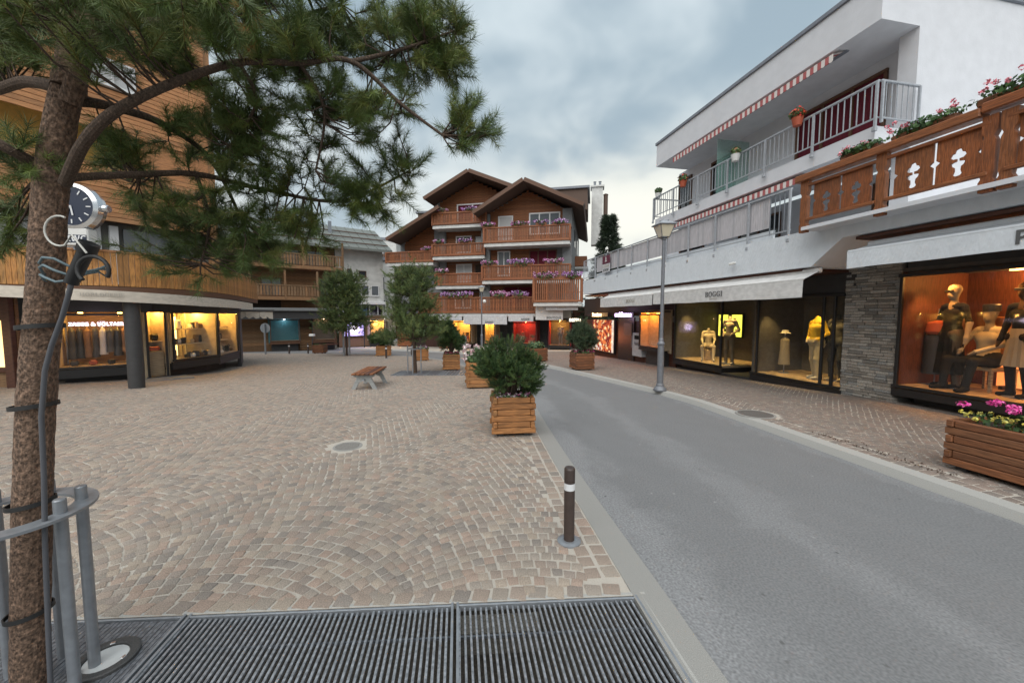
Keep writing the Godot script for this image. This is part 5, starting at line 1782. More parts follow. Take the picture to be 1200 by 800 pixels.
func build_corner_building() -> void:
	var c := thing("corner_building", "larch-clad building with a rounded balcony over lit shop windows", "building", Vector3.ZERO)
	var O := smooth_line(OUTER, 5)
	var n := O.size()
	# balcony floor / canopy over the shopfronts
	var poly := PackedVector2Array(O)
	poly.append_array([Vector2(-16.5, -19.0), Vector2(-21.0, -15.0), Vector2(-21.0, -8.0)])
	var slab := Geo.new()
	slab.prism(poly, 2.19, 2.32)
	part(c, "balcony_slab", slab.mesh(), M.darkwall)
	var fas := shifted(O, -0.03)
	part(c, "fascia", ribbon(fas, 2.13, 2.27, 0.03), M.frame_brown)
	# upright larch planks round the balcony
	var L := length_of(O)
	var s := 0.06
	while s < L:
		var a := along(O, s)
		var d: Vector2 = a[1]
		var nn := Vector2(-d.y, d.x)
		var p: Vector2 = a[0] + nn * 0.02
		box(c, "plank", Vector3(0.088, 0.74, 0.025), Vector3(p.x, 2.65, p.y), pick(M.larch_v), Vector3(0, -d.angle(), 0), 0.003)
		s += 0.0935
	part(c, "hand_rail", ribbon(shifted(O, -0.05), 3.025, 3.07, 0.1), M.larch_h[1])
	# upper walls: local frame along the main front
	var f := Node3D.new()
	f.name = "front"
	c.add_child(f)
	f.position = Vector3(-14.0, 0, -6.0)
	f.rotation.y = atan2(0.851, 0.525)
	var H := 0.125
	box(f, "back_wall", Vector3(17.0, 9.4, 0.2), Vector3(0.0, 7.6, -1.0), M.ochre)
	box(f, "floor_slab", Vector3(16.6, 0.2, 1.0), Vector3(-0.1, 5.62, -0.5), M.old_h[1])
	box(f, "end_wall", Vector3(0.2, 9.0, 6.0), Vector3(8.1, 7.6, -3.1), M.larch_h[2])
	box(f, "pier", Vector3(1.6, 1.0, 0.9), Vector3(7.2, 6.18, -0.5), M.larch_h[1])
	# glazing of the first floor, behind the balcony
	for k in 7:
		box(f, "glazed_door", Vector3(1.5, 1.75, 0.05), Vector3(-5.0 + k * 1.95, 3.2, -0.32), M.pane_sky if k % 2 == 0 else M.curtain_white)
		box(f, "door_frame", Vector3(0.18, 1.85, 0.12), Vector3(-5.95 + k * 1.95, 3.2, -0.3), M.frame_white)
	box(f, "first_floor_wall", Vector3(16.8, 2.1, 0.1), Vector3(-0.2, 3.25, -0.42), M.mortar_dark)
	# boards: parapet band, band above the ochre recess, and the top storey with a window in it
	var rows := [[4.2, 5.68], [6.62, 12.0]]
	for r in rows:
		var y: float = r[0]
		while y < r[1]:
			var ym := y + H / 2
			var xs := [[-8.0, 8.0]]
			if ym > 7.8 and ym < 8.55:
				xs = [[-8.0, 5.38], [6.36, 8.0]]
			for q in xs:
				var x: float = q[0]
				while x < q[1] - 0.05:
					var w := minf(rng.randf_range(2.6, 5.0), q[1] - x)
					if q[1] - x - w < 0.6:
						w = q[1] - x
					box(f, "board", Vector3(snappedf(w - 0.006, 0.02), H - 0.012, 0.04), Vector3(x + w / 2, ym, rng.randf_range(-0.003, 0.003)), pick(M.larch_h), Vector3.ZERO, 0.004)
					x += w
			y += H
	box(f, "backing", Vector3(16.0, 1.5, 0.08), Vector3(0, 4.95, -0.07), M.old_h[0])
	box(f, "backing", Vector3(16.0, 5.5, 0.08), Vector3(0, 9.45, -0.07), M.old_h[0])
	var tw := casement(c, 5.4, 6.34, 7.82, 8.54, 0.02, M.frame_white, M.curtain_white, 1, 0.06)
	tw.transform = f.transform * tw.transform

	# ground floor: timber wall with a lit blind, then display windows round the corner
	var wall := Node3D.new()
	wall.name = "timber_wall"
	c.add_child(wall)
	wall.position = Vector3(-13.2, -0.1, -9.1)
	wall.rotation.y = deg_to_rad(-2)
	for i in 7:
		box(wall, "board", Vector3(3.1, 0.33, 0.06), Vector3(0, 0.16 + i * 0.335, -0.05), pick(M.old_h))
	box(wall, "blind", Vector3(2.4, 1.12, 0.03), Vector3(0.05, 1.06, 0.0), glow(Color(1.0, 0.78, 0.38), 0.75))
	for q in [[0.05, 1.66, 2.6, 0.1], [0.05, 0.45, 2.6, 0.12]]:
		box(wall, "window_frame", Vector3(q[2], q[3], 0.1), Vector3(q[0], q[1], 0.02), M.redwood[1], Vector3.ZERO, 0.01)
	box(wall, "window_frame", Vector3(0.22, 2.3, 0.12), Vector3(1.42, 1.1, 0.022), M.redwood[2], Vector3.ZERO, 0.01)
	omni(wall, Vector3(0.05, 1.06, 0.4), Color(1.0, 0.78, 0.38), 0.18, 0.3)
	var seg := func(a: Vector2, b: Vector2, y0: float, y1: float, depth: float, o: Dictionary) -> Node3D:
		var mid := (a + b) / 2
		var d := b - a
		var sw := shop_window(c, -d.length() / 2, d.length() / 2, y0, y1, 0.0, depth, o)
		sw.position = Vector3(mid.x, 0, mid.y)
		sw.rotation.y = atan2(-d.y, d.x)
		return sw
	var warm := {"light": Color(1.0, 0.76, 0.36), "energy": 0.36, "lamps": 2, "lip": 0.22, "foot": -0.5, "back": M.interior, "side": M.interior, "inset": 0.4, "lamp_at": 0.45}
	var w1o := warm.duplicate()
	w1o["energy"] = 0.22
	w1o["back"] = M.old_h[0]
	var w1: Node3D = seg.call(Vector2(-11.45, -9.62), Vector2(-10.28, -10.55), 0.30, 1.62, 1.3, w1o)
	var dw := warm.duplicate()
	dw["lip"] = 0.05
	dw["lamps"] = 1
	dw["energy"] = 0.3
	var w2: Node3D = seg.call(Vector2(-10.12, -10.66), Vector2(-9.90, -11.0), -0.1, 1.72, 0.5, dw)
	var w3: Node3D = seg.call(Vector2(-9.80, -11.12), Vector2(-9.62, -12.55), 0.34, 1.68, 0.9, warm)
	var w4: Node3D = seg.call(Vector2(-9.64, -12.62), Vector2(-10.2, -14.3), 0.30, 1.68, 0.9, warm)
	# black header over the glazing
	for h in [[Vector2(-11.5, -9.60), Vector2(-10.0, -10.75)], [Vector2(-10.2, -10.6), Vector2(-9.7, -11.25)], [Vector2(-9.82, -11.05), Vector2(-9.60, -12.6)], [Vector2(-9.60, -12.55), Vector2(-10.25, -14.4)], [Vector2(-10.25, -14.4), Vector2(-12.0, -17.0)]]:
		var d: Vector2 = h[1] - h[0]
		var m: Vector2 = (h[0] + h[1]) / 2
		box(c, "header", Vector3(d.length(), 0.5, 0.16), Vector3(m.x, 1.96, m.y), M.dark, Vector3(0, atan2(-d.y, d.x), 0))
	var dd := Vector2(-1.75, -2.6)
	box(c, "dark_wall", Vector3(dd.length(), 2.7, 0.12), Vector3(-11.15, 0.7, -15.75), M.dark, Vector3(0, atan2(-dd.y, dd.x), 0))
	box(c, "inner_wall", Vector3(9.0, 3.2, 0.2), Vector3(-14.6, 0.7, -11.8), M.grey_render, Vector3(0, deg_to_rad(20), 0))
	box(c, "door_step", Vector3(1.1, 0.12, 0.7), Vector3(-9.65, -0.17, -10.62), M.steel, Vector3(0, deg_to_rad(57), 0), 0.01)
	var cg := Geo.new()
	cg.lathe([[0.15, -0.2], [0.15, 2.2]], 22)
	part(c, "column", cg.mesh(), M.dark, Vector3(-8.85, 0, -9.0))

	# goods in the windows
	shelf_goods(w1, "dark clothes rail with hanging coats behind the pink-lettered window", 1.4, 0)
	shelf_goods(w2, "tall lit cabinet with a red case inside the shop doorway", 0.36, 1)
	shelf_goods(w3, "glass shelves of bags and lamps in the rounded shop window beside the door", 1.35, 2)
	shelf_goods(w4, "glass shelves of small jewellery stands in the far rounded shop window", 1.6, 2)
	var sg := thing("lit_sign", "white lit lettering ZADIG & VOLTAIRE hung inside the shop window behind the pine trunk", "sign", w1.position + w1.basis * Vector3(0.05, 1.40, 0.08), w1.rotation.y)
	text(sg, "sign_lettering", "ZADIG & VOLTAIRE", 0.088, glow(Color(1.0, 0.92, 1.0), 1.5), Vector3.ZERO, Vector3.ZERO, false, 0.02)
	omni(sg, Vector3(0, 0, 0.2), Color(1.0, 0.9, 1.0), 0.05, 0.1)

	# cream awnings under the balcony, following its curve
	var cuts := [[8, 19, 2.07, 1.97, "cream awning on the corner building behind the pine trunk"], [19, 33, 1.965, 1.875, "cream awning with grey lettering on the rounded nose of the corner building"], [33, 50, 1.87, 1.84, "cream awning at the far curved end of the corner building"]]
	for k in cuts.size():
		var q: Array = cuts[k]
		var t := thing("shop_awning", q[4], "awning", Vector3.ZERO, 0.0, "cream awnings of the corner building")
		var g := Geo.new()
		var out := shifted(O, -0.10)
		var back := shifted(O, 0.35)
		for i in range(q[0], mini(q[1], n - 1)):
			var f0: float = float(i - q[0]) / (q[1] - q[0])
			var f1: float = float(i + 1 - q[0]) / (q[1] - q[0])
			var y0: float = lerpf(q[2], q[3], f0)
			var y1: float = lerpf(q[2], q[3], f1)
			var a := out[i]
			var b := out[i + 1]
			if i == q[1] - 1:
				b = a.lerp(b, 0.97)
			var nn := Vector3(a.x - back[i].x, 0, a.y - back[i].y).normalized()
			g.quad(Vector3(a.x, y0, a.y), Vector3(b.x, y1, b.y), Vector3(b.x, y1 + 0.24, b.y), Vector3(a.x, y0 + 0.24, a.y), nn)
			g.quad(Vector3(a.x, y0, a.y) - nn * 0.006, Vector3(b.x, y1, b.y) - nn * 0.006, Vector3(b.x, y1 + 0.24, b.y) - nn * 0.006, Vector3(a.x, y0 + 0.24, a.y) - nn * 0.006, -nn)
			g.quad(Vector3(a.x, y0 + 0.24, a.y), Vector3(b.x, y1 + 0.24, b.y), Vector3(back[i + 1].x, 2.17, back[i + 1].y), Vector3(back[i].x, 2.17, back[i].y), Vector3.UP)
		part(t, "valance", g.mesh(), M.cream_awning)
		if k == 1:
			var d := (out[23] - out[22]).normalized()
			var m := (out[22] + out[23]) / 2 + Vector2(-d.y, d.x) * 0.012
			text(t, "lettering", "HORLOGERIE", 0.075, M.faint_print, Vector3(m.x, 2.08, m.y), Vector3(0, -d.angle(), 0), true)
	# folded parasol-like awning at the end
	var fa := thing("folded_awning", "small beige folded awning hanging at the end of the corner building", "awning", Vector3(-11.0, 1.45, -16.6), deg_to_rad(60))
	var fg := Geo.new()
	for k in 5:
		fg.upright(PackedVector2Array([Vector2(-0.7 + k * 0.28, 0.32), Vector2(-0.42 + k * 0.28, 0.32), Vector2(-0.42 + k * 0.28, 0.12 - 0.03 * k), Vector2(-0.56 + k * 0.28, 0.02), Vector2(-0.7 + k * 0.28, 0.12)]), -0.02 + 0.02 * (k % 2), 0.0 + 0.02 * (k % 2))
	part(fa, "cloth", fg.mesh(), M.cream_awning)
	box(fa, "roller", Vector3(1.5, 0.08, 0.08), Vector3(0, 0.36, 0), M.dark)

	# advertising clock on the balcony rail
	var ck := thing("shop_clock", "round steel shop clock with a dark blue dial above the larch balcony", "clock", Vector3(-9.12, 3.88, -8.25), deg_to_rad(10))
	var body := Geo.new()
	var lie := Basis(Vector3.RIGHT, PI / 2)
	body.lathe([[0.0, -0.16], [0.40, -0.16], [0.47, -0.11], [0.49, 0.0], [0.47, 0.11], [0.40, 0.145], [0.385, 0.125], [0.0, 0.12]], 40, Vector3.ZERO, lie)
	part(ck, "case", body.mesh(), M.chrome)
	var dial := Geo.new()
	dial.lathe([[0.385, 0.128], [0.0, 0.129]], 40, Vector3.ZERO, lie)
	part(ck, "dial", dial.mesh(), M.navy)
	for i in 12:
		var a := TAU * i / 12.0
		box(ck, "hour_mark", Vector3(0.022, 0.085, 0.008), Vector3(sin(a) * 0.31, cos(a) * 0.31, 0.136), M.band, Vector3(0, 0, -a))
	box(ck, "hour_hand", Vector3(0.028, 0.2, 0.008), Vector3(0.015, -0.09, 0.142), M.band, Vector3(0, 0, 0.15))
	box(ck, "minute_hand", Vector3(0.02, 0.30, 0.008), Vector3(-0.06, -0.13, 0.147), M.band, Vector3(0, 0, -0.4))
	var crown := Geo.new()
	crown.lathe([[0.0, 0.47], [0.07, 0.47], [0.08, 0.5], [0.08, 0.57], [0.065, 0.59], [0.0, 0.59]], 16, Vector3.ZERO, Basis(Vector3.FORWARD, PI / 2))
	part(ck, "crown", crown.mesh(), M.chrome)
	box(ck, "foot", Vector3(0.5, 0.36, 0.24), Vector3(0, -0.62, 0), M.pot_white, Vector3.ZERO, 0.02)
	box(ck, "name_plate", Vector3(0.46, 0.16, 0.01), Vector3(0, -0.66, 0.124), M.navy)
	text(ck, "lettering", "IWC", 0.13, M.band, Vector3(0.06, -0.66, 0.132))
	box(ck, "bracket", Vector3(0.12, 0.1, 0.5), Vector3(0, -0.83, -0.18), M.steel)

func shelf_goods(w: Node3D, label: String, L: float, kind: int) -> void:
	var t := thing("display_shelf", label, "shelf", w.position + w.basis * Vector3(0, 0, [-0.7, -0.28, -0.34][kind]), w.rotation.y)
	var r := RandomNumberGenerator.new()
	r.seed = int(L * 1000.0) + kind
	if kind == 0:
		box(t, "rail", Vector3(L, 0.025, 0.025), Vector3(0, 1.35, 0), M.steel)
		for k in 2:
			box(t, "upright", Vector3(0.03, 1.05, 0.03), Vector3((k - 0.5) * (L - 0.05), 0.83, 0), M.steel)
		for k in 9:
			var g := Geo.new()
			var wd := r.randf_range(0.05, 0.085)
			g.lathe([[0.0, 1.33], [0.02, 1.3], [wd, 1.2], [wd * 1.1, 0.75], [wd * 1.4, r.randf_range(0.45, 0.62)], [0.0, 0.6]], 9)
			part(t, "coat", g.mesh(), [M.dark, M.black, M.old_h[1], M.dark, M.curtain_white][k % 5], Vector3(-L / 2 + 0.12 + k * (L - 0.24) / 8, 0, 0.0))
		for k in 4:
			box(t, "bag", Vector3(0.16, 0.13, 0.1), Vector3(-L / 2 + 0.2 + k * 0.34, 0.37, 0.35), [M.dark, M.pot_red, M.black, M.old_h[3]][k], Vector3(0, 0.3 * k, 0), 0.03)
	elif kind == 1:
		box(t, "cabinet", Vector3(L, 0.7, 0.3), Vector3(0, 0.26, 0), M.display_floor, Vector3.ZERO, 0.01)
		box(t, "red_case", Vector3(L * 0.6, 0.12, 0.2), Vector3(0, 0.68, 0), M.pot_red, Vector3.ZERO, 0.02)
		box(t, "dark_bag", Vector3(0.18, 0.2, 0.15), Vector3(0.05, 1.0, -0.1), M.black, Vector3.ZERO, 0.04)
		box(t, "shelf_board", Vector3(L, 0.03, 0.3), Vector3(0, 0.88, -0.1), M.shelf)
	else:
		for k in 2:
			box(t, "shelf_board", Vector3(L, 0.025, 0.35), Vector3(0, 0.75 + k * 0.45, -0.12), M.shelf)
		for k in 4:
			box(t, "upright", Vector3(0.035, 1.33, 0.035), Vector3(-L / 2 + 0.05 + k * (L - 0.1) / 3, 1.01, -0.26), M.shelf)
		box(t, "lit_panel", Vector3(0.2, 1.2, 0.06), Vector3(-L * 0.08, 0.98, -0.36), glow(Color(1.0, 0.85, 0.5), 1.3))
		for k in 30:
			var lev := k % 3
			var x := r.randf_range(-L / 2 + 0.1, L / 2 - 0.1)
			var sz := Vector3(r.randf_range(0.07, 0.18), r.randf_range(0.1, 0.28), r.randf_range(0.08, 0.16))
			var yy: float = [0.345, 0.765, 1.215][lev]
			box(t, "goods", sz, Vector3(x, yy + sz.y / 2, (0.16 if lev == 0 else -0.1) + r.randf_range(-0.05, 0.05)), [M.dark, M.old_h[2], M.pot_white, M.black, M.old_h[0], M.dark, M.interior][k % 7], Vector3(0, r.randf_range(-0.5, 0.5), 0), 0.025)

# ---------------------------------------------------------------- buildings beyond the square
func build_back_buildings() -> void:
	var yaw := deg_to_rad(35)
	var base := Vector3(-17.3, 0, -24.9)
	var bs := Basis(Vector3.UP, yaw)
	var w := func(p: Vector3) -> Vector3: return base + bs * p
	var b := thing("timber_house", "weathered timber house with a grey metal roof beyond the rounded corner", "building", base, yaw)
	box(b, "body", Vector3(11.7, 7.6, 7.0), Vector3(-0.3, 3.0, -3.6), M.old_h[0])
	box(b, "white_wall", Vector3(3.4, 6.4, 7.2), Vector3(7.26, 3.5, -3.55), M.render_white)
	for i in 36:
		box(b, "board", Vector3(11.4, 0.185, 0.05), Vector3(-0.2, -0.7 + i * 0.195, -0.06), pick(M.old_h))
	var g := Geo.new()
	g.quad(Vector3(-6.5, 6.45, 1.0), Vector3(9.4, 6.45, 1.0), Vector3(9.4, 8.7, -3.6), Vector3(-6.5, 8.7, -3.6), Vector3.UP)
	g.quad(Vector3(-6.5, 6.27, 1.0), Vector3(9.4, 6.27, 1.0), Vector3(9.4, 6.45, 1.0), Vector3(-6.5, 6.45, 1.0), Vector3.BACK)
	g.quad(Vector3(-6.5, 6.27, 1.0), Vector3(9.4, 6.27, 1.0), Vector3(9.4, 8.5, -3.6), Vector3(-6.5, 8.5, -3.6), Vector3.DOWN)
	g.quad(Vector3(9.4, 6.27, 1.0), Vector3(9.4, 6.45, 1.0), Vector3(9.4, 8.7, -3.6), Vector3(9.4, 8.5, -3.6), Vector3.RIGHT)
	g.quad(Vector3(-6.5, 8.7, -3.6), Vector3(9.4, 8.7, -3.6), Vector3(9.4, 6.5, -8.0), Vector3(-6.5, 6.5, -8.0), Vector3.UP)
	part(b, "roof", g.mesh(), M.roof_metal)
	for i in 24:
		box(b, "roof_seam", Vector3(0.04, 0.05, 5.1), Vector3(-6.2 + i * 0.66, 7.6, -1.3), M.roof_metal, Vector3(0.454, 0, 0))
	for i in 3:
		box(b, "snow_guard", Vector3(15.6, 0.08, 0.06), Vector3(1.45, 6.85 + i * 0.6, 0.4 - i * 1.22), M.roof_brown)
	box(b, "vent_pipe", Vector3(0.22, 0.9, 0.22), Vector3(5.6, 8.2, -1.8), M.steel)
	for bl in [[-1.5, 5.85, 4.92, 5.62, 1.15], [-1.5, 4.2, 2.84, 3.62, 1.15]]:
		var k := Node3D.new()
		k.name = "balcony"
		b.add_child(k, true)
		k.position = Vector3(bl[0], bl[2], bl[4])
		var L: float = bl[1] - bl[0]
		box(k, "slab", Vector3(L, 0.22, 1.2), Vector3(L / 2, -0.13, -0.58), M.old_h[3])
		box(k, "hand_rail", Vector3(L, 0.07, 0.09), Vector3(L / 2, 0.72, 0), M.old_h[2])
		for i in int(L / 0.17):
			box(k, "slat", Vector3(0.12, 0.66, 0.03), Vector3(0.09 + i * 0.17, 0.36, 0), pick(M.old_v))
		for i in 4:
			box(k, "post", Vector3(0.12, 1.9, 0.12), Vector3(i * L / 3, 0.75, -0.03), pick(M.old_v))
	for q in [[2.2, 3.4, 5.0, 6.1], [3.7, 4.9, 5.0, 6.1], [0.4, 1.6, 5.0, 6.1], [4.5, 5.2, 3.0, 4.1], [1.0, 2.2, 2.9, 4.1]]:
		casement(b, q[0], q[1], q[2], q[3], -0.03, M.frame_brown, M.pane_sky if q[0] != 4.5 else M.pane_dark, 1, 0.07)
	for q in [[6.35, 6.65, 4.3, 5.0], [7.15, 7.7, 4.45, 4.9]]:
		casement(b, q[0], q[1], q[2], q[3], 0.06, M.frame_brown, M.pane_dark, 0, 0.05)
	for k in 4:
		casement(b, 5.85 + k * 0.72, 6.45 + k * 0.72, 3.05, 3.85, 0.06, M.frame_white, M.pane_sky, 0, 0.06)
	box(b, "floor_band", Vector3(3.3, 0.22, 0.7), Vector3(7.3, 2.5, 0.35), M.frame_white, Vector3.ZERO, 0.02)
	for k in 5:
		box(b, "glazing_bar", Vector3(0.09, 0.75, 0.08), Vector3(6.0 + k * 0.62, 2.0, 0.08), M.frame_white)
	box(b, "dark_glazing", Vector3(3.0, 0.75, 0.03), Vector3(7.3, 2.0, 0.065), M.pane_dark)
	box(b, "shop_base", Vector3(3.3, 2.3, 0.06), Vector3(7.3, 0.42, 0.075), M.old_h[2])
	shop_window(b, 7.75, 8.75, -0.1, 1.1, 0.68, 0.48, {"back": M.interior, "light": Color(1.0, 0.75, 0.38), "energy": 0.8, "lamps": 1, "foot": -0.9, "frame": M.frame_brown})
	box(b, "canopy", Vector3(7.4, 0.2, 1.5), Vector3(1.4, 1.98, 0.55), M.grey_render, Vector3.ZERO, 0.02)
	box(b, "canopy_face", Vector3(7.2, 0.5, 0.08), Vector3(1.4, 1.6, 1.1), M.dark)
	box(b, "dark_opening", Vector3(3.4, 1.05, 0.08), Vector3(0.4, 2.35, -0.02), M.darkwall)  # solid dark brown panel on the wall face, nothing cut out behind
	shop_window(b, 1.4, 3.05, -0.1, 1.25, 0.55, 0.46, {"back": M.teal, "light": Color(0.85, 0.95, 1.0), "energy": 0.06, "lamps": 1, "foot": -0.9, "frame": M.frame_brown})
	shop_window(b, 3.95, 5.3, -0.1, 1.25, 0.55, 0.46, {"back": M.interior_dark, "light": Color(1.0, 0.8, 0.6), "energy": 0.15, "lamps": 1, "foot": -0.9, "frame": M.frame_brown})
	for i in 9:
		box(b, "front_step" if i > 7 else "stone_course", Vector3(0.8, 0.17, 0.12), Vector3(3.5, -0.74 + i * 0.18, 0.05), pick(M.old_h), Vector3.ZERO, 0.01)

	# violet screen with a bright flower emblem
	var s := thing("light_screen", "violet lit screen with a bright white flower emblem on the timber house", "screen", w.call(Vector3(6.7, 0.55, 0.20)), yaw)
	box(s, "casing", Vector3(1.5, 1.05, 0.1), Vector3.ZERO, M.black)
	box(s, "lit_sheet", Vector3(1.42, 0.97, 0.02), Vector3(0, 0, 0.055), glow(Color(0.30, 0.16, 0.62), 0.55))
	var fl := Geo.new()
	for k in 6:
		fl.ball(Vector3(cos(k * TAU / 6) * 0.2, sin(k * TAU / 6) * 0.2, 0.08), Vector3(0.13, 0.13, 0.02), 8)
	part(s, "emblem_light", fl.mesh(), glow(Color(1, 0.97, 0.95), 3.0))
	var hub := Geo.new()
	hub.ball(Vector3(0, 0, 0.085), Vector3(0.1, 0.1, 0.025), 8)
	part(s, "emblem_hub", hub.mesh(), glow(Color(1, 0.9, 0.6), 1.0))
	omni(s, Vector3(0, 0, 0.5), Color(0.7, 0.6, 1.0), 0.35, 0.3)

	# white house with teal windows
	var h := thing("white_house", "plain white house with greenish windows behind the small tree", "building", Vector3(-14.2, -0.84, -36.0), deg_to_rad(28))
	box(h, "wall", Vector3(6.5, 7.6, 6.0), Vector3(0, 3.8, -3.0), M.render_white)
	box(h, "roof", Vector3(6.9, 0.3, 6.4), Vector3(0, 7.75, -3.0), M.coping)
	for r in 2:
		for k in 4:
			casement(h, -2.4 + k * 1.25, -1.4 + k * 1.25, 2.6 + r * 2.2, 3.9 + r * 2.2, 0.03, M.frame_white, M.glass_green if false else M.pane_sky, 0, 0.07)
	box(h, "canopy", Vector3(5.5, 0.25, 1.4), Vector3(0.6, 2.25, 0.7), M.frame_white)
	shop_window(h, 0.6, 2.4, 0.3, 1.7, 0.05, 1.0, {"back": M.interior, "light": Color(1.0, 0.75, 0.35), "energy": 1.0, "lamps": 1, "foot": 0.0, "frame": M.frame_brown})
	var strip_light := Node3D.new()
	strip_light.name = "canopy_light"
	h.add_child(strip_light)
	strip_light.position = Vector3(0.6, 2.08, 1.2)
	box(strip_light, "light_tube", Vector3(2.8, 0.08, 0.12), Vector3.ZERO, glow(Color(1.0, 0.95, 0.85), 3.0))
	omni(strip_light, Vector3(0, -0.2, 0), Color(1.0, 0.9, 0.75), 0.5, 0.2)

	var h2 := thing("balcony_house", "white house with dark wooden balconies beside the chalet", "building", Vector3(-11.8, -0.84, -41.0), deg_to_rad(-4))
	box(h2, "wall", Vector3(8.0, 8.6, 6.0), Vector3(0, 4.3, -3.0), M.render_white)
	var rg := Geo.new()
	rg.upright(PackedVector2Array([Vector2(-4.6, 8.0), Vector2(4.6, 8.9), Vector2(4.6, 9.2), Vector2(-4.6, 8.3)]), -7.0, 1.4)
	part(h2, "roof", rg.mesh(), M.roof_brown)
	for q in [[-4.2, 3.9, 6.6, 7.6], [-3.2, 3.9, 4.6, 5.4], [-3.8, 3.9, 2.5, 3.5]]:
		wood_balcony(h2, q[0], q[1], q[2], q[3], 1.2, 1.2, 0.2)
	for k in 4:
		casement(h2, -3.0 + k * 1.6, -2.0 + k * 1.6, 5.5, 6.3, 0.03, M.frame_white, M.pane_sky, 1, 0.08)
	for q in [[-2.0, 5.43, "grey-pink flower box on the middle balcony of the far white house"], [-1.6, 3.53, "red flower box on the lower balcony of the far white house"]]:
		petunias(q[2], h2.position + h2.basis * Vector3(q[0], q[1] - 0.02, 1.2), h2.rotation.y, 3.0, 0.4, [[0.45, 0.25, 0.3], [0.5, 0.4, 0.42]] if q[1] > 5.0 else [[0.45, 0.05, 0.1], [0.5, 0.2, 0.25]], "flower boxes on the far white house")
	box(h2, "shop_front", Vector3(7.6, 2.2, 0.2), Vector3(0, 1.1, 0.1), M.old_h[2])
	var chm := thing("brick_block", "flat-roofed white block rising behind the timber house roof", "building", Vector3(-16.5, -0.84, -47.0), 0.1)
	box(chm, "wall", Vector3(6.0, 11.0, 5.0), Vector3(0, 5.5, 0), M.render_white)
	box(chm, "roof", Vector3(6.3, 0.25, 5.3), Vector3(0, 11.1, 0), M.coping)
	for k in 3:
		casement(chm, -2.2 + k * 1.6, -1.2 + k * 1.6, 8.6, 9.9, 2.53, M.frame_white, M.pane_sky, 1, 0.08)
	# wooden kiosk box in front of the chalet door
	var ks := thing("wooden_kiosk", "brown wooden cabinet standing on the pavement before the chalet's left shops", "cabinet", on(-8.1, -29.5), deg_to_rad(-12))
	for i in 5:
		box(ks, "board", Vector3(1.15, 0.19, 0.7), Vector3(0, 0.2 + i * 0.2, 0), pick(M.chalet_wall), Vector3.ZERO, 0.008)
	box(ks, "top", Vector3(1.25, 0.06, 0.8), Vector3(0, 1.13, 0), M.frame_brown, Vector3.ZERO, 0.01)
	for k in 4:
		box(ks, "foot", Vector3(0.1, 0.12, 0.1), Vector3((k % 2 - 0.5) * 0.9, 0.05, (k / 2 - 0.5) * 0.5), M.dark)

# ---------------------------------------------------------------- planters, lamps, bollards, bench
func log_crate(t: Node3D, sx: float, sz: float, layers: int, lh: float, wood: Array, bt := 0.055) -> float:
	# interlocking timber layers: long boards with protruding ends alternate front/side
	var y := 0.05
	for k in 4:
		box(t, "foot", Vector3(0.08, 0.06, 0.08), Vector3((k % 2 - 0.5) * (sx - 0.2), 0.02, (k / 2 - 0.5) * (sz - 0.2)), M.dark)
	for i in layers:
		var jit := rng.randf_range(-0.004, 0.004)
		for s in [-1, 1]:
			if i % 2 == 0:
				box(t, "timber", Vector3(sx + 0.035, lh - 0.006, bt), Vector3(jit, y + lh / 2, s * (sz / 2 - bt / 2)), pick(wood), Vector3.ZERO, 0.007)
				box(t, "timber", Vector3(bt, lh - 0.006, sz - 2 * bt - 0.004), Vector3(s * (sx / 2 - bt / 2), y + lh / 2, 0), pick(wood), Vector3.ZERO, 0.007)
			else:
				box(t, "timber", Vector3(bt, lh - 0.006, sz + 0.035), Vector3(s * (sx / 2 - bt / 2), y + lh / 2, jit), pick(wood), Vector3.ZERO, 0.007)
				box(t, "timber", Vector3(sx - 2 * bt - 0.004, lh - 0.006, bt), Vector3(0, y + lh / 2, s * (sz / 2 - bt / 2)), pick(wood), Vector3.ZERO, 0.007)
		y += lh
	box(t, "soil", Vector3(sx - 2 * bt - 0.01, 0.06, sz - 2 * bt - 0.01), Vector3(0, y - 0.07, 0), M.soil)
	return y

func rim_flowers(t: Node3D, y: float, sx: float, sz: float, n: int, cols: Array, size := 0.022) -> void:
	var g := Geo.new()
	var f := Geo.new()
	for i in n:
		var e := rng.randf() * 4.0
		var q := Vector3(rng.randf_range(-0.5, 0.5) * sx, y + rng.randf_range(0.0, 0.06), 0)
		if e < 2.0:
			q.z = (0.5 if e < 1.4 else -0.5) * sz * 0.85
		else:
			q.z = rng.randf_range(-0.5, 0.5) * sz
			q.x = (0.5 if e < 3.0 else -0.5) * sx * 0.85
		add_leaves(g, q, Vector3.ONE * 0.035, 14, size, cols, 0.5)
		add_leaves(f, q - Vector3(0, 0.02, 0), Vector3.ONE * 0.05, 12, size * 1.3, [[0.05, 0.09, 0.03], [0.07, 0.12, 0.04]], 0.4)
	part(t, "blossoms", g.mesh(), M.leaf)
	part(t, "flower_leaves", f.mesh(), M.leaf)

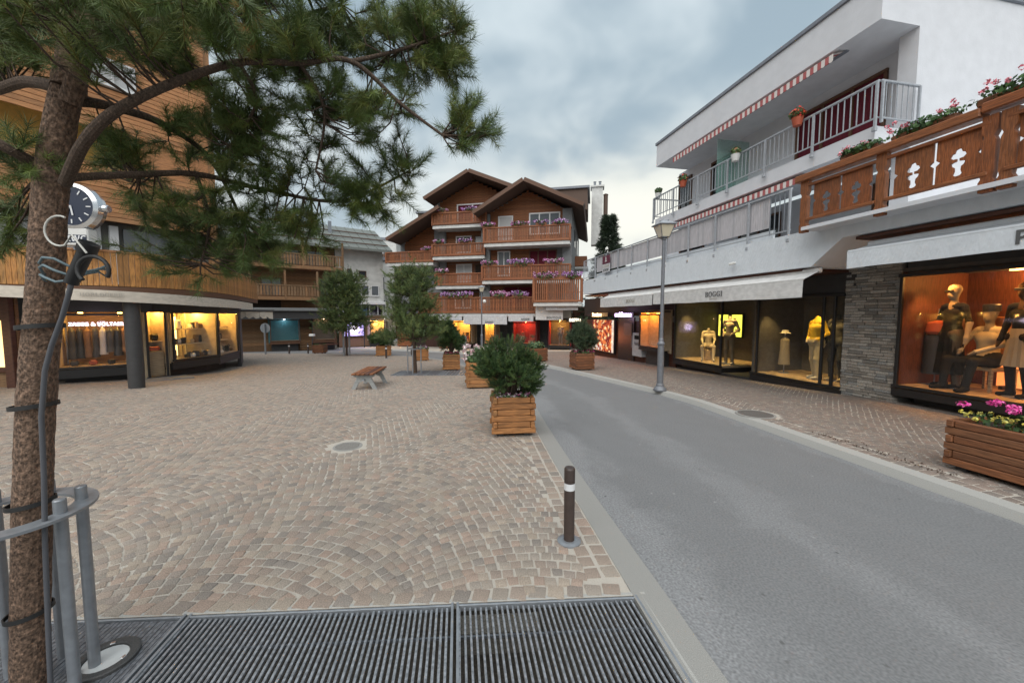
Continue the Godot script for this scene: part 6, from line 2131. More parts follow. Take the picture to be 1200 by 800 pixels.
func tufts(parent: Node3D, called: String, kind: int, list: Array, cols: Array) -> void:
	# needle shoots: list of [position, direction, size]
	var mm := MultiMesh.new()
	mm.transform_format = MultiMesh.TRANSFORM_3D
	mm.use_colors = true
	mm.mesh = shoot_mesh(kind)
	mm.instance_count = list.size()
	for i in list.size():
		var d: Vector3 = list[i][1].normalized()
		var x := d.cross(Vector3(rng.randfn(), rng.randfn(), rng.randfn())).normalized()
		var z := x.cross(d)
		var s: float = list[i][2]
		mm.set_instance_transform(i, Transform3D(Basis(x * s, d * s, z * s), list[i][0]))
		var c: Array = cols[rng.randi() % cols.size()]
		var k := rng.randf_range(0.75, 1.25)
		mm.set_instance_color(i, Color(c[0] * k, c[1] * k, c[2] * k))
	var o := MultiMeshInstance3D.new()
	o.name = called
	o.multimesh = mm
	o.material_override = M.needle
	o.set_meta("kind", "stuff")
	parent.add_child(o, true)

func shoot_mesh(kind: int) -> Mesh:
	# unit-length shoot along +y with needles that stand off forwards
	if cache.has("shoot%d" % kind):
		return cache["shoot%d" % kind]
	var r := RandomNumberGenerator.new()
	r.seed = 100 + kind
	var g := Geo.new()
	var n: int = [110, 64, 40, 80][kind]
	var ln: float = [0.52, 0.45, 0.5, 0.30][kind]
	var wd: float = [0.0085, 0.016, 0.035, 0.017][kind]
	for i in n:
		var h := r.randf_range(0.05, 1.0)
		var a := r.randf() * TAU
		var spread := r.randf_range(0.55, 1.15) * (1.0 - 0.45 * smoothstep(0.75, 1.0, h))
		var d := Vector3(cos(a) * sin(spread), cos(spread), sin(a) * sin(spread))
		var p := Vector3(cos(a) * 0.015, h, sin(a) * 0.015)
		var side := d.cross(Vector3(r.randfn(), r.randfn(), r.randfn())).normalized() * wd
		var e := p + d * ln * r.randf_range(0.7, 1.1) + Vector3(0, -0.03, 0)
		var k := r.randf_range(0.8, 1.2)
		g.col = Color(k, k, k)
		var nn := side.cross(d).normalized()
		g.tri(p - side, e, p + side, nn, nn, nn)
	g.col = Color(0.9, 0.55, 0.4)
	g.tube([Vector3.ZERO, Vector3(0, 0.96, 0)], [0.022, 0.01], 4, 0.0, null, false)
	cache["shoot%d" % kind] = g.mesh()
	return cache["shoot%d" % kind]

func mugo(t: Node3D, at: Vector3, r: Vector3, n: int, size: float, kind: int, cols: Array) -> void:
	# dwarf pine: shoots that turn up at the ends of many short limbs, in uneven lobes
	var lobes := []
	for i in 26:
		var a := i * 2.4
		var e := rng.randf_range(-0.55, 0.95)
		var q := Vector3(cos(a) * sqrt(1.0 - e * e * 0.9), e, sin(a) * sqrt(1.0 - e * e * 0.9)) * rng.randf_range(0.6, 0.82)
		lobes.append([q, rng.randf_range(0.2, 0.31)])
	lobes.append([Vector3(0.05, 0.8, 0), 0.35])
	lobes.append([Vector3(0, 0.1, 0), 0.55])
	var g := Geo.new()
	var list := []
	for L in lobes:
		var c: Vector3 = at + L[0] * r
		g.tube([at - Vector3(0, r.y * 0.9, 0), at.lerp(c, 0.5) - Vector3(0, 0.02, 0), c], [0.02, 0.014, 0.007], 5)
	for i in n:
		var L: Array = lobes[rng.randi() % lobes.size()]
		var d := Vector3(rng.randfn(), rng.randfn(), rng.randfn()).normalized()
		var p: Vector3 = at + (L[0] + d * L[1] * sqrt(rng.randf_range(0.25, 1.0))) * r
		var dir := (d * 0.9 + Vector3(0, 0.75, 0) + (p - at).normalized() * 0.5)
		list.append([p - dir.normalized() * size * 0.5, dir, size * rng.randf_range(0.75, 1.15)])
	part(t, "limbs", g.mesh(), M.bark_young)
	tufts(t, "foliage", kind, list, cols)

const PINE := [[0.042, 0.088, 0.024], [0.058, 0.112, 0.030], [0.032, 0.066, 0.021], [0.085, 0.135, 0.038]]

func street_lamp(label: String, at: Vector3, h: float) -> void:
	var t := thing("street_lamp", label, "street lamp", at, 0.12, "street lamps")
	var g := Geo.new()
	g.lathe([[0.0, 0.0], [0.135, 0.0], [0.14, 0.03], [0.12, 0.06], [0.085, 0.10], [0.08, 0.14], [0.068, 0.16], [0.066, 0.98], [0.078, 1.0], [0.078, 1.03], [0.05, 1.08], [0.055, 1.10], [0.04, 1.14], [0.034, h - 0.42], [0.05, h - 0.41], [0.05, h - 0.37], [0.0, h - 0.36]], 18)
	part(t, "post", g.mesh(), M.post_grey)
	var lan := Node3D.new()
	lan.name = "lantern"
	t.add_child(lan)
	lan.position = Vector3(0, h - 0.37, 0)
	var r0 := 0.085
	var r1 := 0.155
	for k in 4:
		var a := k * PI / 2
		var b := Basis(Vector3.UP, a)
		var p := Geo.new()
		p.quad(b * Vector3(-r0 + 0.01, 0.02, r0), b * Vector3(r0 - 0.01, 0.02, r0), b * Vector3(r1 - 0.012, 0.25, r1), b * Vector3(-r1 + 0.012, 0.25, r1), b * Vector3.BACK)
		part(lan, "pane", p.mesh(), M.lantern_glass)
		var e := Geo.new()
		e.tube([b * Vector3(r0, 0.01, r0), b * Vector3(r1, 0.26, r1)], [0.009, 0.009], 5)
		part(lan, "frame_bar", e.mesh(), M.post_grey)
	var cap := Geo.new()
	cap.lathe([[0.265, 0.255], [0.27, 0.275], [0.13, 0.33], [0.10, 0.335], [0.10, 0.365], [0.0, 0.38]], 4, Vector3.ZERO, Basis(Vector3.UP, PI / 4))
	part(lan, "cap", cap.mesh(), M.lantern_cap)
	var ft := Geo.new()
	ft.lathe([[0.05, -0.02], [0.115, 0.005], [0.115, 0.022], [0.0, 0.024]], 4, Vector3.ZERO, Basis(Vector3.UP, PI / 4))
	part(lan, "foot", ft.mesh(), M.post_grey)

func build_street() -> void:
	# log-built planters
	var grp := "timber planters on the square"
	var t := thing("timber_planter", "log-built timber planter with a dense dwarf pine at the road edge", "planter", on(0.0, -5.36), deg_to_rad(6), grp)
	var y := log_crate(t, 0.56, 0.56, 6, 0.082, M.planter_h)
	mugo(t, Vector3(-0.05, y + 0.27, 0.0), Vector3(0.52, 0.50, 0.50), 1500, 0.135, 3, PINE)
	rim_flowers(t, y - 0.03, 0.48, 0.48, 46, [[0.5, 0.4, 0.44], [0.35, 0.14, 0.28], [0.55, 0.5, 0.5], [0.3, 0.06, 0.14]])

	t = thing("timber_planter", "timber planter of white and pink flowers behind the dense dwarf pine", "planter", on(-0.74, -9.25), deg_to_rad(10), grp)
	y = log_crate(t, 0.72, 0.72, 7, 0.082, M.planter_h)
	part(t, "foliage", leaf_cloud(Vector3(0, y + 0.1, 0), Vector3(0.42, 0.26, 0.42), 700, 0.05, [[0.05, 0.10, 0.035], [0.08, 0.13, 0.05]]), M.leaf)
	var g := Geo.new()
	for i in 60:
		add_leaves(g, Vector3(rng.randf_range(-0.42, 0.42), y + rng.randf_range(0.08, 0.36), rng.randf_range(-0.42, 0.42)), Vector3.ONE * 0.05, 16, 0.03, [[0.62, 0.52, 0.52], [0.55, 0.3, 0.34], [0.68, 0.62, 0.6]], 0.5)
	part(t, "blossoms", g.mesh(), M.leaf)

	t = thing("timber_planter", "timber planter with a conical dwarf pine and dark red flowers beside the guarded tree", "planter", on(-2.1, -13.3), deg_to_rad(8), grp)
	y = log_crate(t, 0.56, 0.56, 6, 0.085, M.planter_h)
	mugo(t, Vector3(0, y + 0.42, 0), Vector3(0.46, 0.52, 0.46), 700, 0.17, 1, PINE)
	mugo(t, Vector3(-0.12, y + 0.85, 0), Vector3(0.3, 0.32, 0.3), 260, 0.17, 1, PINE)
	rim_flowers(t, y, 0.5, 0.5, 30, [[0.3, 0.03, 0.08], [0.4, 0.08, 0.16]], 0.03)

	t = thing("timber_planter", "timber planter of mauve flowers behind the guarded tree", "planter", on(-4.15, -17.4), deg_to_rad(20), grp)
	y = log_crate(t, 0.62, 0.62, 6, 0.085, M.planter_h)
	rim_flowers(t, y, 0.6, 0.6, 60, [[0.45, 0.25, 0.38], [0.3, 0.12, 0.25], [0.1, 0.14, 0.05]], 0.05)

	t = thing("timber_planter", "timber planter with a spreading dark dwarf pine at the back of the square", "planter", on(-6.95, -20.8), deg_to_rad(15), grp)
	y = log_crate(t, 0.74, 0.74, 6, 0.085, M.planter_h)
	mugo(t, Vector3(-0.1, y + 0.32, 0), Vector3(0.72, 0.46, 0.66), 700, 0.2, 1, PINE)

	t = thing("timber_planter", "empty-looking low timber planter by the far road edge", "planter", on(-11.5, -23.0), deg_to_rad(5), grp)
	y = log_crate(t, 0.62, 0.62, 6, 0.08, M.planter_dark)
	rim_flowers(t, y - 0.03, 0.5, 0.5, 14, [[0.06, 0.1, 0.03], [0.1, 0.12, 0.04]], 0.05)

	t = thing("timber_planter", "timber planter with a feathery bush and magenta flowers on the shop pavement", "planter", on(2.32, -12.75, 0.06), deg_to_rad(12), grp)
	y = log_crate(t, 0.62, 0.62, 6, 0.088, M.planter_dark)
	mugo(t, Vector3(0.0, y + 0.45, 0), Vector3(0.5, 0.58, 0.46), 600, 0.2, 1, [[0.05, 0.08, 0.04], [0.04, 0.07, 0.035], [0.07, 0.10, 0.045]])
	rim_flowers(t, y, 0.62, 0.62, 40, [[0.35, 0.03, 0.14], [0.2, 0.02, 0.06]], 0.035)

	t = thing("timber_planter", "timber planter with low green plants and a reddish side beyond the dense dwarf pine", "planter", on(1.02, -16.2, 0.06), deg_to_rad(20), grp)
	y = log_crate(t, 0.72, 0.72, 6, 0.088, M.planter_dark)
	part(t, "foliage", leaf_cloud(Vector3(0, y + 0.08, 0), Vector3(0.36, 0.2, 0.36), 300, 0.07, [[0.04, 0.08, 0.03], [0.06, 0.10, 0.035]]), M.leaf)

	t = thing("timber_planter", "timber planter with a round light-green bush beside the chalet's warm windows", "planter", on(-4.7, -27.6, 0.06), deg_to_rad(-8), grp)
	y = log_crate(t, 0.8, 0.8, 6, 0.09, M.planter_dark)
	mugo(t, Vector3(0, y + 0.5, 0), Vector3(0.65, 0.62, 0.65), 600, 0.24, 1, [[0.06, 0.10, 0.04], [0.08, 0.12, 0.05]])

	# long flower trough on the shop pavement
	t = thing("flower_trough", "long timber trough of pink, yellow and blue flowers on the shop pavement", "planter", on(4.93, -2.98, 0.06), deg_to_rad(-79), "")
	y = log_crate(t, 2.0, 0.5, 6, 0.078, M.planter_dark)
	part(t, "foliage", leaf_cloud(Vector3(0.0, y + 0.02, 0), Vector3(0.98, 0.13, 0.22), 1500, 0.03, [[0.05, 0.10, 0.03], [0.08, 0.13, 0.035], [0.04, 0.07, 0.03]]), M.leaf)
	var pk := Geo.new()
	for i in 26:
		add_leaves(pk, Vector3(rng.randf_range(-0.95, 0.95), y + rng.randf_range(0.10, 0.2), rng.randf_range(-0.2, 0.2)), Vector3(0.05, 0.03, 0.05), 44, 0.016, [[0.65, 0.05, 0.30], [0.75, 0.16, 0.42], [0.55, 0.03, 0.22]], 0.6)
	part(t, "pink_blossoms", pk.mesh(), M.leaf)
	var yl := Geo.new()
	for i in 60:
		add_leaves(yl, Vector3(rng.randf_range(-0.95, 0.95), y + rng.randf_range(0.04, 0.1), rng.randf_range(-0.05, 0.24)), Vector3.ONE * 0.02, 8, 0.014, [[0.6, 0.5, 0.08], [0.5, 0.46, 0.12]], 0.5)
	part(t, "yellow_blossoms", yl.mesh(), M.leaf)
	var bl := Geo.new()
	for i in 16:
		add_leaves(bl, Vector3(rng.randf_range(-0.6, 0.95), y + rng.randf_range(0.03, 0.1), rng.randf_range(0.02, 0.24)), Vector3.ONE * 0.04, 22, 0.014, [[0.06, 0.09, 0.3], [0.1, 0.14, 0.35]], 0.5)
	part(t, "blue_blossoms", bl.mesh(), M.leaf)

	# bollards
	var bd := thing("bollard", "dark brown bollard with a white band at the edge of the square", "bollard", on(0.415, -2.70), 0.0, "bollards")
	var bg := Geo.new()
	bg.lathe([[0.0, 0.0], [0.085, 0.0], [0.085, 0.012], [0.06, 0.02], [0.0, 0.02]], 20)
	part(bd, "base_ring", bg.mesh(), M.galv)
	var bp := Geo.new()
	bp.lathe([[0.039, 0.015], [0.039, 0.395], [0.0395, 0.396]], 20)
	part(bd, "post", bp.mesh(), M.bollard)
	var bw := Geo.new()
	bw.lathe([[0.0402, 0.395], [0.0402, 0.445]], 20)
	part(bd, "reflective_band", bw.mesh(), M.band)
	var bt := Geo.new()
	bt.lathe([[0.039, 0.445], [0.039, 0.452], [0.034, 0.455], [0.034, 0.46], [0.0395, 0.463], [0.0395, 0.545], [0.033, 0.556], [0.0, 0.56]], 20)
	part(bd, "cap", bt.mesh(), M.bollard)
	for q in [[-13.0, -22.4, "bollard beside the round sign at the far edge of the square", 1.1], [-11.95, -22.5, "bollard near the low timber planter at the far edge of the square", 1.1], [-6.1, -18.6, "bollard between the spreading dwarf pine and the guarded tree", 1.2], [-1.55, -13.6, "bollard beside the planter with the conical dwarf pine", 1.1], [-5.5, -21.0, "bollard behind the mauve flower planter at the road", 1.1]]:
		var o := copy_of(bd, on(q[0], q[1]), 0.0, q[2], "bollards")
		o.scale = Vector3.ONE * q[3]

	street_lamp("grey street lamp with a square lantern on the shop pavement before the terrace", on(3.2, -8.25, 0.06), 3.62)
	street_lamp("grey street lamp with a square lantern in front of the chalet balconies", on(-1.72, -21.9, 0.06), 3.85)
	# globe spot clipped to the second lamp
	var gl := thing("globe_lamp", "small white globe lamp on the post before the chalet balconies", "lamp", on(-1.56, -21.9, 3.02))
	var gb := Geo.new()
	gb.ball(Vector3.ZERO, Vector3.ONE * 0.1, 12)
	part(gl, "globe", gb.mesh(), mk(lin(0.7, 0.7, 0.68), 0.3))
	box(gl, "arm", Vector3(0.16, 0.02, 0.02), Vector3(-0.09, 0.06, 0), M.post_grey)

	# bench, seen from its end
	var bn := thing("bench", "backless bench with a wooden seat on pale cast legs in the open square", "bench", on(-3.45, -9.3), deg_to_rad(5))
	for k in 5:
		box(bn, "seat_slat", Vector3(0.085, 0.035, 1.3), Vector3((k - 2) * 0.1, 0.39, 0), [M.chalet_wall[2], M.chalet_wall[1], M.chalet_wall[0], M.redwood[2], M.chalet_wall[0]][k], Vector3.ZERO, 0.006)
	for z in [-0.45, 0.5]:
		var lg := Geo.new()
		lg.upright(PackedVector2Array([Vector2(-0.26, 0.37), Vector2(0.26, 0.37), Vector2(0.25, 0.34), Vector2(0.16, 0.29), Vector2(0.30, 0.0), Vector2(0.21, 0.0), Vector2(0.11, 0.19), Vector2(0.0, 0.225), Vector2(-0.11, 0.19), Vector2(-0.21, 0.0), Vector2(-0.30, 0.0), Vector2(-0.16, 0.29), Vector2(-0.25, 0.34)]), z - 0.03, z + 0.03)
		part(bn, "leg_frame", lg.mesh(), mk(lin(0.31, 0.32, 0.315), 0.7, T.soft, Vector3.ONE * 3))
	box(bn, "stretcher", Vector3(0.05, 0.05, 1.1), Vector3(0, 0.25, 0.03), M.galv)

	# traffic sign seen from behind, small signs
	var ts := thing("traffic_sign", "round traffic sign seen from behind on a grey post at the far road edge", "sign", on(-14.0, -21.8))
	var pg := Geo.new()
	pg.lathe([[0.045, 0.0], [0.045, 1.75], [0.0, 1.75]], 10)
	part(ts, "post", pg.mesh(), M.galv)
	var dg := Geo.new()
	dg.lathe([[0.0, -0.012], [0.28, -0.012], [0.28, 0.012], [0.0, 0.012]], 22, Vector3(0, 1.5, -0.06), Basis(Vector3.RIGHT, PI / 2))
	part(ts, "disc", dg.mesh(), M.galv)
	var ms := thing("path_lamp", "small white-topped marker lamp behind the low timber planter", "lamp", on(-13.3, -25.6))
	var mg := Geo.new()
	mg.lathe([[0.03, 0.0], [0.03, 1.0], [0.0, 1.0]], 8)
	part(ms, "post", mg.mesh(), M.dark)
	box(ms, "head", Vector3(0.34, 0.16, 0.2), Vector3(0, 1.06, 0), M.pot_white, Vector3.ZERO, 0.03)
	var bs := thing("blue_sign", "small blue street sign on a dark post by the far road", "sign", on(-10.9, -28.4, 0.06))
	var b2 := Geo.new()
	b2.lathe([[0.04, 0.0], [0.04, 2.9], [0.0, 2.9]], 8)
	part(bs, "post", b2.mesh(), M.dark)
	box(bs, "panel", Vector3(0.95, 0.55, 0.04), Vector3(-0.2, 2.6, 0.05), mk(lin(0.02, 0.07, 0.16), 0.5))
	var rb := thing("low_wall_bench", "low red stone bench under the violet screen", "bench", on(-12.9, -27.0, 0.06), deg_to_rad(35))
	box(rb, "seat", Vector3(1.2, 0.08, 0.4), Vector3(0, 0.34, 0), M.redwood[2], Vector3.ZERO, 0.01)
	for k in 2:
		box(rb, "leg", Vector3(0.12, 0.3, 0.36), Vector3((k - 0.5) * 0.9, 0.15, 0), M.mortar_dark)
	var bin := thing("litter_bin", "grey litter bin in front of the chalet shops", "bin", on(-3.3, -25.9, 0.06))
	var bing := Geo.new()
	bing.lathe([[0.0, 0.0], [0.22, 0.0], [0.25, 0.85], [0.26, 0.9], [0.2, 0.95], [0.0, 0.96]], 16)
	part(bin, "body", bing.mesh(), M.grey_render)
	var bl2 := Geo.new()
	bl2.lathe([[0.262, 0.6], [0.262, 0.66]], 16)
	part(bin, "band", bl2.mesh(), M.dark)

	# leaf litter in the gutter of the pavement
	var lt := Geo.new()
	for i in 120:
		var z := rng.randf_range(-5.1, -3.7)
		var x := 3.99 + (-3.55 - z) * -0.17 + 0.30 + absf(rng.randfn()) * 0.07
		add_leaves(lt, on(x, z, 0.074), Vector3(0.01, 0.002, 0.01), 1, 0.013, [[0.07, 0.045, 0.03], [0.10, 0.06, 0.04], [0.05, 0.03, 0.02]], 0.2)
	var lo := part(self, "leaf_litter", lt.mesh(), M.leaf)
	lo.set_meta("kind", "stuff")
	meta(lo, "brown leaf litter along the pavement kerb before the flower trough", "litter")

# ---------------------------------------------------------------- trees
const LIMBS := {
	"trunk": [[-2.152, -0.1, -1.6, 0.064], [-2.075, 0.651, -1.6, 0.063], [-2.005, 1.25, -1.6, 0.061], [-1.925, 1.75, -1.6, 0.059], [-1.855, 2.228, -1.6, 0.054], [-1.77, 2.542, -1.6, 0.049]],
	"stemA": [[-1.765, 2.542, -1.6, 0.055], [-1.755, 2.733, -1.62, 0.045], [-1.711, 2.989, -1.62, 0.04], [-1.649, 3.371, -1.6, 0.03], [-1.594, 3.871, -1.6, 0.02]],
	"stemB": [[-1.74, 2.482, -1.58, 0.035], [-1.64, 2.648, -1.55, 0.032], [-1.529, 2.801, -1.5, 0.026], [-1.377, 2.989, -1.45, 0.018]],
	"limb1": [[-1.785, 2.171, -1.58, 0.022], [-1.611, 2.295, -1.5, 0.021], [-1.485, 2.408, -1.5, 0.0195], [-1.313, 2.535, -1.55, 0.017], [-1.115, 2.676, -1.65, 0.0145], [-0.923, 2.735, -1.75, 0.0125], [-0.714, 2.773, -1.8, 0.011], [-0.525, 2.643, -1.9, 0.009], [-0.342, 2.525, -1.95, 0.006]],
	"limb1b": [[-0.714, 2.773, -1.8, 0.011], [-0.52, 2.889, -1.9, 0.008], [-0.273, 3.046, -2, 0.005]],
	"limb2": [[-1.814, 2.208, -1.62, 0.018], [-1.744, 2.282, -1.8, 0.016], [-1.593, 2.356, -2, 0.014], [-1.314, 2.312, -2.1, 0.011], [-0.952, 2.283, -2.2, 0.009], [-0.568, 2.445, -2.2, 0.005]],
	"limb3": [[-1.788, 2.526, -1.65, 0.024], [-1.75, 2.554, -1.75, 0.02], [-1.662, 2.553, -1.9, 0.016], [-1.562, 2.455, -2.05, 0.012], [-1.457, 2.188, -2.1, 0.007]],
	"limb4": [[-1.811, 2.551, -1.6, 0.024], [-1.999, 2.6, -1.65, 0.022], [-2.237, 2.587, -1.7, 0.018], [-2.41, 2.649, -1.7, 0.012]],
	"limb5": [[-1.886, 2.235, -1.6, 0.022], [-1.912, 2.28, -1.5, 0.02], [-2.04, 2.354, -1.45, 0.014]],
	"limb6": [[-1.644, 2.717, -1.55, 0.02], [-1.461, 2.871, -1.7, 0.016], [-1.196, 2.995, -1.9, 0.012], [-0.836, 3.165, -2, 0.008]],
	"limb7": [[-1.694, 3.004, -1.6, 0.02], [-1.163, 2.834, -1.4, 0.016], [-0.813, 2.862, -1.4, 0.01]],
	"limb8": [[-1.688, 2.878, -1.6, 0.018], [-1.82, 2.772, -1.5, 0.014], [-1.909, 2.641, -1.4, 0.01]],
	"limb9": [[-1.593, 2.356, -2, 0.01], [-1.618, 2.143, -2.1, 0.008], [-1.717, 1.924, -2.15, 0.005]],
	"limb10": [[-0.923, 2.742, -1.75, 0.009], [-0.89, 2.612, -1.9, 0.007], [-0.99, 2.373, -2, 0.005]],
	"limb11": [[-1.115, 2.676, -1.65, 0.009], [-1.148, 2.598, -1.8, 0.007], [-1.343, 2.455, -1.9, 0.005]],
}
# sprays of the crown: centre, horizontal and vertical spread, number of twigs
const SPRAYS := [[-1.921, 2.904, -1.7, 0.301, 0.15, 34], [-1.584, 2.96, -1.8, 0.319, 0.159, 36], [-1.257, 3.106, -2, 0.398, 0.186, 40], [-0.883, 3.006, -2, 0.243, 0.199, 30], [-0.547, 2.966, -2, 0.221, 0.177, 30], [-0.345, 3.04, -2.05, 0.113, 0.159, 14], [-0.222, 2.58, -2, 0.115, 0.124, 16], [-0.681, 2.663, -2, 0.199, 0.199, 26], [-1.001, 2.663, -2, 0.221, 0.186, 26], [-1.253, 2.631, -1.9, 0.189, 0.16, 22], [-1.537, 2.519, -2.05, 0.227, 0.159, 22], [-1.22, 2.409, -2.1, 0.256, 0.186, 26], [-0.901, 2.376, -2.2, 0.243, 0.146, 20], [-0.615, 2.459, -2.2, 0.136, 0.088, 10], [-1.819, 2.21, -2.1, 0.232, 0.139, 13], [-1.494, 2.145, -2.15, 0.262, 0.19, 22], [-1.166, 2.178, -2.15, 0.143, 0.095, 8], [-1.778, 1.978, -2.2, 0.219, 0.136, 12], [-1.492, 1.93, -2.2, 0.146, 0.097, 6], [-2.131, 2.752, -1.7, 0.094, 0.094, 8], [-1.963, 2.259, -1.55, 0.12, 0.069, 8], [-2.07, 1.991, -1.6, 0.071, 0.124, 9], [-1.879, 2.356, -1.9, 0.105, 0.063, 6], [-1.689, 3.066, -1.6, 0.496, 0.177, 50], [-1.12, 3.208, -1.8, 0.558, 0.159, 40], [-1.498, 2.596, -1.3, 0.173, 0.086, 10], [-1.272, 2.646, -1.35, 0.179, 0.084, 11], [-1.063, 2.706, -1.45, 0.192, 0.096, 11], [-1.737, 2.6, -1.4, 0.093, 0.093, 5], [-0.995, 2.802, -1.75, 0.194, 0.116, 24], [-1.317, 2.655, -1.6, 0.142, 0.088, 14], [-1.253, 2.476, -1.95, 0.259, 0.173, 15], [-1.599, 2.247, -2, 0.265, 0.155, 11], [-1.233, 2.098, -2.1, 0.232, 0.139, 10], [-1.923, 2.008, -2.1, 0.209, 0.139, 7], [-1.55, 1.97, -2.15, 0.238, 0.133, 10], [-0.42, 3.066, -2, 0.199, 0.133, 20], [-0.296, 2.886, -2, 0.097, 0.111, 10], [-1.81, 2.432, -1.8, 0.119, 0.048, 8], [-0.762, 2.26, -2.2, 0.195, 0.097, 14]]

func limb_points(src: Array, steps: int, base: Vector3) -> Array:
	var pts := []
	var rad := []
	for i in src.size() - 1:
		var q := []
		for k in [maxi(i - 1, 0), i, i + 1, mini(i + 2, src.size() - 1)]:
			q.append(Vector3(src[k][0], src[k][1], src[k][2]) - base)
		for k in steps:
			var f := float(k) / steps
			pts.append(q[1].cubic_interpolate(q[2], q[0], q[3], f))
			rad.append(lerpf(src[i][3], src[i + 1][3], f))
	pts.append(Vector3(src[-1][0], src[-1][1], src[-1][2]) - base)
	rad.append(src[-1][3])
	return [pts, rad]

func build_trees() -> void:
	var base := Vector3(-2.14, 0.0, -1.6)
	var t := thing("pine_tree", "young pine with rough bark overhanging the square beside the gratings", "tree", base)
	var nz := FastNoiseLite.new()
	nz.seed = 3
	nz.frequency = 0.32
	nz.fractal_octaves = 3
	nz.noise_type = FastNoiseLite.TYPE_CELLULAR
	var tk := Geo.new()
	var lp := limb_points(LIMBS["trunk"], 30, base)
	tk.tube(lp[0], lp[1], 40, 0.16, nz)
	part(t, "trunk", tk.mesh(), M.bark)
	var nodes := []
	for key in LIMBS:
		if key == "trunk":
			continue
		var q := limb_points(LIMBS[key], 10, base)
		var lg := Geo.new()
		lg.tube(q[0], q[1], 12, 0.12, nz)
		part(t, "limb", lg.mesh(), M.bark if q[1][0] > 0.025 else M.bark_young)
		for p in q[0]:
			nodes.append(p)
	var list := []
	var tw := Geo.new()
	for s in SPRAYS:
		var c := Vector3(s[0], s[1], s[2]) - base
		for i in s[5]:
			var d := Vector3(rng.randfn(), rng.randfn(), rng.randfn()).normalized() * pow(rng.randf(), 0.4)
			var p := c + Vector3(d.x * s[3], d.y * s[4], d.z * s[3] * 0.9)
			var near: Vector3 = nodes[0]
			var best := 1e9
			for q in nodes:
				var e: float = q.distance_squared_to(p)
				if e < best:
					best = e
					near = q
			# the twig starts a little way back on the limb and sags, then turns up
			var out := (p - near)
			var mid := near.lerp(p, 0.5) + Vector3(rng.randf_range(-0.03, 0.03), -0.025, rng.randf_range(-0.03, 0.03))
			tw.tube([near, mid, p], [0.0045, 0.0035, 0.002], 4, 0.0, null, false)
			var dir := (out.normalized() + Vector3(rng.randfn() * 0.35, 0.45 + rng.randfn() * 0.25, rng.randfn() * 0.35)).normalized()
			list.append([p - dir * 0.03, dir, rng.randf_range(0.10, 0.135)])
			for k in 3:
				var f := rng.randf_range(0.45, 0.98)
				var o := near.lerp(mid, f * 2.0) if f < 0.5 else mid.lerp(p, f * 2.0 - 1.0)
				var dd := (dir * 0.6 + Vector3(rng.randfn(), rng.randfn() * 0.6 + 0.3, rng.randfn()) * 0.7).normalized()
				list.append([o, dd, rng.randf_range(0.085, 0.125)])
	part(t, "twigs", tw.mesh(), M.bark_young)
	tufts(t, "needles", 0, list, [[0.092, 0.145, 0.028], [0.125, 0.170, 0.034], [0.066, 0.108, 0.024], [0.165, 0.195, 0.045], [0.092, 0.142, 0.036]])
	# one dead, ochre spray
	var dead := []
	for i in 5:
		dead.append([Vector3(-1.03, 2.77, -1.62) - base + Vector3(rng.randfn(), rng.randfn(), rng.randfn()) * 0.015, Vector3(rng.randfn(), rng.randfn(), rng.randfn()), 0.09])
	tufts(t, "dead_needles", 0, dead, [[0.36, 0.22, 0.06], [0.30, 0.18, 0.05]])

	# conduit strapped to the trunk
	var cd := thing("cable_conduit", "grey plastic conduit strapped up the pine trunk", "conduit", Vector3(-2.03, 0.0, -1.5))
	var cg := Geo.new()
	var path := [[-1.941, -0.106, -1.51], [-1.925, 0.274, -1.51], [-1.91, 0.714, -1.515], [-1.89, 1.002, -1.515], [-1.88, 1.243, -1.515], [-1.85, 1.429, -1.515], [-1.815, 1.529, -1.515], [-1.765, 1.638, -1.515], [-1.715, 1.727, -1.5], [-1.69, 1.82, -1.505]]
	var cp := []
	var cr := []
	for i in path.size():
		cp.append(Vector3(path[i][0], path[i][1], path[i][2]) - Vector3(-2.03, 0, -1.5))
		cr.append(0.0085)
	cg.tube(cp, cr, 12)
	part(cd, "pipe", cg.mesh(), M.cable)
	for k in [[0.36, -2.12, 0.066], [0.85, -2.07, 0.066], [1.27, -2.02, 0.064], [1.60, -1.965, 0.062]]:
		var sg := Geo.new()
		sg.lathe([[k[2] + 0.003, -0.009], [k[2] + 0.008, -0.009], [k[2] + 0.008, 0.009], [k[2] + 0.003, 0.009]], 28, Vector3(k[1] + 0.015, k[0], -1.595) - Vector3(-2.03, 0, -1.5), Basis(Vector3.FORWARD, -0.1))
		part(cd, "strap", sg.mesh(), M.strap)
	# spot lamp with its cables, tied to the trunk under the clock
	var sp := thing("tree_spotlight", "black spotlight with a coiled cable tied to the pine trunk", "spotlight", Vector3(-1.70, 1.83, -1.52))
	var bk := Geo.new()
	bk.lathe([[0.0, -0.09], [0.022, -0.09], [0.024, 0.04], [0.031, 0.05], [0.031, 0.085], [0.0, 0.075]], 16, Vector3(0.03, 0.02, 0.01), Basis(Vector3.FORWARD, 0.5))
	part(sp, "housing", bk.mesh(), M.black)
	var loop := []
	var lr := []
	for k in 15:
		var a := -0.6 + k * 0.33
		loop.append(Vector3(0.105 + cos(a) * 0.055, -0.01 + sin(a) * 0.05, 0.03 + k * 0.001))
		lr.append(0.0075)
	var lg2 := Geo.new()
	lg2.tube(loop, lr, 8)
	part(sp, "cable_coil", lg2.mesh(), M.strap)
	var wl := []
	var wr := []
	for k in 14:
		var a := PI * 0.35 + k * 0.30
		wl.append(Vector3(0.015 + cos(a) * 0.055, 0.13 + sin(a) * 0.055, 0.06))
		wr.append(0.0038)
	wl.append(Vector3(0.06, 0.115, 0.06))
	wr.append(0.0038)
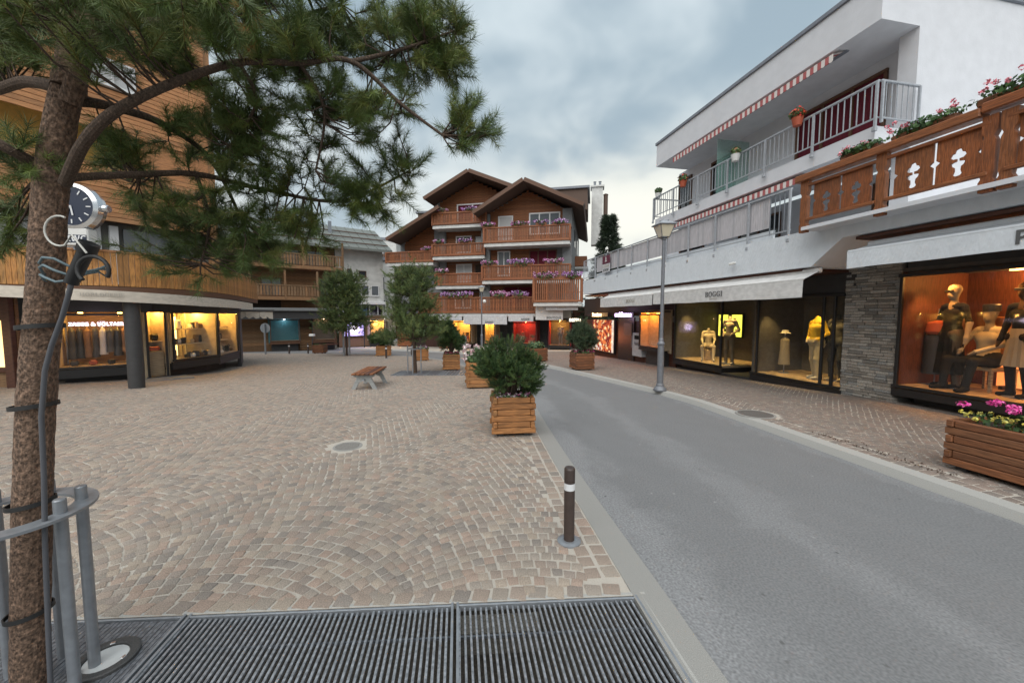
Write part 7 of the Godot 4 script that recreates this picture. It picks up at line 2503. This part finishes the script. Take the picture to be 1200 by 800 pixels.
	wl.append(Vector3(0.10, 0.05, 0.05))
	wr.append(0.0038)
	var wg := Geo.new()
	wg.tube(wl, wr, 6)
	part(sp, "white_cable", wg.mesh(), M.cable_white)
	var tie := Geo.new()
	var tie_mat := mk(lin(0.12, 0.17, 0.19), 0.6)
	for k in 3:
		var pts := []
		var rr := []
		for i in 9:
			var a := -0.5 + i * 0.46
			pts.append(Vector3(-0.095 + cos(a) * 0.092, -0.02 - i * 0.004 * (1 - k) + k * 0.012 + 0.02 * sin(i * 1.3 + k), -0.08 + sin(a) * 0.092))
			rr.append(0.005)
		tie.tube(pts, rr, 6)
	part(sp, "tie_rope", tie.mesh(), tie_mat)

	# tree guard: upright tubes carrying a flat ring
	var gd := thing("tree_guard", "grey steel tree guard of upright tubes and a flat ring round the young pine", "tree guard", Vector3(-2.12, 0.0, -1.57))
	var ring := Geo.new()
	ring.lathe([[0.185, 0.80], [0.185, 0.812], [0.26, 0.812], [0.26, 0.80], [0.185, 0.80]], 40)
	part(gd, "ring", ring.mesh(), M.galv)
	for a in [-0.05, -0.73, 1.9, 2.6, 3.6, 4.4]:
		var pg := Geo.new()
		pg.lathe([[0.021, -0.03], [0.021, 0.868], [0.018, 0.873], [0.0, 0.873]], 16)
		part(gd, "tube", pg.mesh(), M.galv, Vector3(cos(a) * 0.205, 0, sin(a) * 0.205))

	small_pine("slim pine with a layered crown in the guarded tree pit of the square", on(-3.06, -12.1), 3.35, 0.95, 1.0, 5, -0.05)
	small_pine("small round-crowned pine at the back of the square before the timber house", on(-9.0, -20.9), 4.35, 1.45, 1.3, 7, 0.0)
	# guard and grating of the slim pine
	var g2 := thing("tree_guard", "slender steel tree guard round the slim pine", "tree guard", on(-3.06, -12.1))
	var r2 := Geo.new()
	r2.lathe([[0.20, 0.78], [0.20, 0.80], [0.25, 0.80], [0.25, 0.78], [0.20, 0.78]], 24)
	part(g2, "ring", r2.mesh(), M.galv)
	for k in 5:
		var pg := Geo.new()
		pg.lathe([[0.02, 0.0], [0.02, 0.9], [0.0, 0.9]], 10)
		part(g2, "tube", pg.mesh(), M.galv, Vector3(cos(k * TAU / 5 + 0.4) * 0.225, 0, sin(k * TAU / 5 + 0.4) * 0.225))
	var g3 := thing("tree_guard", "steel tree guard round the small round-crowned pine", "tree guard", on(-9.0, -20.9))
	for k in 4:
		var pg := Geo.new()
		pg.lathe([[0.05, 0.0], [0.05, 1.3], [0.0, 1.3]], 10)
		part(g3, "tube", pg.mesh(), M.galv, Vector3(cos(k * TAU / 4 + 0.4) * 0.2, 0, sin(k * TAU / 4 + 0.4) * 0.2))
	var pit := thing("tree_grate", "flat grey grating at the foot of the slim pine", "grating", on(-2.4, -12.15, 0.018), 0.05)
	for i in 26:
		box(pit, "bar", Vector3(0.07, 0.02, 1.3), Vector3(-1.25 + i * 0.1, 0, 0), pick([M.post_grey, M.steel]), Vector3(-0.042, 0, 0))

	# spruce behind the terrace
	var sb := Vector3(6.55, -0.8, -26.5)
	var s := thing("spruce_tree", "pointed dark spruce rising behind the terrace railing", "tree", sb)
	var sg := Geo.new()
	sg.tube([Vector3.ZERO, Vector3(0.05, 4.5, 0), Vector3(0, 9.0, 0)], [0.16, 0.09, 0.02], 8)
	part(s, "trunk", sg.mesh(), M.bark_young)
	var sl := []
	var bg := Geo.new()
	var y := 1.4
	while y < 9.0:
		var r := (9.25 - y) * 0.27 * rng.randf_range(0.8, 1.15)
		for k in 12:
			var a := rng.randf() * TAU
			var e := Vector3(cos(a) * r, y - r * 0.12, sin(a) * r)
			bg.tube([Vector3(0, y + 0.05, 0), Vector3(e.x * 0.6, y - r * 0.14, e.z * 0.6), e + Vector3(0, 0.06, 0)], [0.025, 0.016, 0.006], 4, 0.0, null, false)
			for i in 7:
				var f := rng.randf_range(0.2, 1.0)
				var p := Vector3(e.x * f, y - r * 0.14 * f, e.z * f)
				sl.append([p + Vector3(rng.randfn(), rng.randfn(), rng.randfn()) * 0.05, Vector3(cos(a), 0.1, sin(a)) + Vector3(rng.randfn(), rng.randfn() * 0.5 - 0.1, rng.randfn()) * 0.5, rng.randf_range(0.3, 0.42)])
		y += 0.27
	part(s, "limbs", bg.mesh(), M.bark_young)
	tufts(s, "crown", 2, sl, [[0.025, 0.045, 0.022], [0.032, 0.055, 0.026], [0.022, 0.036, 0.02]])

func small_pine(label: String, at: Vector3, h: float, r: float, low: float, tiers: int, lean: float) -> void:
	var t := thing("pine_tree", label, "tree", at)
	var g := Geo.new()
	g.tube([Vector3.ZERO, Vector3(lean, h * 0.45, 0), Vector3(lean * 0.5, h * 0.97, 0)], [0.065, 0.05, 0.012], 10)
	part(t, "trunk", g.mesh(), M.bark_young)
	var lg := Geo.new()
	var list := []
	for k in tiers:
		var y: float = lerpf(low + 0.2, h - 0.35, float(k) / (tiers - 1))
		var n := 6
		for i in n:
			var a := TAU * i / n + k * 0.7 + rng.randf_range(-0.35, 0.35)
			var rr := r * (1.0 - 0.3 * pow(float(k) / (tiers - 1), 1.6)) * rng.randf_range(0.65, 1.05)
			var e := Vector3(cos(a) * rr, y + 0.12 + rng.randf_range(-0.12, 0.2), sin(a) * rr)
			var o := Vector3(lean * 0.8, y - 0.12, 0)
			lg.tube([o, o.lerp(e, 0.55) - Vector3(0, 0.05, 0), e], [0.024, 0.016, 0.006], 5)
			for j in (60 if h < 4.0 else 70):
				var f := pow(rng.randf_range(0.12, 1.0), 0.7)
				var p := o.lerp(e, f) + Vector3(rng.randfn() * 0.13, rng.randfn() * 0.11, rng.randfn() * 0.13) * r
				var d := (e - o).normalized() * 0.5 + Vector3(rng.randfn() * 0.6, 0.55 + rng.randfn() * 0.3, rng.randfn() * 0.6)
				list.append([p, d, rng.randf_range(0.15, 0.23) * (1.0 if h < 4.0 else 1.25)])
	part(t, "limbs", lg.mesh(), M.bark_young)
	tufts(t, "crown", 1, list, [[0.085, 0.135, 0.04], [0.11, 0.16, 0.046], [0.065, 0.105, 0.034], [0.14, 0.18, 0.055]])
